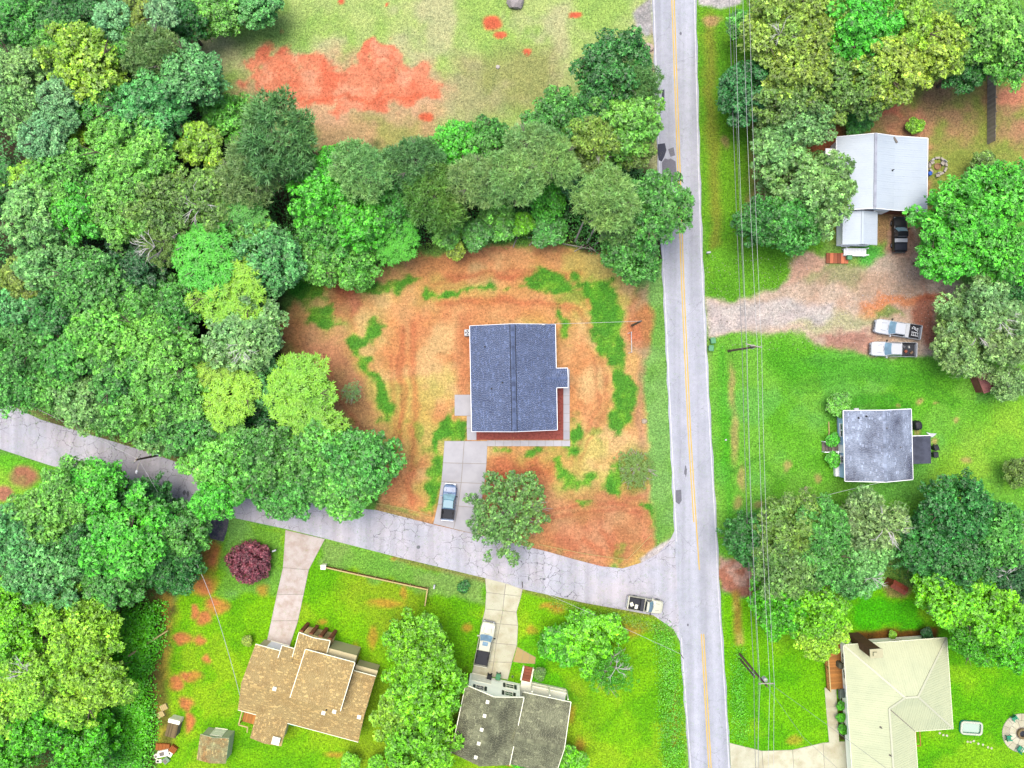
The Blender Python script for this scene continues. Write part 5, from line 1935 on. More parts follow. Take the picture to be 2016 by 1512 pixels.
    mb.box(xf - .1, xf + .1, -hw * .8, hw * .8, .38, .6)
    mb.build('front_bumper', M_chrome, t)
    mb = MB()
    mb.box(xr - .14, xr + .02, -hw * .92, hw * .92, .42, .6)
    mb.build('rear_bumper', M_chrome, t)
    mb = MB()
    mb.box(xf - .05, xf + .02, -hw * .55, hw * .55, .62, zb - .3)
    mb.build('grille', M_black_plastic, t)
    mb = MB()
    for s in (-1, 1):
        trim_line(mb, (cab1 + .12, s * hw * .35, zb + .075), (cab1 + .02, s * hw * .02, zb + .085), .03, .02)
        trim_line(mb, (cab1 + .3, s * hw * .55, hood + .035), (xf - .6, s * hw * .45, hood + .015), .03, .012)
    mb.build('hood_trim', M_black_plastic, t)
    if sunroof:
        mb = MB()
        mb.box(tr0 + .75, tr0 + 1.3, -.38, .38, zr - .01, zr + .012)
        mb.build('sunroof', M_wglass, t)
    if toolbox:
        mb = MB()
        mb.prism([(cab0 - .62, -hw + .06), (cab0 - .1, -hw + .06), (cab0 - .1, hw - .06), (cab0 - .62, hw - .06)], zb + .005, zb + .14, chamfer=.03)
        mb.box(cab0 - .58, cab0 - .14, -hw + .2, hw - .2, zfl + .05, zb + .01)
        mb.build('tool_box', toolbox, t)
    if topper:
        mb = MB()
        for s in (-1, 1):
            trim_line(mb, (bedr, s * (hw - .05), zb + .03), (bedf, s * (hw - .05), zb + .03), .1, .05)
        mb.build('bed_rail', M_black_plastic, t)
    return t, (bedr, bedf, hw, zfl, zb)


P_blue = paint('blue grey car paint', (92, 126, 168))
P_black = paint('black car paint', (40, 42, 48))
P_silver = paint('silver white car paint', (224, 228, 232))
P_silver2 = paint('white car paint', (232, 234, 236))
P_cream = paint('off-white car paint', (240, 238, 206))
pickup('blue grey pickup truck with black bed on the new concrete driveway', 883.5, 989, 85, 5.0, 1.86, -.85, 1.25, P_blue, paint('cab roof with painted sky reflection', (112, 166, 182)), glass=glass_mat('pale windscreen', A(150, 190, 200), .1), topper=True)  # cab colour has the sky's pale blue reflection painted in
t, bb = pickup('black pickup truck parked beside the white metal-roofed house', 1772, 461, 90.5, 4.85, 1.86, -.55, .95, P_black, toolbox=M_white_metal)
mb = MB()
mb.box(bb[0] + .05, bb[1] - .7, -bb[2] + .12, bb[2] - .12, bb[4] - .01, bb[4] + .03)
mb.build('bed_cover', pm('black vinyl cover', A(52, 56, 68), .6, .12, 3, .05), t)
t, bb = pickup('silver pickup truck with ladders in its bed, upper of the two on the dirt drive', 1768.5, 648, 171, 6.5, 2.06, -.75, 1.5, P_silver, toolbox=P_silver)
ld = thing('ladder', 'white ladder lying in the bed of the upper silver truck', 'ladder', (0, 0, 0))
mb = MB()
ox_, oy_ = t.location.x, t.location.y
ca_, sa_ = math.cos(math.radians(171)), math.sin(math.radians(171))


def onbed(u, v, z):
    return (ox_ + u * ca_ - v * sa_, oy_ + u * sa_ + v * ca_, z)


for v in (.15, .6):
    trim_line(mb, onbed(-2.75, v, 1.12), onbed(-1.75, v - .04, 1.12), .08, .06)
for k in range(4):
    trim_line(mb, onbed(-2.6 + k * .25, .15, 1.12), onbed(-2.6 + k * .25, .6, 1.12), .06, .04)
mb.build('ladder_frame', M_white_metal, ld)
ld2 = thing('plank_bundle', 'crossed pale planks in the bed of the upper silver truck', 'planks', (0, 0, 0))
for (a, b, c, d) in ((-2.7, -.1, -1.8, -.5), (-2.7, -.5, -1.8, -.35), (-2.7, -.3, -1.9, -.7)):
    mb = MB()
    trim_line(mb, onbed(a, b, 1.0), onbed(c, d, 1.0), .1, .05)
    mb.build('plank', M_white_metal, ld2)
t, bb = pickup('white pickup truck with ribbed roof, lower of the two on the dirt drive', 1760, 687.5, 178.5, 6.4, 2.04, -.85, 1.5, P_silver2)
mb = MB()
for k in range(7):
    mb.box(-.6, .7, -.6 + k * .2 - .02, -.6 + k * .2 + .02, 1.775, 1.80)
mb.build('roof_rib', P_silver, t)
ox_, oy_ = t.location.x, t.location.y
ca_, sa_ = math.cos(math.radians(178.5)), math.sin(math.radians(178.5))
rb_ = random.Random(3)
for k, (u, v, c, nm) in enumerate(((-2.5, .4, (150, 120, 90), 'brown'), (-2.1, -.35, (205, 205, 200), 'white'), (-1.7, .25, (170, 90, 60), 'rusty red'), (-1.4, -.4, (110, 110, 116), 'grey'))):
    mb = MB()
    M4 = Matrix.Translation(onbed(u, v, .70)) @ Matrix.Rotation(rb_.uniform(0, 3), 4, 'Z')
    w, d, h = rb_.uniform(.16, .28), rb_.uniform(.1, .18), rb_.uniform(.12, .25)
    mb.box(-w, w, -d, d, 0, h, M4)
    mb.box(-w * .8, w * .8, -d * .7, d * .7, h, h + .03, M4)
    tag(mb.build('tool_case', pm('case paint', A(*c), .6, .2, 4, .05)), nm + ' case among the clutter in the white ribbed-roof truck bed', 'case', 'clutter in the truck bed')
t, bb = pickup('off-white pickup truck with loaded bed pulled over at the road junction', 1270.5, 1191, -9, 5.0, 1.84, -.1, 1.1, P_cream, toolbox=M_dark_metal)
ox_, oy_ = t.location.x, t.location.y
ca_, sa_ = math.cos(math.radians(-9)), math.sin(math.radians(-9))
for k, (u, v, w, d, h) in enumerate(((-1.9, -.2, .22, .25, .35), (-1.2, -.45, .3, .2, .25))):
    mb = MB()
    M4 = Matrix.Translation(onbed(u, v, .70)) @ Matrix.Rotation(.3 + k, 4, 'Z')
    mb.prism([(-w, -d), (w, -d), (w, d), (-w, d)], 0, h, chamfer=.04)
    o = mb.build('bucket_box', M_trim_cream)
    o.matrix_world = M4
    tag(o, ('square pale tub at the tail of the off-white truck bed', 'flat pale crate beside the tub in the off-white truck bed')[k], 'tub')
pickup('off-white crew-cab pickup truck with sunroof on the curved concrete drive', 954.5, 1269, 79, 6.3, 2.04, -.75, 1.5, P_cream, sunroof=True)

# ------------------------------------------------------------------ poles, wires, bins, fences
M_pole = pm('creosoted pole', A(128, 108, 88), .9, .3, 3, .3)
M_arm = pm('bleached crossarm', A(206, 200, 178), .8, .15, 3, .15)
M_wire = pm('aluminium wire', A(226, 226, 222), .5, .05, 1, 0)
M_cable = pm('grey cable sheath', A(150, 150, 150), .6, .1, 1, 0)
M_ins = pm('grey porcelain', A(190, 192, 196), .4, .05, 5, 0)
M_trafo = pm('transformer grey', A(214, 214, 210), .5, .06, 3, .03)
M_green = pm('green bin plastic', A(96, 176, 120), .5, .08, 3, .03)
M_black_cover = pm('black vinyl', A(40, 42, 46), .6, .2, 4, .3)


def utility_pole(name, label, base, h, arm, arm_z, arm_rot, trafo=None, extras=()):
    t = thing(name, label, 'utility pole', (*base, 0))
    mb = MB()
    mb.tube([(0, 0, -.3), (0, 0, h * .5), (0, 0, h)], [.17, .15, .11], 10)
    mb.build('pole', M_pole, t)
    if arm:
        mb = MB()
        M4 = Matrix.Rotation(arm_rot, 4, 'Z')
        mb.box(arm[0], arm[1], .12, .23, arm_z - .07, arm_z + .07, M4)
        a = mb.build('crossarm', M_arm, t)
        for x in (arm[0] + .1, (arm[0] + arm[1]) / 2 + .35, arm[1] - .1):
            mb = MB()
            v = M4 @ Vector((x, .17, 0))
            mb.lathe([(.03, arm_z + .07), (.03, arm_z + .13), (.08, arm_z + .15), (.05, arm_z + .19), (.08, arm_z + .22), (.03, arm_z + .27)], 8, (v.x, v.y))
            mb.build('insulator', M_ins, a)
        mb = MB()
        trim_line(mb, M4 @ Vector((arm[0] + .4, .1, arm_z - .07)), (0, 0, arm_z - .7), .04, .03)
        trim_line(mb, M4 @ Vector((arm[1] - .3, .1, arm_z - .07)), (0, 0, arm_z - .7), .04, .03)
        mb.build('brace', M_dark_metal, t)
    if trafo:
        x, y, z = trafo
        mb = MB()
        mb.lathe([(.22, z), (.27, z + .04), (.27, z + .72), (.23, z + .8), (.1, z + .86)], 16, (x, y))
        tr = mb.build('transformer', M_trafo, t)
        mb = MB()
        mb.lathe([(.04, z + .8), (.06, z + .9), (.03, z + 1.0)], 8, (x + .1, y))
        mb.lathe([(.04, z + .8), (.06, z + .9), (.03, z + 1.0)], 8, (x - .1, y))
        mb.build('bushing', M_ins, tr)
        mb = MB()
        trim_line(mb, (x * .9, y * .9, z + .5), (0, 0, z + .5), .1, .1)
        mb.build('bracket', M_dark_metal, t)
    return t


B1 = P(1434, 691)
B2 = P(1455, 1286)
utility_pole('utility_pole', 'tall utility pole with crossarm and transformer beside the dirt driveway entrance', B1, 11.0, (-1.1, 1.0), 10.5, -.22, (.32, .12, 8.6))
p2 = utility_pole('utility_pole', 'tall utility pole with crossarm by the lawn of the cream metal-roofed house', B2, 11.0, (-.9, 1.1), 10.5, 0, (.2, .35, 9.2))
st2 = thing('utility_pole', 'short dark stub pole propped against the southern utility pole', 'utility pole', (*P(1456, 1297), 0))
mb = MB()
mb.tube([(0, 0, -.2), (0, 0, 5.9), (.0, .0, 6.4)], [.15, .12, .1], 9)
mb.build('pole', M_pole, st2)
for z in (3.2, 4.6, 5.4):
    mb = MB()
    mb.box(-.14, .3, -.06, .06, z, z + .1)
    mb.build('cable_clamp', M_ins, st2)
B3 = P(323, 894)
p3 = utility_pole('utility_pole', 'street lamp pole with crossed arm at the bend of the side road', B3, 7.4, (-.8, .7), 6.9, .9, None)
mb = MB()
mb.tube([(0, 0, 6.0), (-.3, -.8, 6.3), (-.5, -1.5, 6.25)], .045, 8)
mb.build('lamp_arm', M_arm, p3)
mb = MB()
mb.tube([(-.5, -1.45, 6.25), (-.56, -1.7, 6.22), (-.62, -1.95, 6.2)], [.09, .19, .1], 10)
mb.build('lamp_head', M_white_metal, p3)
mb = MB()
mb.box(-.15, .55, .1, .5, 2.0, 2.5)
mb.build('control_box', pm('pale blue box', A(190, 214, 232), .5, .08, 3, .02), p3)
B4 = P(1244, 641)
p4 = utility_pole('utility_pole', 'thin utility pole feeding the slate blue roofed house beside the road verge', B4, 7.4, None, 0, 0)
mb = MB()
mb.lathe([(.05, 7.0), (.09, 7.1), (.05, 7.2)], 8, (-.1, 0))
mb.build('insulator', M_ins, p4)


def wire(label, pts, r=.022, sag=.6, mat=None, name='power_line'):
    """Hanging wire through 3-D supports."""
    mb = MB()
    path = []
    for a, b in zip(pts[:-1], pts[1:]):
        a, b = Vector(a), Vector(b)
        n = 14
        for k in range(n + (1 if b == Vector(pts[-1]) else 0)):
            f = k / n
            p = a.lerp(b, f)
            p.z -= sag * 4 * f * (1 - f)
            path.append(p)
    mb.tube(path, r, 5)
    o = mb.build(name, mat or M_wire)
    return tag(o, label, 'power line', 'overhead lines along the road')


def W(px, py, z):
    return P3(px, py, z)


b1, b2 = Vector((*B1, 0)), Vector((*B2, 0))
wire('thick grey cable pair on the west side of the overhead lines along the road', [W(1431, -190, 6.9), b1 + Vector((-.2, 0, 6.6)), b2 + Vector((-.2, 0, 6.7)), W(1497, 1750, 6.8)], .034, .5, M_cable, 'telephone_cable')
wire('thinner cable hanging close beside the thick grey overhead cable', [W(1437, -190, 7.4), b1 + Vector((.2, 0, 7.1)), b2 + Vector((.22, 0, 7.2)), W(1502, 1750, 7.4)], .022, .6, M_cable, 'telephone_cable')
wire('westernmost thin bare wire on the crossarms along the road', [W(1444, -190, 10.8), b1 + Vector((-.95, .35, 10.78)), b2 + Vector((-.8, .17, 10.78)), W(1494, 1750, 10.8)], .02, .7)
wire('middle thin bare wire on the crossarms along the road', [W(1458, -190, 10.8), b1 + Vector((.35, .1, 10.78)), b2 + Vector((.45, .17, 10.78)), W(1517, 1750, 10.8)], .02, .7)
wire('easternmost thin bare wire on the crossarms along the road', [W(1472, -190, 10.8), b1 + Vector((.9, -.05, 10.78)), b2 + Vector((1.0, .17, 10.78)), W(1531, 1750, 10.8)], .02, .7)
wire('black and white service wire from the thin pole to the slate blue roofed house', [Vector((*B4, 7.1)), H1.matrix_basis @ Vector((3.7, 7.15, 4.1))], .024, .25, M_wire, 'service_line')
wire('service wire from the overhead lines to the south gable of the stained grey roof', [W(1475, 1030, 7.0), W(1590, 985, 6.6), H3.matrix_basis @ Vector((0, -4.8, 4.6))], .024, .3, M_wire, 'service_line')
wire('service wire from the southern pole down to the cream metal roof', [b2 + Vector((.3, 0, 8.6)), H6.matrix_basis @ Vector((4.0, -16.2, 5.6))], .022, .4, M_cable, 'service_line')
wire('steeper service wire running from the southern pole towards the concrete drive', [b2 + Vector((.3, -.1, 8.0)), W(1580, 1450, 6.0), W(1700, 1560, 5.5)], .02, .2, M_cable, 'service_line')
wire('white service wire crossing the clay yard to the tan-roofed house', [W(391, 1118, 5.8), W(425, 1205, 5.2), H4.matrix_basis @ Vector((.1, -6.4, 4.3))], .03, .2, M_wire, 'service_line')
wire('thin wire from the street lamp pole along the upper side of the side road', [W(-60, 742, 7.0), Vector((*B3, 6.9))], .02, .4, M_wire)
wire('thin wire from the street lamp pole over the side road towards the woods', [Vector((*B3, 6.9)), W(391, 1118, 5.8)], .022, .3, M_wire)
wire('slack pale cable above the weedy bank of the lower road corner', [W(1030, 1150, 2.6), W(1180, 1215, 3.2), W(1345, 1290, 3.0)], .02, .15, M_wire)
dp = thing('utility_pole', 'slim wooden service pole beside the pink clay path', 'utility pole', (*P(395, 1100), 0))
mb = MB()
mb.tube([(0, 0, -.2), (0, 0, 6.0)], [.09, .06], 8)
mb.build('pole', M_pole, dp)
for lab, px, py, px2, py2 in (('slim post holding the slack cable near the curved drive mouth', 1028, 1146, 0, 0), ('slim post holding the slack cable at the road corner', 1336, 1281, 0, 0)):
    q = thing('cable_post', lab, 'post', (*P(px, py), 0))
    mb = MB()
    mb.tube([(0, 0, -.1), (0, 0, 2.8)], [.06, .05], 8)
    mb.build('post', M_pole, q)


def string_line(label, pts, zz=.35):
    t = thing('string_line', label, 'string line', (0, 0, 0))
    mb = MB()
    mb.tube([(*P(px, py), zz) for px, py in pts], .03, 5)
    mb.build('string', pm('yellow string', A(236, 214, 130), .8, .1, 2, 0), t)
    for px, py in pts:
        mb = MB()
        x, y = P(px, py)
        mb.box(x - .03, x + .03, y - .03, y + .03, -.1, zz + .08)
        mb.build('stake', M_wood_pale, t)


string_line('yellow string on stakes along the lot edge west of the new driveway', [(742, 990), (800, 1001), (850, 1015)])
string_line('yellow string on stakes round the clay corner by the junction', [(1062, 1071), (1150, 1089), (1234, 1101), (1281, 1053)])


def wheelie_bin(label, px, py, rz, mat):
    t = thing('wheelie_bin', label, 'bin', (*P(px, py, 1.0), 0), math.radians(rz), 'wheeled rubbish bins')
    mb = MB()
    i = len(mb.v)
    for z, s in ((.06, .24), (.95, .30)):
        mb.v.extend([(-s, -s, z), (s, -s, z), (s, s * 1.1, z), (-s, s * 1.1, z)])
    for q in ((3, 2, 1, 0), (4, 5, 6, 7), (0, 1, 5, 4), (1, 2, 6, 5), (2, 3, 7, 6), (3, 0, 4, 7)):
        mb.f.append(tuple(i + k for k in q))
        mb.t.append(1)
    mb.build('body', mat, t)
    mb = MB()
    mb.prism([(-.34, -.36), (.34, -.36), (.34, .38), (-.34, .38)], .955, 1.06, chamfer=.05)
    mb.box(-.3, .3, .38, .46, .9, .96)
    mb.build('lid', mat, t)
    for s in (-1, 1):
        mb = MB()
        mb.tube([(s * .2, .3, .12), (s * .3, .3, .12)], .12, 12)
        mb.build('wheel', M_tyre, t)


wheelie_bin('green wheeled bin on the verge, nearer the dirt drive of the roadside pair', 1404.5, 671, 8, M_green)
wheelie_bin('green wheeled bin on the verge, further from the dirt drive of the roadside pair', 1400.5, 686, -4, M_green)
wheelie_bin('green wheeled bin standing south of the red step deck', 1673, 506, -3, M_green)
wheelie_bin('green wheeled bin against the cream two-storey wall by the garage', 980.5, 1334, -12, M_green)
wheelie_bin('black wheeled bin against the cream two-storey wall by the garage', 963, 1335.5, -12, M_black_plastic)
wheelie_bin('dark wheeled bin at the east side of the flat annex roof, lower of the pair', 1843, 896, 5, M_dark_metal)
wheelie_bin('dark wheeled bin at the east side of the flat annex roof, upper of the pair', 1844, 882, 20, M_black_plastic)


def draped(name, label, cat, px, py, w, d, h, rz, mat):
    """Something under a vinyl cover: a rounded, pleated hood."""
    t = thing(name, label, cat, (*P(px, py, h), 0), math.radians(rz))
    mb = MB()
    n = 28
    rows = []
    for k, (f, z) in enumerate(((1.08, 0), (1.04, h * .35), (1.0, h * .8), (.9, h * .95), (.55, h), (.12, h * 1.01))):
        rows.append([(w / 2 * f * (1 + (.05 * math.sin(j * 5.3) if k < 4 else 0)) * abs(math.cos(2 * math.pi * j / n)) ** .7 * (1 if math.cos(2 * math.pi * j / n) > 0 else -1),
                      d / 2 * f * (1 + (.05 * math.cos(j * 4.1) if k < 4 else 0)) * abs(math.sin(2 * math.pi * j / n)) ** .7 * (1 if math.sin(2 * math.pi * j / n) > 0 else -1), z) for j in range(n)])
    for r_ in rows:
        mb.v.extend(r_)
    for k in range(len(rows) - 1):
        for j in range(n):
            a, b = k * n + j, k * n + (j + 1) % n
            mb.f.append((a, b, b + n, a + n))
            mb.t.append(1)
    mb.f.append(tuple((len(rows) - 1) * n + j for j in range(n)))
    mb.t.append(1)
    mb.build('cover', mat, t, True)
    mb = MB()
    mb.box(-w * .3, w * .3, -d * .3, d * .3, -.01, h * .5)
    mb.build('frame', M_dark_metal, t)
    return t


draped('covered_grill', 'black covered grill by the east wall of the stained grey roof', 'grill', 1810, 838, 1.0, 1.25, 1.1, 8, M_black_cover)
draped('covered_grill', 'grey covered grill on the wooden side deck', 'grill', 1657, 1312, .7, .9, 1.7, 0, pm('grey vinyl', A(110, 108, 84), .7, .15, 3, .2))
tq = thing('porch_bench', 'blue grey bench at the south end of the wooden side deck', 'bench', (*P(1658, 1366, 1.2), .68), math.radians(4))
for (a, b, c, d, e, f, nm) in ((-.5, .5, -.6, .6, .38, .44, 'seat'), (-.5, -.42, -.6, .6, .44, .95, 'backrest'), (-.45, -.38, -.55, -.48, 0, .38, 'leg'), (.38, .45, -.55, -.48, 0, .38, 'leg'), (-.45, -.38, .48, .55, 0, .38, 'leg'), (.38, .45, .48, .55, 0, .38, 'leg')):
    mb = MB()
    mb.box(a, b, c, d, e, f)
    mb.build(nm, pm('blue grey paint', A(110, 124, 110), .7, .15, 3, .1), tq)

# timber fence south of the side road
fn = thing('rail_fence', 'low brown board fence with pale cap rail beside the side road', 'fence', (0, 0, 0))
seg = [(640, 1113), (707, 1128), (775, 1142.5), (843, 1157), (838, 1189)]
M_fence = pm('red brown fence board', A(164, 100, 64), .85, .25, 3, .2, tone=True)
for a, b in zip(seg[:-1], seg[1:]):
    n = max(1, round(math.hypot(a[0] - b[0], a[1] - b[1]) / 34))
    for k in range(n):
        pa = P3(a[0] + (b[0] - a[0]) * k / n, a[1] + (b[1] - a[1]) * k / n)
        pb = P3(a[0] + (b[0] - a[0]) * (k + 1) / n, a[1] + (b[1] - a[1]) * (k + 1) / n)
        for z in (.22, .5, .78):
            mb = MB()
            trim_line(mb, pa + Vector((0, 0, z)), pb + Vector((0, 0, z)), .04, .22)
            mb.build('board', M_fence, fn)
        mb = MB()
        trim_line(mb, pa + Vector((0, 0, .96)), pb + Vector((0, 0, .96)), .16, .04)
        mb.build('cap_rail', M_wood_pale, fn)
        mb = MB()
        mb.box(pa.x - .09, pa.x + .09, pa.y - .09, pa.y + .09, -.2, 1.04)
        mb.build('post', M_wood_pale, fn)
mb = MB()
x, y = P(*seg[0])
mb.box(x - .3, x + .3, y - .28, y + .28, -.1, 1.0)
mb.prism([(x - .36, y - .34), (x + .36, y - .34), (x + .36, y + .34), (x - .36, y + .34)], 1.0, 1.1, chamfer=.04)
tag(mb.build('gate_pillar', M_trim_cream), 'stout pale pillar at the west end of the low brown fence', 'pillar')

# plank fence in the north-east corner
fn = thing('plank_fence', 'tall grey plank fence running north-south near the top right trees', 'fence', (0, 0, 0))
for k in range(5):
    pa = P3(1944 - k * .2, 145 + k * 28)
    pb = P3(1944 - (k + 1) * .2, 145 + (k + 1) * 28)
    mb = MB()
    for j in range(12):
        y0 = pb.y + (pa.y - pb.y) * j / 12
        mb.box(pa.x - .012, pa.x + .012, y0 + .01, y0 + (pa.y - pb.y) / 12 - .01, 0, 1.8 + rnd.uniform(-.04, .04), tone=rnd.uniform(1.3, 2.0))
    tag(mb.build('planks', M_wood_grey, fn), kind='stuff')
    for z in (.4, 1.4):
        mb = MB()
        mb.box(pa.x + .014, pa.x + .06, pb.y, pa.y, z, z + .1)
        mb.build('rail', M_wood_grey, fn)
    mb = MB()
    mb.box(pa.x + .0625, pa.x + .16, pa.y - .05, pa.y + .05, -.2, 1.85)
    mb.build('post', M_wood_grey, fn)

# white pipe frame by the verge
t = thing('sign_frame', 'white pipe sign frame standing on the bare verge below the thin pole', 'sign frame', (0, 0, 0))
pa, pb = P3(1240, 655), P3(1241, 694)
mb = MB()
mb.tube([pa + Vector((0, 0, 1.2)), pb + Vector((0, 0, 1.2))], .045, 8)
mb.build('bar', M_white_metal, t)
for q in (pa, pb):
    mb = MB()
    mb.tube([q, q + Vector((0, 0, 1.2))], .05, 8)
    mb.build('leg', M_white_metal, t)
    mb = MB()
    mb.tube([q + Vector((-.3, -.1, .02)), q + Vector((.3, .1, .02))], .04, 6)
    mb.build('foot', M_white_metal, t)


def mailbox(label, px, py, rz):
    t = thing('mailbox', label, 'mailbox', (*P(px, py, 1.0), 0), math.radians(rz))
    mb = MB()
    mb.box(-.05, .05, -.05, .05, -.1, .95)
    mb.build('post', M_wood_grey, t)
    mb = MB()
    prof = [(-.12, 0), (.12, 0), (.12, .14), (.085, .22), (0, .26), (-.085, .22), (-.12, .14)]
    a = [(-.27, p[0], .95 + p[1]) for p in prof]
    b = [(.27, p[0], .95 + p[1]) for p in prof]
    mb.v.extend(a + b)
    n = len(prof)
    for j in range(n):
        mb.f.append((j, (j + 1) % n, n + (j + 1) % n, n + j))
        mb.t.append(1)
    mb.f += [tuple(range(n))[::-1], tuple(range(n, 2 * n))]
    mb.t += [1, 1]
    mb.build('box', M_white_metal, t)
    mb = MB()
    mb.box(.1, .14, .122, .135, 1.1, 1.3)
    mb.build('flag', M_tail, t)


mailbox('white mailbox on the grass verge east of the road', 1395, 497, 5)
mailbox('pale mailbox at the corner of the low brown fence', 855, 1155, 80)
mailbox('white mailbox beside the purple-leaved shrub lawn', 540, 1084, 20)


def rock(label, px, py, s, seed, col=(206, 186, 160), h=0, name='rock', cat='rock', group=None):
    r = random.Random(seed)
    bm_ = bmesh.new()
    bmesh.ops.create_icosphere(bm_, subdivisions=2, radius=s)
    for v in bm_.verts:
        v.co *= r.uniform(.8, 1.15)
        v.co.z *= .6
        v.co.z = max(v.co.z, -s * .3)
    me = bpy.data.meshes.new(name)
    bm_.to_mesh(me)
    bm_.free()
    me.materials.append(pm('stone', A(*col), .9, .3, 4, .4))
    o = bpy.data.objects.new(name, me)
    COL.objects.link(o)
    o.location = (*P(px, py), s * .25)
    return tag(o, label, cat, group)


rock('pale round boulder on the verge east of the clay lot', 1268, 829, .42, 1)
rock('flat grey stone outcrop at the top edge of the north field', 1014, 3, 1.3, 2, (190, 180, 176))
rock('pale boulder on the road verge left of the junction', 1276, 96, .7, 3, (220, 196, 178))
rock('small pale stone in the north field', 980, 132, .3, 4, (220, 210, 196))
rock('small round stump on the lawn west of the stained grey roof', 1586, 962, .3, 5, (196, 180, 150))
rock('white pebble boulder on the lawn beside the overhead lines', 1429, 866, .15, 6, (240, 240, 236))

# ------------------------------------------------------------------ trees
def leaf_material(name, transl=.12):
    m, nt, bs = new_mat(name)
    oi = nt.nodes.new('ShaderNodeObjectInfo')
    at = nt.nodes.new('ShaderNodeAttribute')
    at.attribute_name = 'tone'
    n = noise(nt, 1.6, 4, .6, 'World')
    hue = ramp(nt, n.outputs[0], [(.3, (.84, .94, .92, 1)), (.7, (1.18, 1.06, 1.0, 1))])
    c = mixc(nt, 1.0, oi.outputs['Color'], at.outputs['Color'], 'MULTIPLY')
    c = mixc(nt, 1.0, c, hue, 'MULTIPLY')
    n2 = noise(nt, .16, 3, .6, 'World')
    c = mixc(nt, 1.0, c, ramp(nt, n2.outputs[0], [(.34, (.80, .90, .90, 1)), (.66, (1.22, 1.10, 1.04, 1))]), 'MULTIPLY')
    nt.links.new(c, bs.inputs['Base Color'])
    bs.inputs['Roughness'].default_value = .42
    bs.inputs['Specular IOR Level'].default_value = .36
    tr = nt.nodes.new('ShaderNodeBsdfTranslucent')
    nt.links.new(mixc(nt, 1.0, c, (1.1, 1.15, .6, 1), 'MULTIPLY'), tr.inputs[0])
    mx = nt.nodes.new('ShaderNodeMixShader')
    mx.inputs[0].default_value = transl
    nt.links.new(bs.outputs[0], mx.inputs[1])
    nt.links.new(tr.outputs[0], mx.inputs[2])
    nt.links.new(mx.outputs[0], nt.nodes['Material Output'].inputs[0])
    return m


M_leaf = leaf_material('leaves')
M_bark = pm('bark', A(128, 110, 92), .9, .3, 3, .5)
M_dead = pm('bleached dead wood', A(244, 238, 230), .9, .2, 3, .2)


def unit(v):
    return v / (np.linalg.norm(v, axis=-1, keepdims=True) + 1e-9)


def mesh_from_arrays(name, verts, per, tones, mat):
    """verts: (n, per, 3) polygons."""
    n = len(verts)
    me = bpy.data.meshes.new(name)
    me.vertices.add(n * per)
    me.vertices.foreach_set('co', np.ascontiguousarray(verts, dtype=np.float32).ravel())
    me.loops.add(n * per)
    me.loops.foreach_set('vertex_index', np.arange(n * per))
    me.polygons.add(n)
    me.polygons.foreach_set('loop_start', np.arange(0, n * per, per))
    me.update(calc_edges=True)
    at = me.attributes.new('tone', 'FLOAT', 'FACE')
    at.data.foreach_set('value', np.ascontiguousarray(tones, dtype=np.float32))
    me.materials.append(mat)
    return me


def leaves(rs, p, out, length, width, spread=.7, upw=.4):
    """Diamond-shaped folded leaves at points p, facing roughly outwards."""
    n = len(p)
    nrm = unit(out * .7 + np.array([0, 0, upw]) + rs.normal(0, spread, (n, 3)) * .6)
    t = unit(np.cross(nrm, rs.normal(0, 1, (n, 3))))
    s = np.cross(nrm, t)
    L_ = (length * rs.uniform(.6, 1.35, n))[:, None]
    w = (width * rs.uniform(.7, 1.25, n))[:, None]
    droop = nrm * L_ * .18
    return np.stack([p - t * L_ * .5 - droop, p + s * w * .5, p + t * L_ * .5 - droop, p - s * w * .5], 1)


def lobes_for(rs, n, rmin, rmax, zmin, spread, flat, uneven):
    k = np.arange(n) + .5
    z = 1 - (1 - zmin) * k / n
    ph = k * 2.39996 + rs.uniform(0, 6)
    rr = np.sqrt(np.clip(1 - z * z, 0, 1))
    d = np.stack([rr * np.cos(ph), rr * np.sin(ph), z], 1) + rs.normal(0, .12, (n, 3))
    d = unit(d)
    ang = np.arctan2(d[:, 1], d[:, 0])
    a1, a2 = rs.uniform(0, 6, 2)
    mod = 1 + uneven * (np.sin(2 * ang + a1) * .6 + np.sin(3 * ang + a2) * .5)
    c = d * spread * mod[:, None] * rs.uniform(.85, 1.12, (n, 1))
    c[:, 2] *= flat
    return c, rs.uniform(rmin, rmax, n)


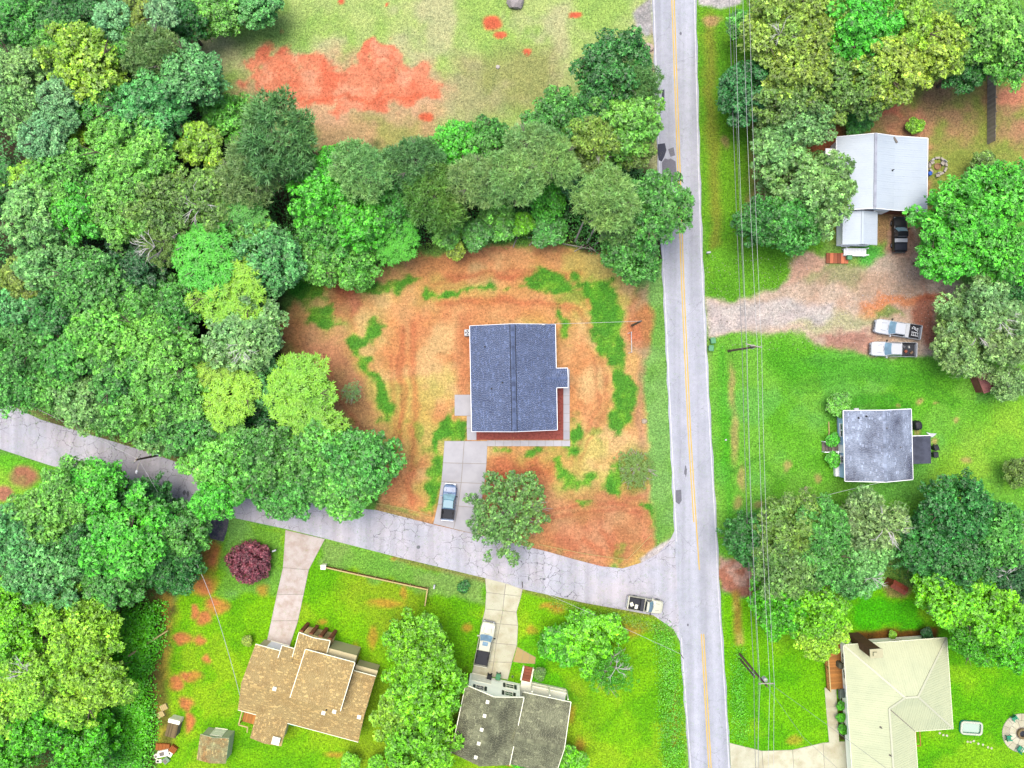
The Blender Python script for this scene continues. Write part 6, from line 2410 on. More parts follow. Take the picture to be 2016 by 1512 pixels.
def crown_mesh(name, seed, n_tuft=1500, per=6, n_lobes=30, rmin=.18, rmax=.36, spread=.7, flat=.85, uneven=.16, size=.078, zmin=-.6, gapcut=.8, aspect=.55, fill=2600, jag=.36):
    """Crown of lobes carrying separate leafy sprigs, with gaps between sprigs that look into the shaded inside."""
    rs = np.random.RandomState(seed)
    c, r = lobes_for(rs, n_lobes, rmin, rmax, zmin, spread, flat, uneven)
    c *= rs.uniform(1 - jag, 1 + jag * .5, (n_lobes, 1))
    w = r ** 2
    idx = rs.choice(n_lobes, n_tuft * 3, p=w / w.sum())
    d = unit(rs.normal(0, 1, (len(idx), 3)))
    d[:, 2] = np.where(d[:, 2] < -.3, -d[:, 2], d[:, 2])
    rad = r[idx] * (1.1 - .45 * rs.rand(len(idx)) ** 1.6)
    p = c[idx] + d * rad[:, None]
    keep = np.ones(len(p), bool)
    for j in range(n_lobes):
        q = np.linalg.norm(p - c[j], axis=1)
        keep &= ~((q < gapcut * r[j]) & (idx != j))
    p, d, idx = p[keep][:n_tuft], d[keep][:n_tuft], idx[keep][:n_tuft]
    n = len(p)
    lt = np.exp(rs.normal(0, .10, n_lobes))
    tt = lt[idx] * np.exp(rs.normal(-.04, .4, n))
    V, T = [], []
    axis = unit(d * .7 + np.array([0, 0, .55]) + rs.normal(0, .25, (n, 3)))
    e1 = unit(np.cross(axis, rs.normal(0, 1, (n, 3))))
    e2 = np.cross(axis, e1)
    for k in range(per):
        a = k * 2 * np.pi / per + rs.uniform(-.5, .5, n)
        lift = rs.uniform(-.25, .75, n)[:, None]
        t = unit(e1 * np.cos(a)[:, None] + e2 * np.sin(a)[:, None] + axis * lift)
        s = unit(np.cross(axis, t) + rs.normal(0, .25, (n, 3)))
        L_ = (size * rs.uniform(.6, 1.3, n))[:, None]
        wd = L_ * aspect * rs.uniform(.8, 1.2, (n, 1))
        m = p + t * L_ * .5
        e = p + t * L_ - axis * L_ * .22
        V.append(np.stack([p, m + s * wd * .5, e, m - s * wd * .5], 1))
        T.append(tt * np.exp(rs.normal(0, .16, n)))
    i2 = rs.choice(n_lobes, fill)
    d2 = unit(rs.normal(0, 1, (fill, 3)))
    p2 = c[i2] + d2 * (r[i2] * rs.uniform(.35, .82, fill))[:, None]
    core = rs.rand(fill) < .4
    p2[core] = d2[core] * (rs.rand(core.sum(), 1) ** .33 * .62) * np.array([1, 1, .8])
    V.append(leaves(rs, p2, d2, size * 1.35, size * .9, .9))
    T.append(lt[i2] * np.exp(rs.normal(0, .2, fill)))
    return mesh_from_arrays(name, np.concatenate(V), 4, np.concatenate(T), M_leaf)


def pine_mesh(name, seed, n_tuft=1300, needles=13, length=.125, width=.021):
    rs = np.random.RandomState(seed)
    c, r = lobes_for(rs, 34, .16, .28, -.2, .7, .95, .16)
    idx = rs.choice(len(r), n_tuft, p=r ** 2 / (r ** 2).sum())
    d = unit(rs.normal(0, 1, (n_tuft, 3)))
    d[:, 2] = np.abs(d[:, 2]) * np.where(rs.rand(n_tuft) < .25, -.4, 1)
    p = c[idx] + d * (r[idx] * (1.05 - .5 * rs.rand(n_tuft)))[:, None]
    P_ = np.repeat(p, needles, 0)
    ax = unit(np.repeat(d * .6 + np.array([0, 0, .5]), needles, 0) + rs.normal(0, .75, (n_tuft * needles, 3)))
    s = unit(np.cross(ax, rs.normal(0, 1, ax.shape)))
    L_ = length * rs.uniform(.6, 1.25, (len(P_), 1))
    v = np.stack([P_ - s * width * .5, P_ + s * width * .5, P_ + ax * L_ + s * width * .18, P_ + ax * L_ - s * width * .18], 1)
    tone = np.repeat(np.exp(rs.normal(0, .22, n_tuft)), needles) * np.exp(rs.normal(0, .15, len(P_)))
    return mesh_from_arrays(name, v, 4, tone, M_leaf)


def rosette_mesh(name, seed, n_ros=430, fronds=9, length=.135, width=.030):
    """Compound leaves spreading like stars from the twig tips."""
    rs = np.random.RandomState(seed)
    c, r = lobes_for(rs, 20, .22, .36, -.1, .64, .8, .2)
    idx = rs.choice(len(r), n_ros, p=r ** 2 / (r ** 2).sum())
    d = unit(rs.normal(0, 1, (n_ros, 3)))
    d[:, 2] = np.abs(d[:, 2])
    p = c[idx] + d * (r[idx] * (1.05 - .3 * rs.rand(n_ros)))[:, None]
    V, T = [], []
    for k in range(fronds):
        a = k * 2 * np.pi / fronds + rs.uniform(0, .5, n_ros)
        up = rs.uniform(.0, .5, n_ros)
        ax = unit(np.stack([np.cos(a), np.sin(a), up], 1) + d * .25)
        s = unit(np.cross(ax, np.array([0, 0, 1.0])))
        L_ = (length * rs.uniform(.6, 1.2, n_ros))[:, None]
        m1 = p + ax * L_ * .5 + np.array([0, 0, .01])
        e = p + ax * L_ - np.array([0, 0, 1.0]) * L_ * .35
        V.append(np.stack([p - s * width * .15, p + s * width * .15, m1 + s * width * .5, m1 - s * width * .5], 1))
        V.append(np.stack([m1 - s * width * .5, m1 + s * width * .5, e + s * width * .12, e - s * width * .12], 1))
        tn = np.exp(rs.normal(0, .15, n_ros))
        T += [tn, tn * 1.08]
    # darker filling leaves below the stars
    n2 = 2200
    i2 = rs.choice(len(r), n2)
    d2 = unit(rs.normal(0, 1, (n2, 3)))
    p2 = c[i2] + d2 * (r[i2] * .75)[:, None]
    V.append(leaves(rs, p2, d2, .1, .04))
    T.append(np.exp(rs.normal(-.2, .2, n2)))
    return mesh_from_arrays(name, np.concatenate(V), 4, np.concatenate(T), M_leaf)


def sparse_mesh(name, seed):
    """Open crown of leaf bunches at twig ends with the limbs showing between."""
    rs = np.random.RandomState(seed)
    c, r = lobes_for(rs, 260, .05, .11, -.1, .82, .8, .1)
    c *= rs.uniform(.5, 1.15, (len(c), 1))
    n = 13000
    idx = rs.choice(len(r), n, p=r ** 2 / (r ** 2).sum())
    d = unit(rs.normal(0, 1, (n, 3)))
    p = c[idx] + d * (r[idx] * rs.uniform(.3, 1.15, n))[:, None]
    v = leaves(rs, p, d, .036, .025)
    return mesh_from_arrays(name, v, 4, np.exp(rs.normal(0, .25, n)), M_leaf)


def trunk_mesh(name, seed, limbs=9, mat=None, lo=.45, reach=.75, bare=False):
    """Tapered trunk of height 1 with limbs forking into the crown; x and y are in crown radii."""
    r = random.Random(seed)
    mb = MB()
    bend = [(r.uniform(-.05, .05), r.uniform(-.05, .05)) for _ in range(4)]
    pts = [(0, 0, -.04), (bend[0][0], bend[0][1], .3), (bend[1][0], bend[1][1], .62), (bend[2][0], bend[2][1], 1.0), (bend[3][0], bend[3][1], 1.22)]
    mb.tube(pts, [.075, .06, .048, .03, .01], 8)
    for k in range(limbs):
        a = k * 2.4 + r.uniform(-.4, .4)
        z0 = lo + (1.05 - lo) * k / limbs
        L_ = reach * r.uniform(.65, 1.1)
        e = (L_ * math.cos(a), L_ * math.sin(a), z0 + r.uniform(.15, .38))
        m = (e[0] * .5 + r.uniform(-.06, .06), e[1] * .5 + r.uniform(-.06, .06), z0 + (e[2] - z0) * .42)
        mb.tube([(bend[1][0], bend[1][1], z0), m, e], [.034, .022, .007], 6)
        for j in range(4 if bare else 2):
            b = a + r.uniform(-.9, .9)
            f = r.uniform(.35, .9)
            s0 = Vector(m).lerp(Vector(e), max(0, f * 2 - 1)) if f > .5 else Vector(m)
            l2 = L_ * r.uniform(.3, .5)
            mb.tube([s0, s0 + Vector((l2 * math.cos(b) * .5, l2 * math.sin(b) * .5, .05)), s0 + Vector((l2 * math.cos(b), l2 * math.sin(b), r.uniform(.02, .14)))], [.014, .010, .004], 5)
    return mb.mesh(name, mat or M_bark)


def dead_mesh(name, seed):
    r = random.Random(seed)
    mb = MB()
    for k in range(7):
        a = r.uniform(0, 6.28)
        L_ = r.uniform(.45, .8)
        p0 = Vector((0, 0, -.2))
        m = Vector((L_ * .5 * math.cos(a) + r.uniform(-.1, .1), L_ * .5 * math.sin(a) + r.uniform(-.1, .1), .12))
        e = Vector((L_ * math.cos(a), L_ * math.sin(a), .2 + r.uniform(-.05, .15)))
        mb.tube([p0, m, e], [.022, .014, .004], 5)
        for j in range(5):
            b = a + r.uniform(-1.0, 1.0)
            s = m.lerp(e, r.random())
            l2 = r.uniform(.12, .35)
            mb.tube([s, s + Vector((l2 * math.cos(b), l2 * math.sin(b), r.uniform(-.02, .08)))], [.009, .003], 4)
    return mb.mesh(name, M_dead)


CROWNS = {
    'oak': [crown_mesh('oak_crown', 100 + k, 3000, 6, 84 + 8 * k, rmin=.09, rmax=.21, spread=.78, size=.056, fill=4200) for k in range(6)],
    'maple': [crown_mesh('maple_crown', 200 + k, 2500, 6, 56 + 4 * k, rmin=.11, rmax=.27, spread=.76, fill=3800, size=.062, gapcut=.86, uneven=.2) for k in range(4)],
    'fine': [crown_mesh('fine_crown', 300 + k, 3200, 6, 56 + 6 * k, rmin=.12, rmax=.26, size=.056, spread=.76, aspect=.42, fill=4200) for k in range(4)],
    'ball': [crown_mesh('ball_crown', 400 + k, 3000, 6, 60, rmin=.14, rmax=.22, spread=.78, uneven=.05, size=.054, jag=.08, fill=3600) for k in range(2)],
    'pine': [pine_mesh('pine_crown', 500 + k) for k in range(4)],
    'star': [rosette_mesh('compound_leaf_crown', 600 + k) for k in range(3)],
    'bush': [crown_mesh('bush_crown', 700 + k, 650, 6, 18, rmin=.22, rmax=.42, size=.13, zmin=-.1, spread=.6, uneven=.2, fill=900) for k in range(3)],
    'open': [crown_mesh('open_crown', 810, 4300, 6, 150, rmin=.06, rmax=.13, spread=.8, size=.036, jag=.42, fill=2200, gapcut=.4, zmin=-.2)],
    'sparse': [sparse_mesh('open_crown', 801)],
}
TRUNKS = [trunk_mesh('trunk', 31 + k) for k in range(3)]
TRUNK_PALE = trunk_mesh('trunk', 41, 12, pm('pale grey bark', A(190, 180, 168), .9, .25, 3, .4), .35, .85, True)
TRUNK_PINE = trunk_mesh('trunk', 51, 10, pm('grey pine bark', A(178, 164, 150), .9, .3, 3, .5), .6, .7)
DEAD = [dead_mesh('dead_branches', 61 + k) for k in range(3)]
PROP = {'oak': .78, 'maple': .72, 'fine': .78, 'ball': .85, 'pine': .7, 'star': .6, 'bush': .7, 'sparse': .62, 'open': .62}
CC = {
    'green': (80, 152, 56), 'dark': (56, 122, 48), 'deep': (44, 100, 46), 'lime': (132, 186, 46), 'yellow': (138, 170, 54), 'pale': (116, 172, 88), 'blue': (90, 164, 82), 'bluegrey': (118, 178, 116), 'olive': (104, 144, 58),
    'pine': (104, 154, 84), 'pinel': (136, 182, 104), 'bright': (80, 178, 44), 'teal': (54, 120, 60), 'purple': (124, 66, 76), 'greyg': (122, 162, 90), 'light': (106, 178, 62), 'golden': (126, 158, 56),
    'acid': (108, 186, 24), 'acidd': (76, 166, 10), 'acidl': (136, 192, 44), 'ggreen': (98, 148, 62),
}
LEAF_GAIN = 1.7
trs = random.Random(99)
_use = {}


def tree(px, py, rpx, h, kind, col, label, group, dead=0, cat=None):
    h *= .84 if h > 6 else 1
    pr = PROP[kind]
    r = rpx / PXM * .9
    for _ in range(3):
        vz = min(r * pr, h * .62)
        zc = max(h - vz, vz * (.25 if kind == 'bush' else .55))
        r = rpx / PXM * (CAM_H - zc) / CAM_H
    r *= 1.04 if group == GN and py > 215 else 1.08 if group == GB else 1.2 if group in (GW, GB, GN, GL) and kind != 'bush' else 1.08
    x, y = P(px, py, zc + .2 * vz)
    name = {'pine': 'pine_tree', 'bush': 'bush', 'star': 'sumac_tree'}.get(kind, 'broadleaf_tree')
    t = thing(name, label, cat or ('bush' if kind == 'bush' else 'tree'), (x, y, 0), trs.uniform(0, 6.28), group)
    k = _use.get(kind, 0)
    _use[kind] = k + 1
    me = CROWNS[kind][k % len(CROWNS[kind])]
    c = bpy.data.objects.new('crown', me)
    COL.objects.link(c)
    c.parent = t
    c.location = (0, 0, zc)
    c.scale = (r * trs.uniform(.95, 1.05), r * trs.uniform(.95, 1.05), vz / .92)
    cc = A(*CC[col], LEAF_GAIN)
    j = [trs.uniform(.92, 1.08) for _ in range(3)]
    c.color = (min(.6, cc[0] * j[0]), min(.6, cc[1] * j[1]), min(.6, cc[2] * j[2]), 1)
    tm = TRUNK_PALE if kind in ('sparse', 'open') else TRUNK_PINE if kind == 'pine' else TRUNKS[k % 3]
    b = bpy.data.objects.new('trunk', tm)
    COL.objects.link(b)
    b.parent = t
    b.scale = (r, r, zc)
    if r > 4.5:
        b.scale = (r * .92, r * .92, zc)
    if dead:
        d = bpy.data.objects.new('dead_branches', DEAD[k % 3])
        COL.objects.link(d)
        d.parent = t
        d.location = (trs.uniform(-.2, .2) * r, -.25 * r, zc + vz * .62)
        d.scale = (r * dead, r * dead, r * dead)
    return t


GW = 'trees of the western woods'
GB = 'trees of the belt north of the clay lot'
GN = 'trees of the north-east grove'
GE = 'trees along the eastern edge'
GS = 'trees south of the stained grey roofed house'
GL = 'trees in the south-west woods'
GY_ = 'garden trees south of the side road'
W_ = [
    # western woods, top
    (35, 40, 58, 15, 'oak', 'green', 'mid green tree in the very top left corner of the woods'),
    (118, 40, 52, 14, 'fine', 'dark', 'dark fine-leaved tree at the top edge, second from the left corner'),
    (178, 12, 40, 13, 'oak', 'dark', 'dark green tree at the top edge just left of the pale blue-green one'),
    (222, 36, 34, 15, 'ball', 'bluegrey', 'pale blue-green tree near the top edge of the woods'),
    (268, 38, 36, 14, 'fine', 'golden', 'yellow-green tree at the top edge between two blue-green crowns'),
    (312, 26, 32, 14, 'oak', 'bluegrey', 'smaller blue-green tree at the top edge beside the yellow-green one'),
    (352, 40, 42, 10, 'oak', 'dark', 'dark tree at the top left corner of the north field'),
    (425, 14, 50, 8, 'maple', 'light', 'light green tree overhanging the top left of the north field'),
    (505, 4, 46, 8, 'maple', 'blue', 'blue-green tree at the top edge overhanging the north field'),
    (165, 128, 74, 17, 'maple', 'lime', 'large bright yellow-green tree standing out in the upper left woods'),
    (105, 84, 40, 14, 'fine', 'light', 'light green tree just above the big yellow-green crown'),
    (232, 92, 46, 14, 'oak', 'green', 'mid green tree right of the big yellow-green crown'),
    (302, 104, 54, 15, 'pine', 'greyg', 'spiky grey-green tree between the yellow-green crown and the field'),
    (372, 150, 56, 15, 'oak', 'blue', 'blue-green tree bulging into the left side of the north field'),
    (28, 132, 54, 15, 'oak', 'pale', 'pale green tree on the left edge beside the big yellow-green crown'),
    (112, 190, 36, 16, 'ball', 'bluegrey', 'blue-green rounded tree just below the big yellow-green crown'),
    (28, 214, 50, 15, 'fine', 'pale', 'pale fine-leaved tree on the left edge above the blue-grey crown'),
    (80, 272, 42, 17, 'ball', 'bluegrey', 'blue-grey rounded tree near the left edge, largest of that colour'),
    (124, 234, 26, 15, 'ball', 'bluegrey', 'small blue-grey crown wedged between two larger blue-grey crowns'),
    (202, 204, 52, 15, 'oak', 'green', 'mid green tree below and right of the big yellow-green crown'),
    (288, 222, 70, 16, 'oak', 'blue', 'broad blue-green tree in the middle of the upper woods'),
    (212, 262, 42, 14, 'oak', 'light', 'light green tree left of and below the broad blue-green crown'),
    (143, 276, 28, 12, 'maple', 'lime', 'small yellow-lime crown right of the largest blue-grey tree'),
    (392, 282, 42, 13, 'maple', 'lime', 'yellow-lime tree left of the big dark pine'),
    (446, 228, 44, 9, 'fine', 'light', 'bright bushy tree at the southwest corner of the north field'),
    (545, 272, 80, 17, 'pine', 'pine', 'big dark pine at the lower left corner of the north field'),
    (486, 342, 60, 15, 'pine', 'greyg', 'greyish pine below and left of the big dark pine'),
    (255, 325, 76, 17, 'fine', 'light', 'large light green tree below the broad blue-green crown'),
    (128, 342, 62, 16, 'oak', 'light', 'light green tree below the largest blue-grey crown'),
    (52, 350, 42, 14, 'maple', 'lime', 'yellow-lime tree near the left edge below the blue-grey crown'),
    (8, 372, 46, 14, 'oak', 'dark', 'dark green tree on the left edge at quarter height'),
    (60, 430, 66, 17, 'oak', 'pale', 'large pale green tree near the left edge of the woods'),
    (150, 418, 60, 16, 'oak', 'bright', 'bright green tree right of the large pale green crown'),
    (232, 412, 62, 16, 'fine', 'light', 'yellowish green tree in the centre of the western woods'),
    (312, 402, 64, 16, 'fine', 'olive', 'olive tree left of the one with bleached dead branches'),
    (398, 392, 62, 15, 'fine', 'olive', 'olive tree with bleached dead branches below the greyish pine', .7),
    (462, 412, 46, 13, 'star', 'green', 'feathery green tree left of the bright green belt trees'),
    (490, 462, 48, 12, 'oak', 'light', 'light green tree just above the round blue-green crown'),
    (520, 512, 66, 14, 'ball', 'blue', 'smooth round blue-green tree at the west end of the clay lot'),
    (402, 508, 66, 15, 'star', 'bright', 'vivid green tree with star-shaped leaf clusters left of the round blue-green crown'),
    (452, 584, 68, 14, 'star', 'lime', 'yellow-lime tree with star-shaped leaf clusters beside the dark clearing'),
    (85, 522, 54, 15, 'oak', 'pale', 'pale green tree second from the left edge at mid height'),
    (36, 552, 50, 14, 'fine', 'golden', 'yellowish tree on the left edge at mid height'),
    (22, 610, 52, 14, 'oak', 'blue', 'blue-green tree on the left edge below the yellowish one'),
    (180, 562, 66, 16, 'oak', 'green', 'round mid green tree in the lower western woods'),
    (262, 528, 56, 14, 'oak', 'deep', 'dark green tree under the one with bare bleached limbs'),
    (318, 478, 46, 15, 'sparse', 'olive', 'thin tree with bare bleached limbs in the middle of the woods', .8),
    (268, 602, 52, 14, 'oak', 'green', 'mid green tree above the light crowns near the dark clearing'),
    (338, 606, 56, 14, 'oak', 'green', 'green tree on the left rim of the dark clearing'),
    (100, 622, 50, 14, 'oak', 'dark', 'dark tree right of the left-edge blue-green crown'),
    (38, 680, 56, 14, 'fine', 'green', 'green tree on the left edge below the dark crown'),
    (210, 660, 64, 16, 'oak', 'light', 'large light green tree left of the dark clearing'),
    (290, 668, 52, 15, 'oak', 'light', 'light green tree directly below left of the dark clearing'),
    (130, 690, 58, 14, 'oak', 'green', 'green tree two crowns above the side road on the left'),
    (330, 708, 64, 16, 'oak', 'light', 'broad light green tree right of centre above the side road'),
    (240, 736, 60, 15, 'oak', 'green', 'green tree in the second row above the side road'),
    (476, 664, 72, 15, 'maple', 'pale', 'pale green tree with whitish tips on the west edge of the clay lot', .5),
    (428, 722, 40, 13, 'star', 'lime', 'lime tree with star-shaped leaf clusters below the pale whitish-tipped crown'),
    (452, 780, 56, 13, 'star', 'lime', 'lime tree with star-shaped leaf clusters, lowest left of the clay lot'),
    (522, 758, 46, 11, 'oak', 'blue', 'small blue-green tree between lime star-leaved crowns'),
    (592, 762, 62, 12, 'star', 'lime', 'lime star-leaved tree reaching furthest onto the clay lot'),
    (618, 834, 62, 12, 'star', 'lime', 'lime star-leaved tree at the lower left of the clay lot above the dark hollow'),
    (30, 752, 52, 12, 'oak', 'green', 'green tree at the left edge just above the side road'),
    (100, 762, 48, 11, 'fine', 'light', 'light green tree on the side road bank, second from the left'),
    (162, 790, 52, 11, 'oak', 'pale', 'pale whitish green tree on the side road bank'),
    (205, 812, 46, 10, 'oak', 'green', 'small green tree at the road edge left of the lamp pole'),
    (262, 790, 62, 14, 'oak', 'light', 'light green tree on the bank right of the pale whitish crown'),
    (335, 770, 62, 15, 'oak', 'light', 'light green tree up the bank from the street lamp pole'),
    (300, 836, 48, 11, 'oak', 'pale', 'pale tree directly above the street lamp pole'),
    (368, 836, 60, 13, 'oak', 'green', 'green tree above right of the street lamp pole'),
    (425, 850, 46, 11, 'star', 'light', 'star-leaved light tree above the side road overhang'),
    (512, 852, 56, 8, 'oak', 'deep', 'dark low tree in the hollow above the side road'),
    (445, 912, 66, 13, 'oak', 'light', 'light green tree leaning over the side road'),
    (428, 980, 46, 12, 'oak', 'bright', 'bright green tree spilling furthest down over the side road'),
    (540, 908, 72, 14, 'oak', 'green', 'broad green tree over the upper edge of the side road'),
    (560, 968, 54, 12, 'oak', 'green', 'green tree hanging over the side road below the broad crown'),
    (640, 892, 62, 13, 'oak', 'light', 'light green tree at the road bend left of the clay lot corner'),
    (706, 912, 66, 13, 'oak', 'green', 'rounded green tree at the southwest corner of the clay lot'),
    (668, 968, 50, 11, 'maple', 'light', 'yellow-green crown overhanging the road below the rounded corner tree'),
    (618, 952, 44, 11, 'oak', 'green', 'green crown over the road between two larger corner trees'),
]
for e in W_:
    tree(*e[:7], GW, *(e[7:] or ()))
B_ = [
    (632, 378, 72, 14, 'oak', 'bright', 'bright green tree right of the big dark pine'),
    (712, 336, 60, 16, 'pine', 'pinel', 'pale grey-green pine above the bright green belt trees'),
    (660, 330, 44, 13, 'oak', 'bright', 'bright green crown tucked left of the pale grey-green pine'),
    (706, 430, 66, 13, 'oak', 'bright', 'broad bright green tree below the pale grey-green pine'),
    (640, 452, 52, 11, 'oak', 'green', 'mid green tree at the left end of the belt above the clay'),
    (778, 470, 54, 9, 'star', 'bright', 'low star-leaved green tree on the north rim of the clay lot'),
    (690, 512, 58, 9, 'fine', 'light', 'light bushy tree over the northwest rim of the clay lot'),
    (620, 514, 50, 10, 'maple', 'light', 'light green lobed tree left of the northwest clay rim'),
    (760, 410, 46, 11, 'oak', 'green', 'mid green tree between the broad bright crown and the olive pines'),
    (818, 318, 56, 15, 'pine', 'pine', 'dark pine on the south edge of the north field'),
    (856, 392, 64, 15, 'pine', 'ggreen', 'olive pine with thin crown in the middle of the belt'),
    (900, 286, 52, 12, 'oak', 'bright', 'bright green tree on the south edge of the north field'),
    (962, 276, 48, 12, 'oak', 'green', 'mid green tree right of the bright one at the field edge'),
    (938, 352, 56, 16, 'pine', 'pinel', 'light grey-green pine with bare twigs in the belt'),
    (1010, 350, 58, 17, 'pine', 'pinel', 'tall light pine showing its pale trunk below'),
    (1042, 292, 56, 16, 'pine', 'pinel', 'light pine near the field edge right of the mid green tree'),
    (1096, 236, 64, 14, 'oak', 'green', 'green tree below left of the dark roadside tree'),
    (1094, 318, 52, 16, 'pine', 'pinel', 'light pine left of the golden olive roadside tree'),
    (884, 450, 42, 7, 'bush', 'light', 'leafy bush on the north rim of the clay above the yellow shrub'),
    (938, 462, 34, 6, 'bush', 'green', 'green bush right of the yellow shrub on the clay rim'),
    (898, 492, 20, 4, 'bush', 'yellow', 'small bright yellow shrub on the north rim of the clay'),
    (984, 432, 44, 7, 'bush', 'light', 'spreading bush under the tall light pine'),
    (1028, 440, 26, 5, 'bush', 'acid', 'small vivid lime bush at the edge of the brush heap'),
    (1078, 392, 42, 8, 'oak', 'bright', 'low bright green tree in the gap of the belt'),
    (1082, 452, 34, 5, 'bush', 'green', 'green bush behind the heap of fallen branches'),
    (1138, 372, 32, 9, 'oak', 'teal', 'small dark teal tree in the gap beside the pale tall pine'),
    (1214, 138, 76, 14, 'oak', 'dark', 'dense dark green tree beside the main road, northernmost of the belt'),
    (1256, 160, 46, 13, 'pine', 'pine', 'pine fringe leaning over the main road beside the dense dark tree'),
    (1226, 250, 72, 14, 'oak', 'light', 'broad light green tree beside the main road'),
    (1168, 268, 48, 14, 'fine', 'golden', 'golden olive tree left of the broad light roadside crown'),
    (1168, 312, 40, 11, 'fine', 'olive', 'olive tree with bleached branches behind the tall pale pine', .7),
    (1256, 300, 34, 11, 'oak', 'olive', 'olive green tree at the road edge beside the black asphalt patch'),
    (1196, 392, 66, 17, 'pine', 'pinel', 'tall pale pine with leaning bare trunks by the brush heap'),
    (1290, 408, 74, 15, 'oak', 'green', 'big green tree overhanging the main road'),
    (1246, 500, 58, 11, 'oak', 'green', 'lower green tree at the northeast corner of the clay lot'),
    (1232, 440, 46, 13, 'fine', 'ggreen', 'grey-green tree between the pale pine and the big roadside crown'),
    (1172, 210, 40, 12, 'oak', 'dark', 'dark crown between the green tree and the golden olive tree'),
]
for e in B_:
    tree(*e[:7], GB, *(e[7:] or ()))
N_ = [
    (1462, 46, 34, 7, 'bush', 'green', 'green bush under the overhead lines near the top edge'),
    (1534, 58, 64, 14, 'oak', 'golden', 'golden olive tree at the top left of the north-east grove', .5),
    (1610, 30, 60, 15, 'oak', 'golden', 'golden olive tree at the top edge of the north-east grove'),
    (1692, 52, 72, 16, 'oak', 'bright', 'bright green tree at the top edge between golden crowns'),
    (1780, 44, 66, 15, 'oak', 'lime', 'lime tree at the top edge right of the bright green one'),
    (1846, 88, 62, 14, 'oak', 'yellow', 'yellow-green tree at the right of the golden grove'),
    (1586, 126, 66, 15, 'oak', 'golden', 'golden tree in the second row of the grove'),
    (1662, 150, 68, 14, 'oak', 'olive', 'olive tree in the middle of the golden grove'),
    (1748, 130, 72, 15, 'oak', 'yellow', 'yellow-green tree above the bare red yard'),
    (1556, 196, 54, 13, 'oak', 'olive', 'olive tree above the pale tree by the white roof'),
    (1628, 196, 46, 12, 'oak', 'golden', 'golden tree at the lower edge of the grove'),
    (1722, 182, 42, 11, 'oak', 'olive', 'low olive crown on the edge of the bare yard'),
    (1474, 182, 56, 11, 'ball', 'teal', 'dark teal tree beside the overhead lines'),
    (1952, 54, 72, 15, 'maple', 'light', 'light green tree in the top right corner region'),
    (2004, 100, 52, 13, 'maple', 'light', 'light green tree at the right edge below the corner'),
    (1905, 130, 44, 10, 'oak', 'dark', 'dark low tree at the head of the plank fence'),
    (1588, 232, 58, 12, 'oak', 'pale', 'pale green tree north-west of the white roof'),
    (1532, 292, 58, 12, 'oak', 'pale', 'pale green tree between the overhead lines and the white roof'),
    (1600, 372, 92, 13, 'oak', 'pale', 'very big pale green tree covering the west end of the white roof'),
    (1498, 434, 52, 11, 'oak', 'dark', 'dark green tree under the overhead lines left of the very big pale tree'),
    (1560, 440, 60, 12, 'oak', 'green', 'green crown on the south side of the very big pale tree'),
    (1688, 242, 30, 3, 'bush', 'green', 'green bush on the north side of the white roof'),
    (1802, 248, 18, 2, 'bush', 'lime', 'small yellow bush at the north-east corner of the white roof'),
    (1938, 318, 26, 4, 'bush', 'olive', 'olive bush at the south end of the plank fence'),
]
for e in N_:
    tree(*e[:7], GN, *(e[7:] or ()))
E_ = [
    (1966, 384, 78, 14, 'maple', 'bright', 'big bright green tree at the right edge beside the fire circle'),
    (1898, 420, 76, 14, 'maple', 'bright', 'big bright green tree right of the black pickup'),
    (1868, 500, 58, 12, 'maple', 'bright', 'bright green tree overhanging the gravel beyond the black pickup'),
    (1960, 480, 72, 13, 'oak', 'bright', 'bright green tree at the right edge above the grey-green group'),
    (1998, 560, 46, 10, 'oak', 'dark', 'dark tree at the right edge between bright and grey-green crowns'),
    (1944, 610, 70, 12, 'fine', 'greyg', 'grey-green tree behind the two silver pickups', .6),
    (1898, 672, 64, 10, 'fine', 'greyg', 'grey-green tree reaching over the lower silver pickup', .6),
    (1994, 662, 60, 11, 'fine', 'greyg', 'grey-green tree at the right edge above the red shed'),
    (1990, 752, 36, 7, 'fine', 'greyg', 'small grey-green tree right of the red shed', .6),
    (2014, 930, 32, 5, 'fine', 'olive', 'olive crown just inside the right edge beside the sunny lawn'),
]
for e in E_:
    tree(*e[:7], GE, *(e[7:] or ()))
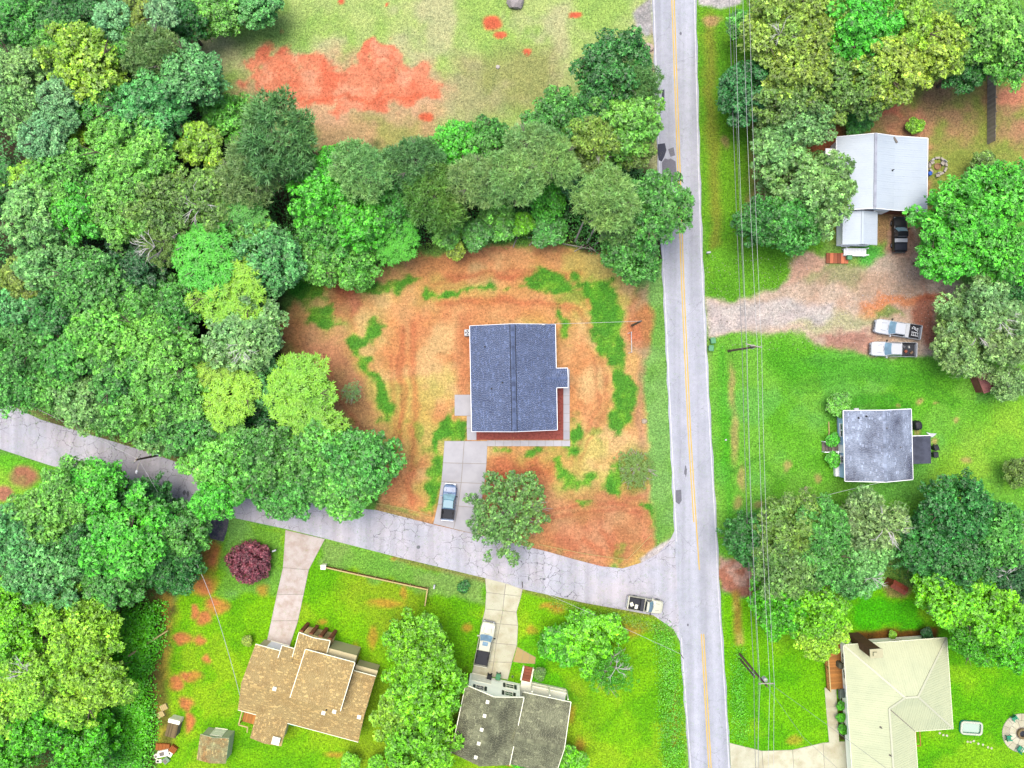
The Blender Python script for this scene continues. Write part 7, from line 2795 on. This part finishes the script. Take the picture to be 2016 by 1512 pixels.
S_ = [
    (1476, 1060, 56, 10, 'oak', 'dark', 'dark leafy tree under the wires beside the road'),
    (1552, 1040, 66, 13, 'fine', 'olive', 'olive tree right of the dark roadside tree'),
    (1622, 1040, 62, 13, 'fine', 'green', 'green tree on the south edge of the lawn'),
    (1714, 1036, 66, 12, 'fine', 'greyg', 'grey-green tree with bare white limbs on the south lawn edge', .8),
    (1556, 1120, 66, 13, 'fine', 'ggreen', 'grey olive tree in the middle of the southern clump'),
    (1630, 1122, 66, 13, 'oak', 'green', 'mid green tree in the middle of the southern clump'),
    (1700, 1120, 54, 12, 'fine', 'pale', 'pale tree with bare twigs above the low rust-red shed', .5),
    (1540, 1192, 62, 11, 'oak', 'acidd', 'dark leafy tree at the bottom of the clump beside the wires'),
    (1612, 1204, 62, 12, 'oak', 'acid', 'yellow-green tree at the bottom of the southern clump'),
    (1618, 1252, 46, 10, 'oak', 'acidl', 'yellow-green crown next to the deck of the cream metal roof'),
    (1888, 1010, 72, 13, 'oak', 'dark', 'dark green tree south of the sunny lawn on the right'),
    (1824, 1076, 64, 12, 'oak', 'dark', 'dark green tree right of the low rust-red shed'),
    (1962, 1050, 70, 13, 'maple', 'green', 'green tree at the right edge below the sunny lawn'),
    (1896, 1104, 70, 13, 'oak', 'dark', 'dark crown in the centre of the lower right trees'),
    (1988, 1132, 56, 12, 'oak', 'deep', 'very dark tree at the right edge of the lower right trees', .6),
    (1876, 1172, 60, 12, 'maple', 'acid', 'lime tree at the foot of the lower right trees'),
    (1956, 1206, 70, 13, 'maple', 'acid', 'lime tree at the right edge above the fire pit lawn'),
    (1996, 1278, 44, 10, 'maple', 'acidd', 'green tree at the right edge just above the fire pit lawn'),
    (1920, 1262, 46, 10, 'fine', 'acidd', 'fringed green tree east of the cream metal roof'),
    (1652, 798, 28, 3, 'bush', 'light', 'light green bush at the northwest corner of the stained grey roof'),
    (1640, 867, 14, 2, 'bush', 'bright', 'small bush north of the front steps of the pale blue house'),
    (1642, 904, 17, 2, 'bush', 'bright', 'small bush south of the front steps of the pale blue house'),
    (1825, 1248, 13, 2, 'bush', 'deep', 'round dark shrub at the corner of the brown flower bed'),
    (1758, 1250, 9, 1.2, 'bush', 'acidl', 'tiny lime shrub in the brown flower bed'),
    (1655, 1390, 10, 1.2, 'bush', 'acidd', 'round clipped shrub in the narrow bed, uppermost of three'),
    (1656, 1413, 10, 1.2, 'bush', 'acidd', 'round clipped shrub in the narrow bed, middle of three'),
    (1659, 1436, 10, 1.2, 'bush', 'acidd', 'round clipped shrub in the narrow bed, lowest of three'),
]
for e in S_:
    tree(*e[:7], GS, *(e[7:] or ()))
L_ = [
    (70, 1028, 60, 13, 'oak', 'light', 'light green tree below the lawn corner on the left'),
    (128, 978, 60, 13, 'oak', 'light', 'yellowish green tree closest to the lawn corner on the left'),
    (186, 962, 50, 12, 'oak', 'bright', 'bright green tree below the side road on the left'),
    (284, 996, 56, 10, 'oak', 'dark', 'dark bushy tree against the lower edge of the side road'),
    (246, 1066, 78, 15, 'maple', 'bright', 'large bright green tree in the middle of the southwest woods'),
    (334, 1044, 58, 12, 'oak', 'green', 'green tree left of the pink clay path'),
    (336, 1120, 52, 10, 'oak', 'dark', 'dark tree left of the pink clay path, lower of two'),
    (22, 1066, 62, 14, 'oak', 'blue', 'blue-green tree at the left edge below the lawn corner'),
    (84, 1124, 66, 14, 'oak', 'blue', 'blue-green tree right of the left-edge blue-green crown'),
    (160, 1080, 48, 12, 'oak', 'dark', 'dark crown between blue-green and bright green trees'),
    (210, 1146, 52, 12, 'oak', 'green', 'green tree above the fallen grey log'),
    (22, 1200, 56, 13, 'oak', 'acid', 'yellow-green tree at the left edge of the lower woods'),
    (92, 1196, 44, 11, 'oak', 'acid', 'yellow-green tree second from the left in the lower woods'),
    (156, 1240, 66, 14, 'fine', 'acidl', 'pale yellow-green feathery tree in the lower woods'),
    (22, 1288, 52, 13, 'oak', 'acid', 'yellow-green tree at the left edge above the bottom corner'),
    (66, 1338, 54, 14, 'fine', 'acidl', 'pale tree with a bleached leaning trunk in the lower left', .7),
    (10, 1380, 50, 12, 'oak', 'acidl', 'pale yellow tree at the left edge near the bottom corner'),
    (180, 1346, 62, 13, 'fine', 'acidl', 'pale yellow-green tree left of the ivy bank'),
    (140, 1392, 42, 11, 'maple', 'acidl', 'small pale crown below the yellow-green feathery trees'),
    (70, 1430, 56, 11, 'oak', 'acidd', 'deep green tree in the bottom left corner'),
    (10, 1480, 50, 11, 'oak', 'acidd', 'deep green tree at the bottom left edge'),
    (160, 1480, 60, 10, 'oak', 'acidd', 'deep green tree at the bottom edge left of the ivy bank'),
]
for e in L_:
    tree(*e[:7], GL, *(e[7:] or ()))
Y_ = [
    (822, 1280, 66, 11, 'oak', 'acid', 'bright green tree between the tan roof and the curved drive, northern crown'),
    (836, 1362, 78, 12, 'oak', 'acid', 'broad bright green tree between the tan roof and the grey green roof'),
    (790, 1402, 52, 10, 'oak', 'acidl', 'yellow-green crown touching the east end of the tan roof'),
    (824, 1468, 74, 11, 'oak', 'acid', 'bright green tree at the bottom edge left of the grey green roof'),
    (1156, 1262, 64, 7, 'maple', 'acid', 'bushy green tree on the lawn east of the curved drive'),
    (1200, 1320, 52, 6, 'sparse', 'acidd', 'thin green tree with bare branches beside the bushy lawn tree', .6),
    (1100, 1270, 44, 5, 'bush', 'acidd', 'low green bush at the left of the bushy lawn tree'),
    (1062, 1327, 14, 2, 'bush', 'olive', 'small round shrub beside the brick porch steps'),
    (1120, 1500, 34, 4, 'bush', 'acid', 'green bush at the bottom edge east of the grey green roof'),
    (1030, 1500, 26, 3, 'bush', 'acidd', 'dark shrub at the bottom edge by the back deck'),
    (690, 1502, 22, 3, 'bush', 'acid', 'small green bush at the bottom edge south of the tan roof'),
    (740, 1506, 20, 3, 'bush', 'acid', 'second small green bush at the bottom edge near the bright trees'),
    (490, 1108, 42, 4, 'ball', 'purple', 'purple-leaved ornamental tree on the lawn beside the pink clay path'),
    (527, 1140, 24, 2, 'bush', 'greyg', 'faint grey-green low shrub beside the old concrete drive'),
    (912, 1155, 15, 1.5, 'bush', 'dark', 'dark clump of flowers at the mouth of the curved drive'),
    (486, 1262, 12, 1.5, 'bush', 'yellow', 'pale dry shrub at the corner of the tan roof'),
]
for e in Y_:
    if e[0] == 527:
        continue
    tree(*e[:7], GY_, *(e[7:] or ()))
tree(996, 1012, 84, 8.5, 'open', 'ggreen', 'open grey-green tree with visible pale branches beside the new driveway', 'tree by the driveway')
tree(692, 772, 22, 4, 'sparse', 'greyg', 'thin sapling on the brown west side of the clay lot', 'saplings on the clay lot')
tree(1252, 922, 40, 1.2, 'sparse', 'olive', 'low weedy shrub on the east side of the clay lot', 'saplings on the clay lot', 0, 'bush')


# ---- uncountable green: undergrowth of the woods, ivy bank, ditch weeds
def in_poly(x, y, pts):
    ins = np.zeros(x.shape, bool)
    for k in range(len(pts)):
        ax, ay = pts[k]
        bx, by = pts[(k + 1) % len(pts)]
        if ay != by:
            ins ^= ((ay > y) != (by > y)) & (x < (bx - ax) * (y - ay) / (by - ay) + ax)
    return ins


def scatter(name, label, cat, polys, n, zfun, size, col, seed, aspect=.6, edge=26):
    rs = np.random.RandomState(seed)
    out = []
    for pts in polys:
        xs = [p[0] for p in pts]
        ys = [p[1] for p in pts]
        m = n // len(polys)
        px = rs.uniform(min(xs), max(xs), m * 3)
        py = rs.uniform(min(ys), max(ys), m * 3)
        k = in_poly(px, py, pts)
        out.append(np.stack([px[k], py[k]], 1)[:m])
    q = np.concatenate(out)
    e = np.full(len(q), 1e9)
    for pts in polys:
        for k in range(len(pts)):
            a, b = np.array(pts[k], float), np.array(pts[(k + 1) % len(pts)], float)
            t = np.clip(((q - a) @ (b - a)) / ((b - a) @ (b - a)), 0, 1)
            e = np.minimum(e, np.linalg.norm(q - a - t[:, None] * (b - a), axis=1))
    fade = np.clip(e / edge * (.5 + rs.rand(len(q))), 0, 1)
    kk = rs.rand(len(q)) < .25 + .75 * fade
    q, fade = q[kk] + rs.normal(0, 5, (kk.sum(), 2)), fade[kk]
    x = (q[:, 0] - CX) / PXM
    y = (CY - q[:, 1]) / PXM
    z = .03 + zfun(x, y, rs) * fade
    p = np.stack([x, y, z], 1)
    up = np.tile(np.array([[0, 0, 1.0]]), (len(p), 1))
    v = leaves(rs, p, up, size, size * aspect, .8, .6)
    me = mesh_from_arrays(name, v, 4, np.exp(rs.normal(0, .3, len(p))), M_leaf)
    o = bpy.data.objects.new(name, me)
    COL.objects.link(o)
    o.color = A(*col, LEAF_GAIN)
    return tag(o, label, cat, kind='stuff')


def hum(x, y, rs, amp, base, sc=3.0, seed=3):
    return base + amp * fbm(x, y, sc, 3, seed) ** 1.5 * (1 - .35 * rs.rand(len(x)) ** 2)


scatter('undergrowth', 'low leafy undergrowth beneath the woods on the left and north of the clay lot', 'undergrowth',
        [[(0, 0), (360, 0), (380, 120), (460, 240), (560, 330), (560, 520), (330, 560), (330, 700), (560, 820), (720, 880), (700, 960), (500, 960), (300, 880), (0, 780)],
         [(500, 380), (620, 330), (860, 320), (1120, 290), (1280, 340), (1290, 520), (1220, 525), (1120, 470), (860, 470), (700, 530), (580, 540)]], 52000, lambda x, y, r: hum(x, y, r, 6.0, .1, 3.2), .34, (66, 140, 54), 3)
scatter('undergrowth', 'low leafy undergrowth beneath the trees right of the main road', 'undergrowth',
        [[(1480, 0), (1900, 0), (1960, 130), (1800, 170), (1640, 200), (1560, 330), (1480, 250)], [(1480, 1020), (1660, 990), (1760, 1060), (1980, 1000), (2016, 1240), (1820, 1170), (1760, 1130), (1520, 1210), (1450, 1090)]], 20000, lambda x, y, r: hum(x, y, r, 3.4, .1), .28, (66, 136, 48), 4)
scatter('undergrowth', 'low leafy undergrowth beneath the southwest woods', 'undergrowth', [[(0, 1000), (280, 985), (360, 1040), (330, 1160), (200, 1190), (0, 1180)], [(0, 1180), (240, 1180), (240, 1512), (0, 1512)]], 18000, lambda x, y, r: hum(x, y, r, 3.4, .1), .28, (70, 150, 36), 5)
scatter('ivy', 'thick bright green ivy covering the bank left of the clay yard', 'ivy', [[(240, 1190), (330, 1180), (325, 1270), (300, 1330), (315, 1400), (300, 1512), (200, 1512), (215, 1400), (170, 1300)]], 20000, lambda x, y, r: hum(x, y, r, 3.6, .3, 4.0), .26, (88, 186, 22), 6, .9)
scatter('ditch_weeds', 'tall ragged weeds in the ditch along the lower main road', 'weeds', [[(1300, 1225), (1322, 1240), (1338, 1300), (1346, 1512), (1302, 1512), (1292, 1300), (1280, 1225)]], 7000, lambda x, y, r: hum(x, y, r, 1.5, .05, 1.4), .2, (98, 182, 30), 7, .6, 12)
scatter('ditch_weeds', 'rank weeds under the southern utility pole', 'weeds', [[(1446, 1270), (1466, 1280), (1468, 1400), (1472, 1465), (1440, 1455), (1436, 1330)]], 3000, lambda x, y, r: hum(x, y, r, .9, .05, 1.2), .18, (96, 188, 24), 8, .6, 8)
scatter('ditch_weeds', 'mixed weeds along the bank below the lower edge of the side road', 'weeds', [[(1085, 1178), (1290, 1218), (1325, 1245), (1290, 1250), (1180, 1215), (1080, 1192)]], 3000, lambda x, y, r: hum(x, y, r, .8, .03, 1.2), .17, (120, 160, 40), 9, .6, 8)
scatter('roadside_weeds', 'weeds fringing the upper edge of the side road under the woods', 'weeds', [[(0, 760), (60, 780), (200, 836), (330, 880), (330, 892), (200, 862), (60, 808), (0, 782)]], 4500, lambda x, y, r: hum(x, y, r, 2.2, .05, 1.6), .22, (110, 184, 50), 10)
scatter('roadside_weeds', 'weeds on the bank around the foot of the woods by the field corner', 'weeds', [[(390, 130), (430, 190), (480, 250), (470, 290), (420, 250), (385, 170)]], 3500, lambda x, y, r: hum(x, y, r, 2.0, .05, 1.6), .22, (112, 186, 48), 12)
scatter('brush', 'scrubby growth fringing the north rim of the clay lot', 'scrub', [[(640, 540), (700, 520), (800, 490), (860, 470), (1000, 455), (1130, 450), (1150, 480), (1000, 482), (860, 492), (760, 520), (680, 552)]], 6000, lambda x, y, r: hum(x, y, r, 1.8, .02, 1.4), .2, (110, 170, 56), 11)

# ------------------------------------------------------------------ logs, garden things, odds and ends
def log(label, a, b, ra, rb, mat, name='fallen_log', z=.1, twigs=0, seed=0, cat='log', group=None):
    r = random.Random(seed)
    pa, pb = P3(*a, 0) + Vector((0, 0, z + ra)), P3(*b, 0) + Vector((0, 0, z + rb))
    mid = pa.lerp(pb, .5) + Vector((r.uniform(-.15, .15), r.uniform(-.15, .15), 0))
    mb = MB()
    mb.tube([pa, mid, pb], [ra, (ra + rb) / 2, rb], 8)
    d = (pb - pa)
    for k in range(twigs):
        s = pa.lerp(pb, r.uniform(.3, .95))
        an = math.atan2(d.y, d.x) + r.choice((-1, 1)) * r.uniform(.4, 1.2)
        l2 = d.length * r.uniform(.15, .35)
        mb.tube([s, s + Vector((l2 * math.cos(an), l2 * math.sin(an), r.uniform(0, .3)))], [rb * .7, rb * .25], 5)
    return tag(mb.build(name, mat), label, cat, group)


M_log = pm('weathered log', A(196, 184, 168), .9, .25, 3, .4)
M_log_y = pm('barkless yellow log', A(214, 196, 130), .9, .25, 3, .3)
M_log_d = pm('dark bark log', A(140, 124, 112), .9, .3, 3, .4)
for k, (a, b, ra, rb, tw, m, lab) in enumerate((
        ((1040, 468), (1105, 472), .10, .05, 5, M_log, 'bleached branch along the top of the brush heap'),
        ((1042, 484), (1062, 466), .09, .06, 3, M_log, 'short bleached branch at the left end of the brush heap'),
        ((1098, 462), (1128, 394), .22, .12, 2, M_log_d, 'long broken trunk pointing north from the brush heap'),
        ((1108, 480), (1172, 492), .09, .05, 5, M_log, 'pale branch at the right end of the brush heap'),
        ((1130, 496), (1150, 482), .07, .04, 4, M_log, 'small forked branch below the tall pale pine'),
        ((1010, 488), (1018, 466), .09, .05, 2, M_log, 'stubby pale branch on the clay rim left of the brush heap'),
        ((1090, 478), (1124, 454), .06, .03, 4, M_log_d, 'grey twiggy branch across the brush heap'),
        ((1160, 486), (1190, 506), .06, .03, 4, M_log, 'thin branch on the red bank right of the brush heap'))):
    log(lab, a, b, ra, rb, m, 'fallen_branch', .05 + .12 * (k % 3), tw, k, 'branch', 'branches in the brush heap')
log('grey barked trunk slanting through the southwest woods', (140, 1176), (196, 1150), .16, .12, M_log, z=4.0, seed=11)
log('long yellowish fallen log at the edge of the ivy bank', (262, 1285), (338, 1236), .16, .1, M_log_y, z=1.0, seed=12)
log('bleached fallen trunk in the lower left woods', (40, 1338), (120, 1306), .16, .1, M_log_y, z=6.5, twigs=4, seed=13)
log('bare pale trunk standing beside the bottom bright green tree', (783, 1512), (790, 1478), .14, .1, M_log_y, z=.2, twigs=2, seed=14)
log('long timber edging on the lawn west of the pale blue house', (1631, 830), (1629, 868), .09, .09, M_log_y, z=.0, seed=15)
for lab, a, b in (('leftmost of three leaning pale pine trunks', (1132, 476), (1148, 438)), ('middle of three leaning pale pine trunks', (1156, 478), (1172, 446)), ('rightmost of three leaning pale pine trunks', (1172, 482), (1192, 452))):
    pa, pb = P3(*a, .0), P3(*b, 4.5)
    mb = MB()
    mb.tube([pa - Vector((0, 0, .2)), pa.lerp(pb, .5), pb], [.16, .13, .10], 8)
    tag(mb.build('bare_trunk', pm('pale pine bark', A(200, 190, 180), .9, .25, 3, .4)), lab, 'trunk', 'leaning trunks by the brush heap')

# fire circle beside the white-roofed house
t = thing('fire_circle', 'ring of pale stone blocks round a fire pit east of the white roof', 'fire pit', (*P(1845, 328), 0))
m_st = pm('pale stone block', A(206, 196, 180), .9, .25, 4, .3)
for k in range(9):
    a = k * 2 * math.pi / 9 + .25
    if k in (6,):
        continue
    mb = MB()
    M4 = Matrix.Rotation(a, 4, 'Z')
    mb.prism([(1.0, -.3), (1.3, -.36), (1.3, .36), (1.0, .3)], 0, .32, chamfer=.04)
    o = mb.build('stone', m_st, t)
    o.rotation_euler.z = a
mb = MB()
mb.lathe([(.5, 0), (.46, .18), (.36, .2), (.3, .08)], 16)
mb.build('ash_bed', pm('ash and clay', A(180, 140, 104), .95, .3, 4, .3), t)
for lab, px, py, rz in (('white garden chair at the north side of the fire circle', 1832, 321, 30), ('white garden chair at the east side of the fire circle', 1853, 323, -40), ('white garden chair at the south side of the fire circle', 1843, 346, 10)):
    c = thing('garden_chair', lab, 'chair', (*P(px, py), .02), math.radians(rz), 'white chairs at the fire circle')
    mb = MB()
    for x0, x1, y0, y1 in ((-.26, .26, -.26, -.2), (-.26, .26, .2, .26), (-.26, -.2, -.2, .2), (.2, .26, -.2, .2)):
        mb.box(x0, x1, y0, y1, .4, .45)
    mb.box(-.2, .2, -.2, .2, .41, .43)
    mb.build('seat', m_st, c)
    mb = MB()
    mb.box(-.26, .26, .22, .27, .45, .9)
    mb.build('backrest', M_white_metal, c)
    for x in (-.22, .22):
        for y in (-.22, .22):
            mb = MB()
            mb.box(x - .03, x + .03, y - .03, y + .03, -.02, .4)
            mb.build('leg', M_white_metal, c)
t = thing('barrel', 'bright blue plastic barrel at the east wall of the white roof', 'barrel', (*P(1829.5, 342, .6), 0))
mb = MB()
mb.lathe([(.27, 0), (.3, .08), (.3, .28), (.32, .32), (.3, .36), (.3, .6), (.32, .64), (.3, .68), (.29, .88), (.25, .92), (.25, .88)], 18)
mb.build('drum', pm('blue plastic', A(40, 110, 220), .4, .08, 3, .02), t)
mb = MB()
mb.lathe([(.05, .88), (.05, .93), (.03, .94)], 8, (.12, 0))
mb.build('bung', M_black_plastic, t)

# east garden: paddling pool, stepping stones, fire patio with teal chairs
t = thing('paddling_pool', 'rectangular inflatable pool, white with teal rim, on the right-hand lawn', 'pool', (*P(1909, 1431), 0), math.radians(-4))


def rrect(w, d, r, n=6):
    pts = []
    for cx, cy, a0 in ((w - r, d - r, 0), (-w + r, d - r, 90), (-w + r, -d + r, 180), (w - r, -d + r, 270)):
        for k in range(n + 1):
            a = math.radians(a0 + 90 * k / n)
            pts.append((cx + r * math.cos(a), cy + r * math.sin(a)))
    return pts


for z, rad, mt, nm in ((.16, .16, pm('teal vinyl', A(30, 170, 130), .4, .06, 3, .02), 'lower_ring'), (.42, .15, pm('white vinyl', A(236, 240, 214), .4, .05, 3, .02), 'upper_ring')):
    mb = MB()
    pp = [(x, y, z) for x, y in rrect(1.42, .82, .4)]
    mb.tube(pp + [pp[0]], rad, 10, caps=False)
    mb.build(nm, mt, t, True)
mb = MB()
mb.prism(rrect(1.4, .8, .4), .0, .05)
mb.build('floor', pm('pale pool floor', A(226, 238, 206), .4, .06, 3, .02), t)
mb = MB()
mb.prism(rrect(1.32, .72, .36), .06, .2)
wm, nt, bs = new_mat('pool water')
bs.inputs['Base Color'].default_value = A(214, 240, 214)
bs.inputs['Roughness'].default_value = .05
wv = noise(nt, 5, 2, .5)
bump(nt, bs, wv.outputs[0], .2, .02)
mb.build('water', wm, t)
for k, (px, py) in enumerate(((1850, 1443), (1857, 1447), (1864, 1448), (1905, 1460), (1911, 1461), (1917, 1459), (1926, 1464), (1935, 1466), (1945, 1471), (1952, 1473))):
    r_ = random.Random(k)
    mb = MB()
    x, y = P(px, py)
    mb.prism([(x + .17 * math.cos(a * .785) * r_.uniform(.8, 1.2), y + .17 * math.sin(a * .785) * r_.uniform(.8, 1.2)) for a in range(8)], -.03, .05, chamfer=.02)
    nm = ('first', 'second', 'third', 'fourth', 'fifth', 'sixth', 'seventh')
    tag(mb.build('stepping_stone', M_conc_warm), (nm[k] + ' from the left of three stepping stones by the cream roof corner') if k < 3 else (nm[k - 3] + ' from the left in the row of seven stepping stones below the inflatable pool'), 'stone', 'stepping stones on the right-hand lawn')
pc = P(2011, 1443)
pat = MB()
pat.lathe([(2.75, -.05), (2.75, .035)], 40, pc)
pato = tag(pat.build('fire_patio', M_joint), kind='structure')
for ring_, (ra, rb, n) in enumerate(((.9, 1.75, 10), (1.8, 2.7, 16))):
    for k in range(n):
        a0, a1 = 2 * math.pi * (k + .04) / n, 2 * math.pi * (k + .96) / n
        mb = MB()
        q = [(ra, a0), (rb, a0), (rb, (a0 + a1) / 2), (rb, a1), (ra, a1)]
        mb.prism([(pc[0] + r_ * math.cos(a), pc[1] + r_ * math.sin(a)) for r_, a in q], .0, .06 + rnd.uniform(-.004, .004), tone=rnd.uniform(.85, 1.08), chamfer=.012)
        mb.build('paver', M_slabw, pato)
t = thing('fire_pit', 'round stone fire pit in the middle of the right-hand patio', 'fire pit', (*pc, .06))
for k in range(12):
    a = 2 * math.pi * k / 12
    mb = MB()
    mb.prism([(.45, -.13), (.72, -.19), (.72, .19), (.45, .13)], 0, .3, chamfer=.03)
    o = mb.build('stone', pm('soot stained stone', A(150, 130, 88), .9, .3, 4, .3) if k == 0 else bpy.data.materials['soot stained stone'], t)
    o.rotation_euler.z = a
mb = MB()
mb.lathe([(.44, 0), (.44, .1), (.2, .14)], 14)
mb.build('ash_bed', M_dark_metal, t)
m_teal = pm('teal painted wood', A(40, 176, 126), .5, .1, 3, .05)
for k, (px, py, rz, lab) in enumerate(((1993, 1411, 35, 'teal garden chair on the upper rim of the round patio'), (1982, 1450, 95, 'teal garden chair on the left rim of the round patio'), (2004, 1471, 150, 'teal garden chair on the lower rim of the round patio'))):
    c = thing('garden_chair', lab, 'chair', (*P(px, py), .06), math.radians(rz), 'teal chairs at the round patio')
    mb = MB()
    for j in range(5):
        mb.box(-.3, .3, -.3 + j * .12, -.2 + j * .12, .34 - j * .02, .37 - j * .02)
    mb.build('seat', m_teal, c)
    mb = MB()
    for j in range(5):
        M4 = Matrix.Translation((-.26 + j * .13, .3, .3)) @ Matrix.Rotation(-.35, 4, 'X')
        mb.box(-.055, .055, 0, .03, 0, .75 - abs(j - 2) * .06, M4)
    mb.build('backrest', m_teal, c)
    for s in (-1, 1):
        mb = MB()
        mb.box(s * .3 - .06, s * .3 + .06, -.4, .35, .52, .55)
        mb.build('arm', m_teal, c)
        mb = MB()
        mb.box(s * .3 - .03, s * .3 + .03, -.36, -.3, 0, .52)
        mb.build('leg', m_teal, c)
        mb = MB()
        mb.box(s * .3 - .03, s * .3 + .03, .28, .34, 0, .52)
        mb.build('leg', m_teal, c)

# small pots and boxes
def planter(px, py, s, h, label, col, fill=(90, 150, 40)):
    t = thing('planter', label, 'planter', (*P(px, py), .0))
    mb = MB()
    mb.lathe([(s * .7, 0), (s, h), (s * 1.08, h), (s * 1.08, h + .05), (s * .9, h + .05), (s * .86, h - .03)], 14)
    mb.build('pot', pm('pot glaze', A(*col), .6, .12, 3, .1), t)
    mb = MB()
    r_ = random.Random(int(px))
    for k in range(26):
        a, e = r_.uniform(0, 6.28), r_.uniform(.2, 1.2)
        d = Vector((math.cos(a) * math.cos(e), math.sin(a) * math.cos(e), math.sin(e))) * s * 1.5
        n_ = Vector((-math.sin(a), math.cos(a), 0)) * s * .25
        b0 = Vector((0, 0, h))
        mb.face([b0 - n_ * .3, b0 + d * .6 + n_, b0 + d, b0 + d * .6 - n_])
    mb.build('plant', pm('pot plant leaves', A(*fill), .7, .2, 4, 0), t)


planter(1657.5, 1424, .25, .35, 'white ringed pot in the narrow bed between clipped shrubs', (240, 240, 214))
planter(1637, 1296, .2, .3, 'potted plant at the outer edge of the wooden side deck, upper one', (214, 190, 120), (110, 180, 20))
planter(1636, 1335, .2, .3, 'potted plant at the outer edge of the wooden side deck, lower one', (214, 190, 120), (80, 150, 20))
planter(1009, 1331, .14, .2, 'small white pot in the grass beside the brick steps', (240, 240, 220))


def crate(label, px, py, w, d, h, rz, mat, name='crate', cat='crate', z=0, group=None):
    t = thing(name, label, cat, (*P(px, py, h), z), math.radians(rz), group)
    mb = MB()
    mb.box(-w + .02, w - .02, -d + .02, d - .02, 0, h - .02)
    mb.build('box', mat, t)
    mb = MB()
    for k in range(4):
        x = -w + (2 * w) * (k + .1) / 4
        mb.box(x, x + 2 * w * .2, -d, d, h - .02, h + .02)
    mb.box(-w, w, -d - .01, -d + .04, h * .4, h * .6)
    mb.box(-w, w, d - .04, d + .01, h * .4, h * .6)
    mb.build('slat', mat, t)
    return t


crate('pale broken pallet by the ivy, upper of the pair', 322, 1393, .5, .4, .3, 25, M_wood_pale, 'pallet', 'pallet')
crate('pale broken pallet by the ivy, lower of the pair', 316, 1407, .5, .4, .3, 30, M_wood_pale, 'pallet', 'pallet')
crate('orange plywood sheet stack beside the junk pile', 320, 1471, 1.0, .45, .3, -4, pm('orange plywood', A(190, 110, 40), .8, .2, 3, .1), 'plywood_stack', 'plywood')
crate('orange wooden chest beside the junk pile', 340, 1476, .5, .45, .5, -35, pm('orange chest wood', A(180, 100, 30), .8, .2, 3, .1), 'chest', 'chest')
rj = random.Random(8)
for k, (px, py, w, d, h, rz, lab) in enumerate(((321, 1484, .75, .45, .6, 12, 'largest white appliance in the junk pile at the bottom'), (333, 1485, .4, .35, .4, -30, 'white box at the right of the junk pile'), (308, 1489, .35, .3, .5, 20, 'white box at the left of the junk pile'),
                                                (312, 1499, .4, .25, .3, 0, 'dark-topped white box at the bottom of the junk pile'), (326, 1498, .45, .4, .35, 40, 'grey green box in the middle of the junk pile'))):
    t = thing('junk_box', lab, 'box', (*P(px, py, h), 0), math.radians(rz), 'junk pile boxes')
    mb = MB()
    mb.prism([(-w, -d), (w, -d), (w, d), (-w, d)], 0, h, chamfer=.05)
    mb.build('casing', M_trim_cream if k != 4 else pm('grey green enamel', A(150, 180, 140), .5, .1, 3, .05), t)
    mb = MB()
    mb.box(-w * .7, w * .2, -d * .6, d * .6, h + .002, h + .03)
    mb.build('panel', M_dark_metal if k % 2 else M_wood_grey, t)
mb = MB()
x, y = P(1834, 855)
mb.v = [(x - .8, y + .3, .05), (x - .2, y + .15, .12), (x + .7, y + .1, .06), (x + .4, y - .2, .04), (x, y - .45, .05), (x - .4, y - .1, .15)]
mb.f = [(0, 5, 1), (5, 4, 1), (4, 3, 1), (3, 2, 1)]
mb.t = [1] * 4
o = mb.build('tarp', M_white_metal)
so = o.modifiers.new('thick', 'SOLIDIFY')
so.thickness = .03
tag(o, 'crumpled white tarp on the grass above the flat annex roof', 'tarp')
t = thing('kettle_grill', 'small silver kettle grill at the dark tree edge by the clay path', 'grill', (*P(353, 1161, .8), 0))
mb = MB()
mb.lathe([(.08, .5), (.24, .58), (.3, .72), (.24, .9), (.06, .98)], 16)
mb.build('bowl', M_chrome, t, True)
for k in range(3):
    a = k * 2.09
    mb = MB()
    mb.tube([(.15 * math.cos(a), .15 * math.sin(a), .6), (.3 * math.cos(a), .3 * math.sin(a), 0)], .02, 6)
    mb.build('leg', M_dark_metal, t)
t = thing('utility_box', 'square pale utility box on the lawn right of the purple tree', 'utility box', (*P(540, 1084, .4), 0), .2)
bpy.data.objects.remove(t)
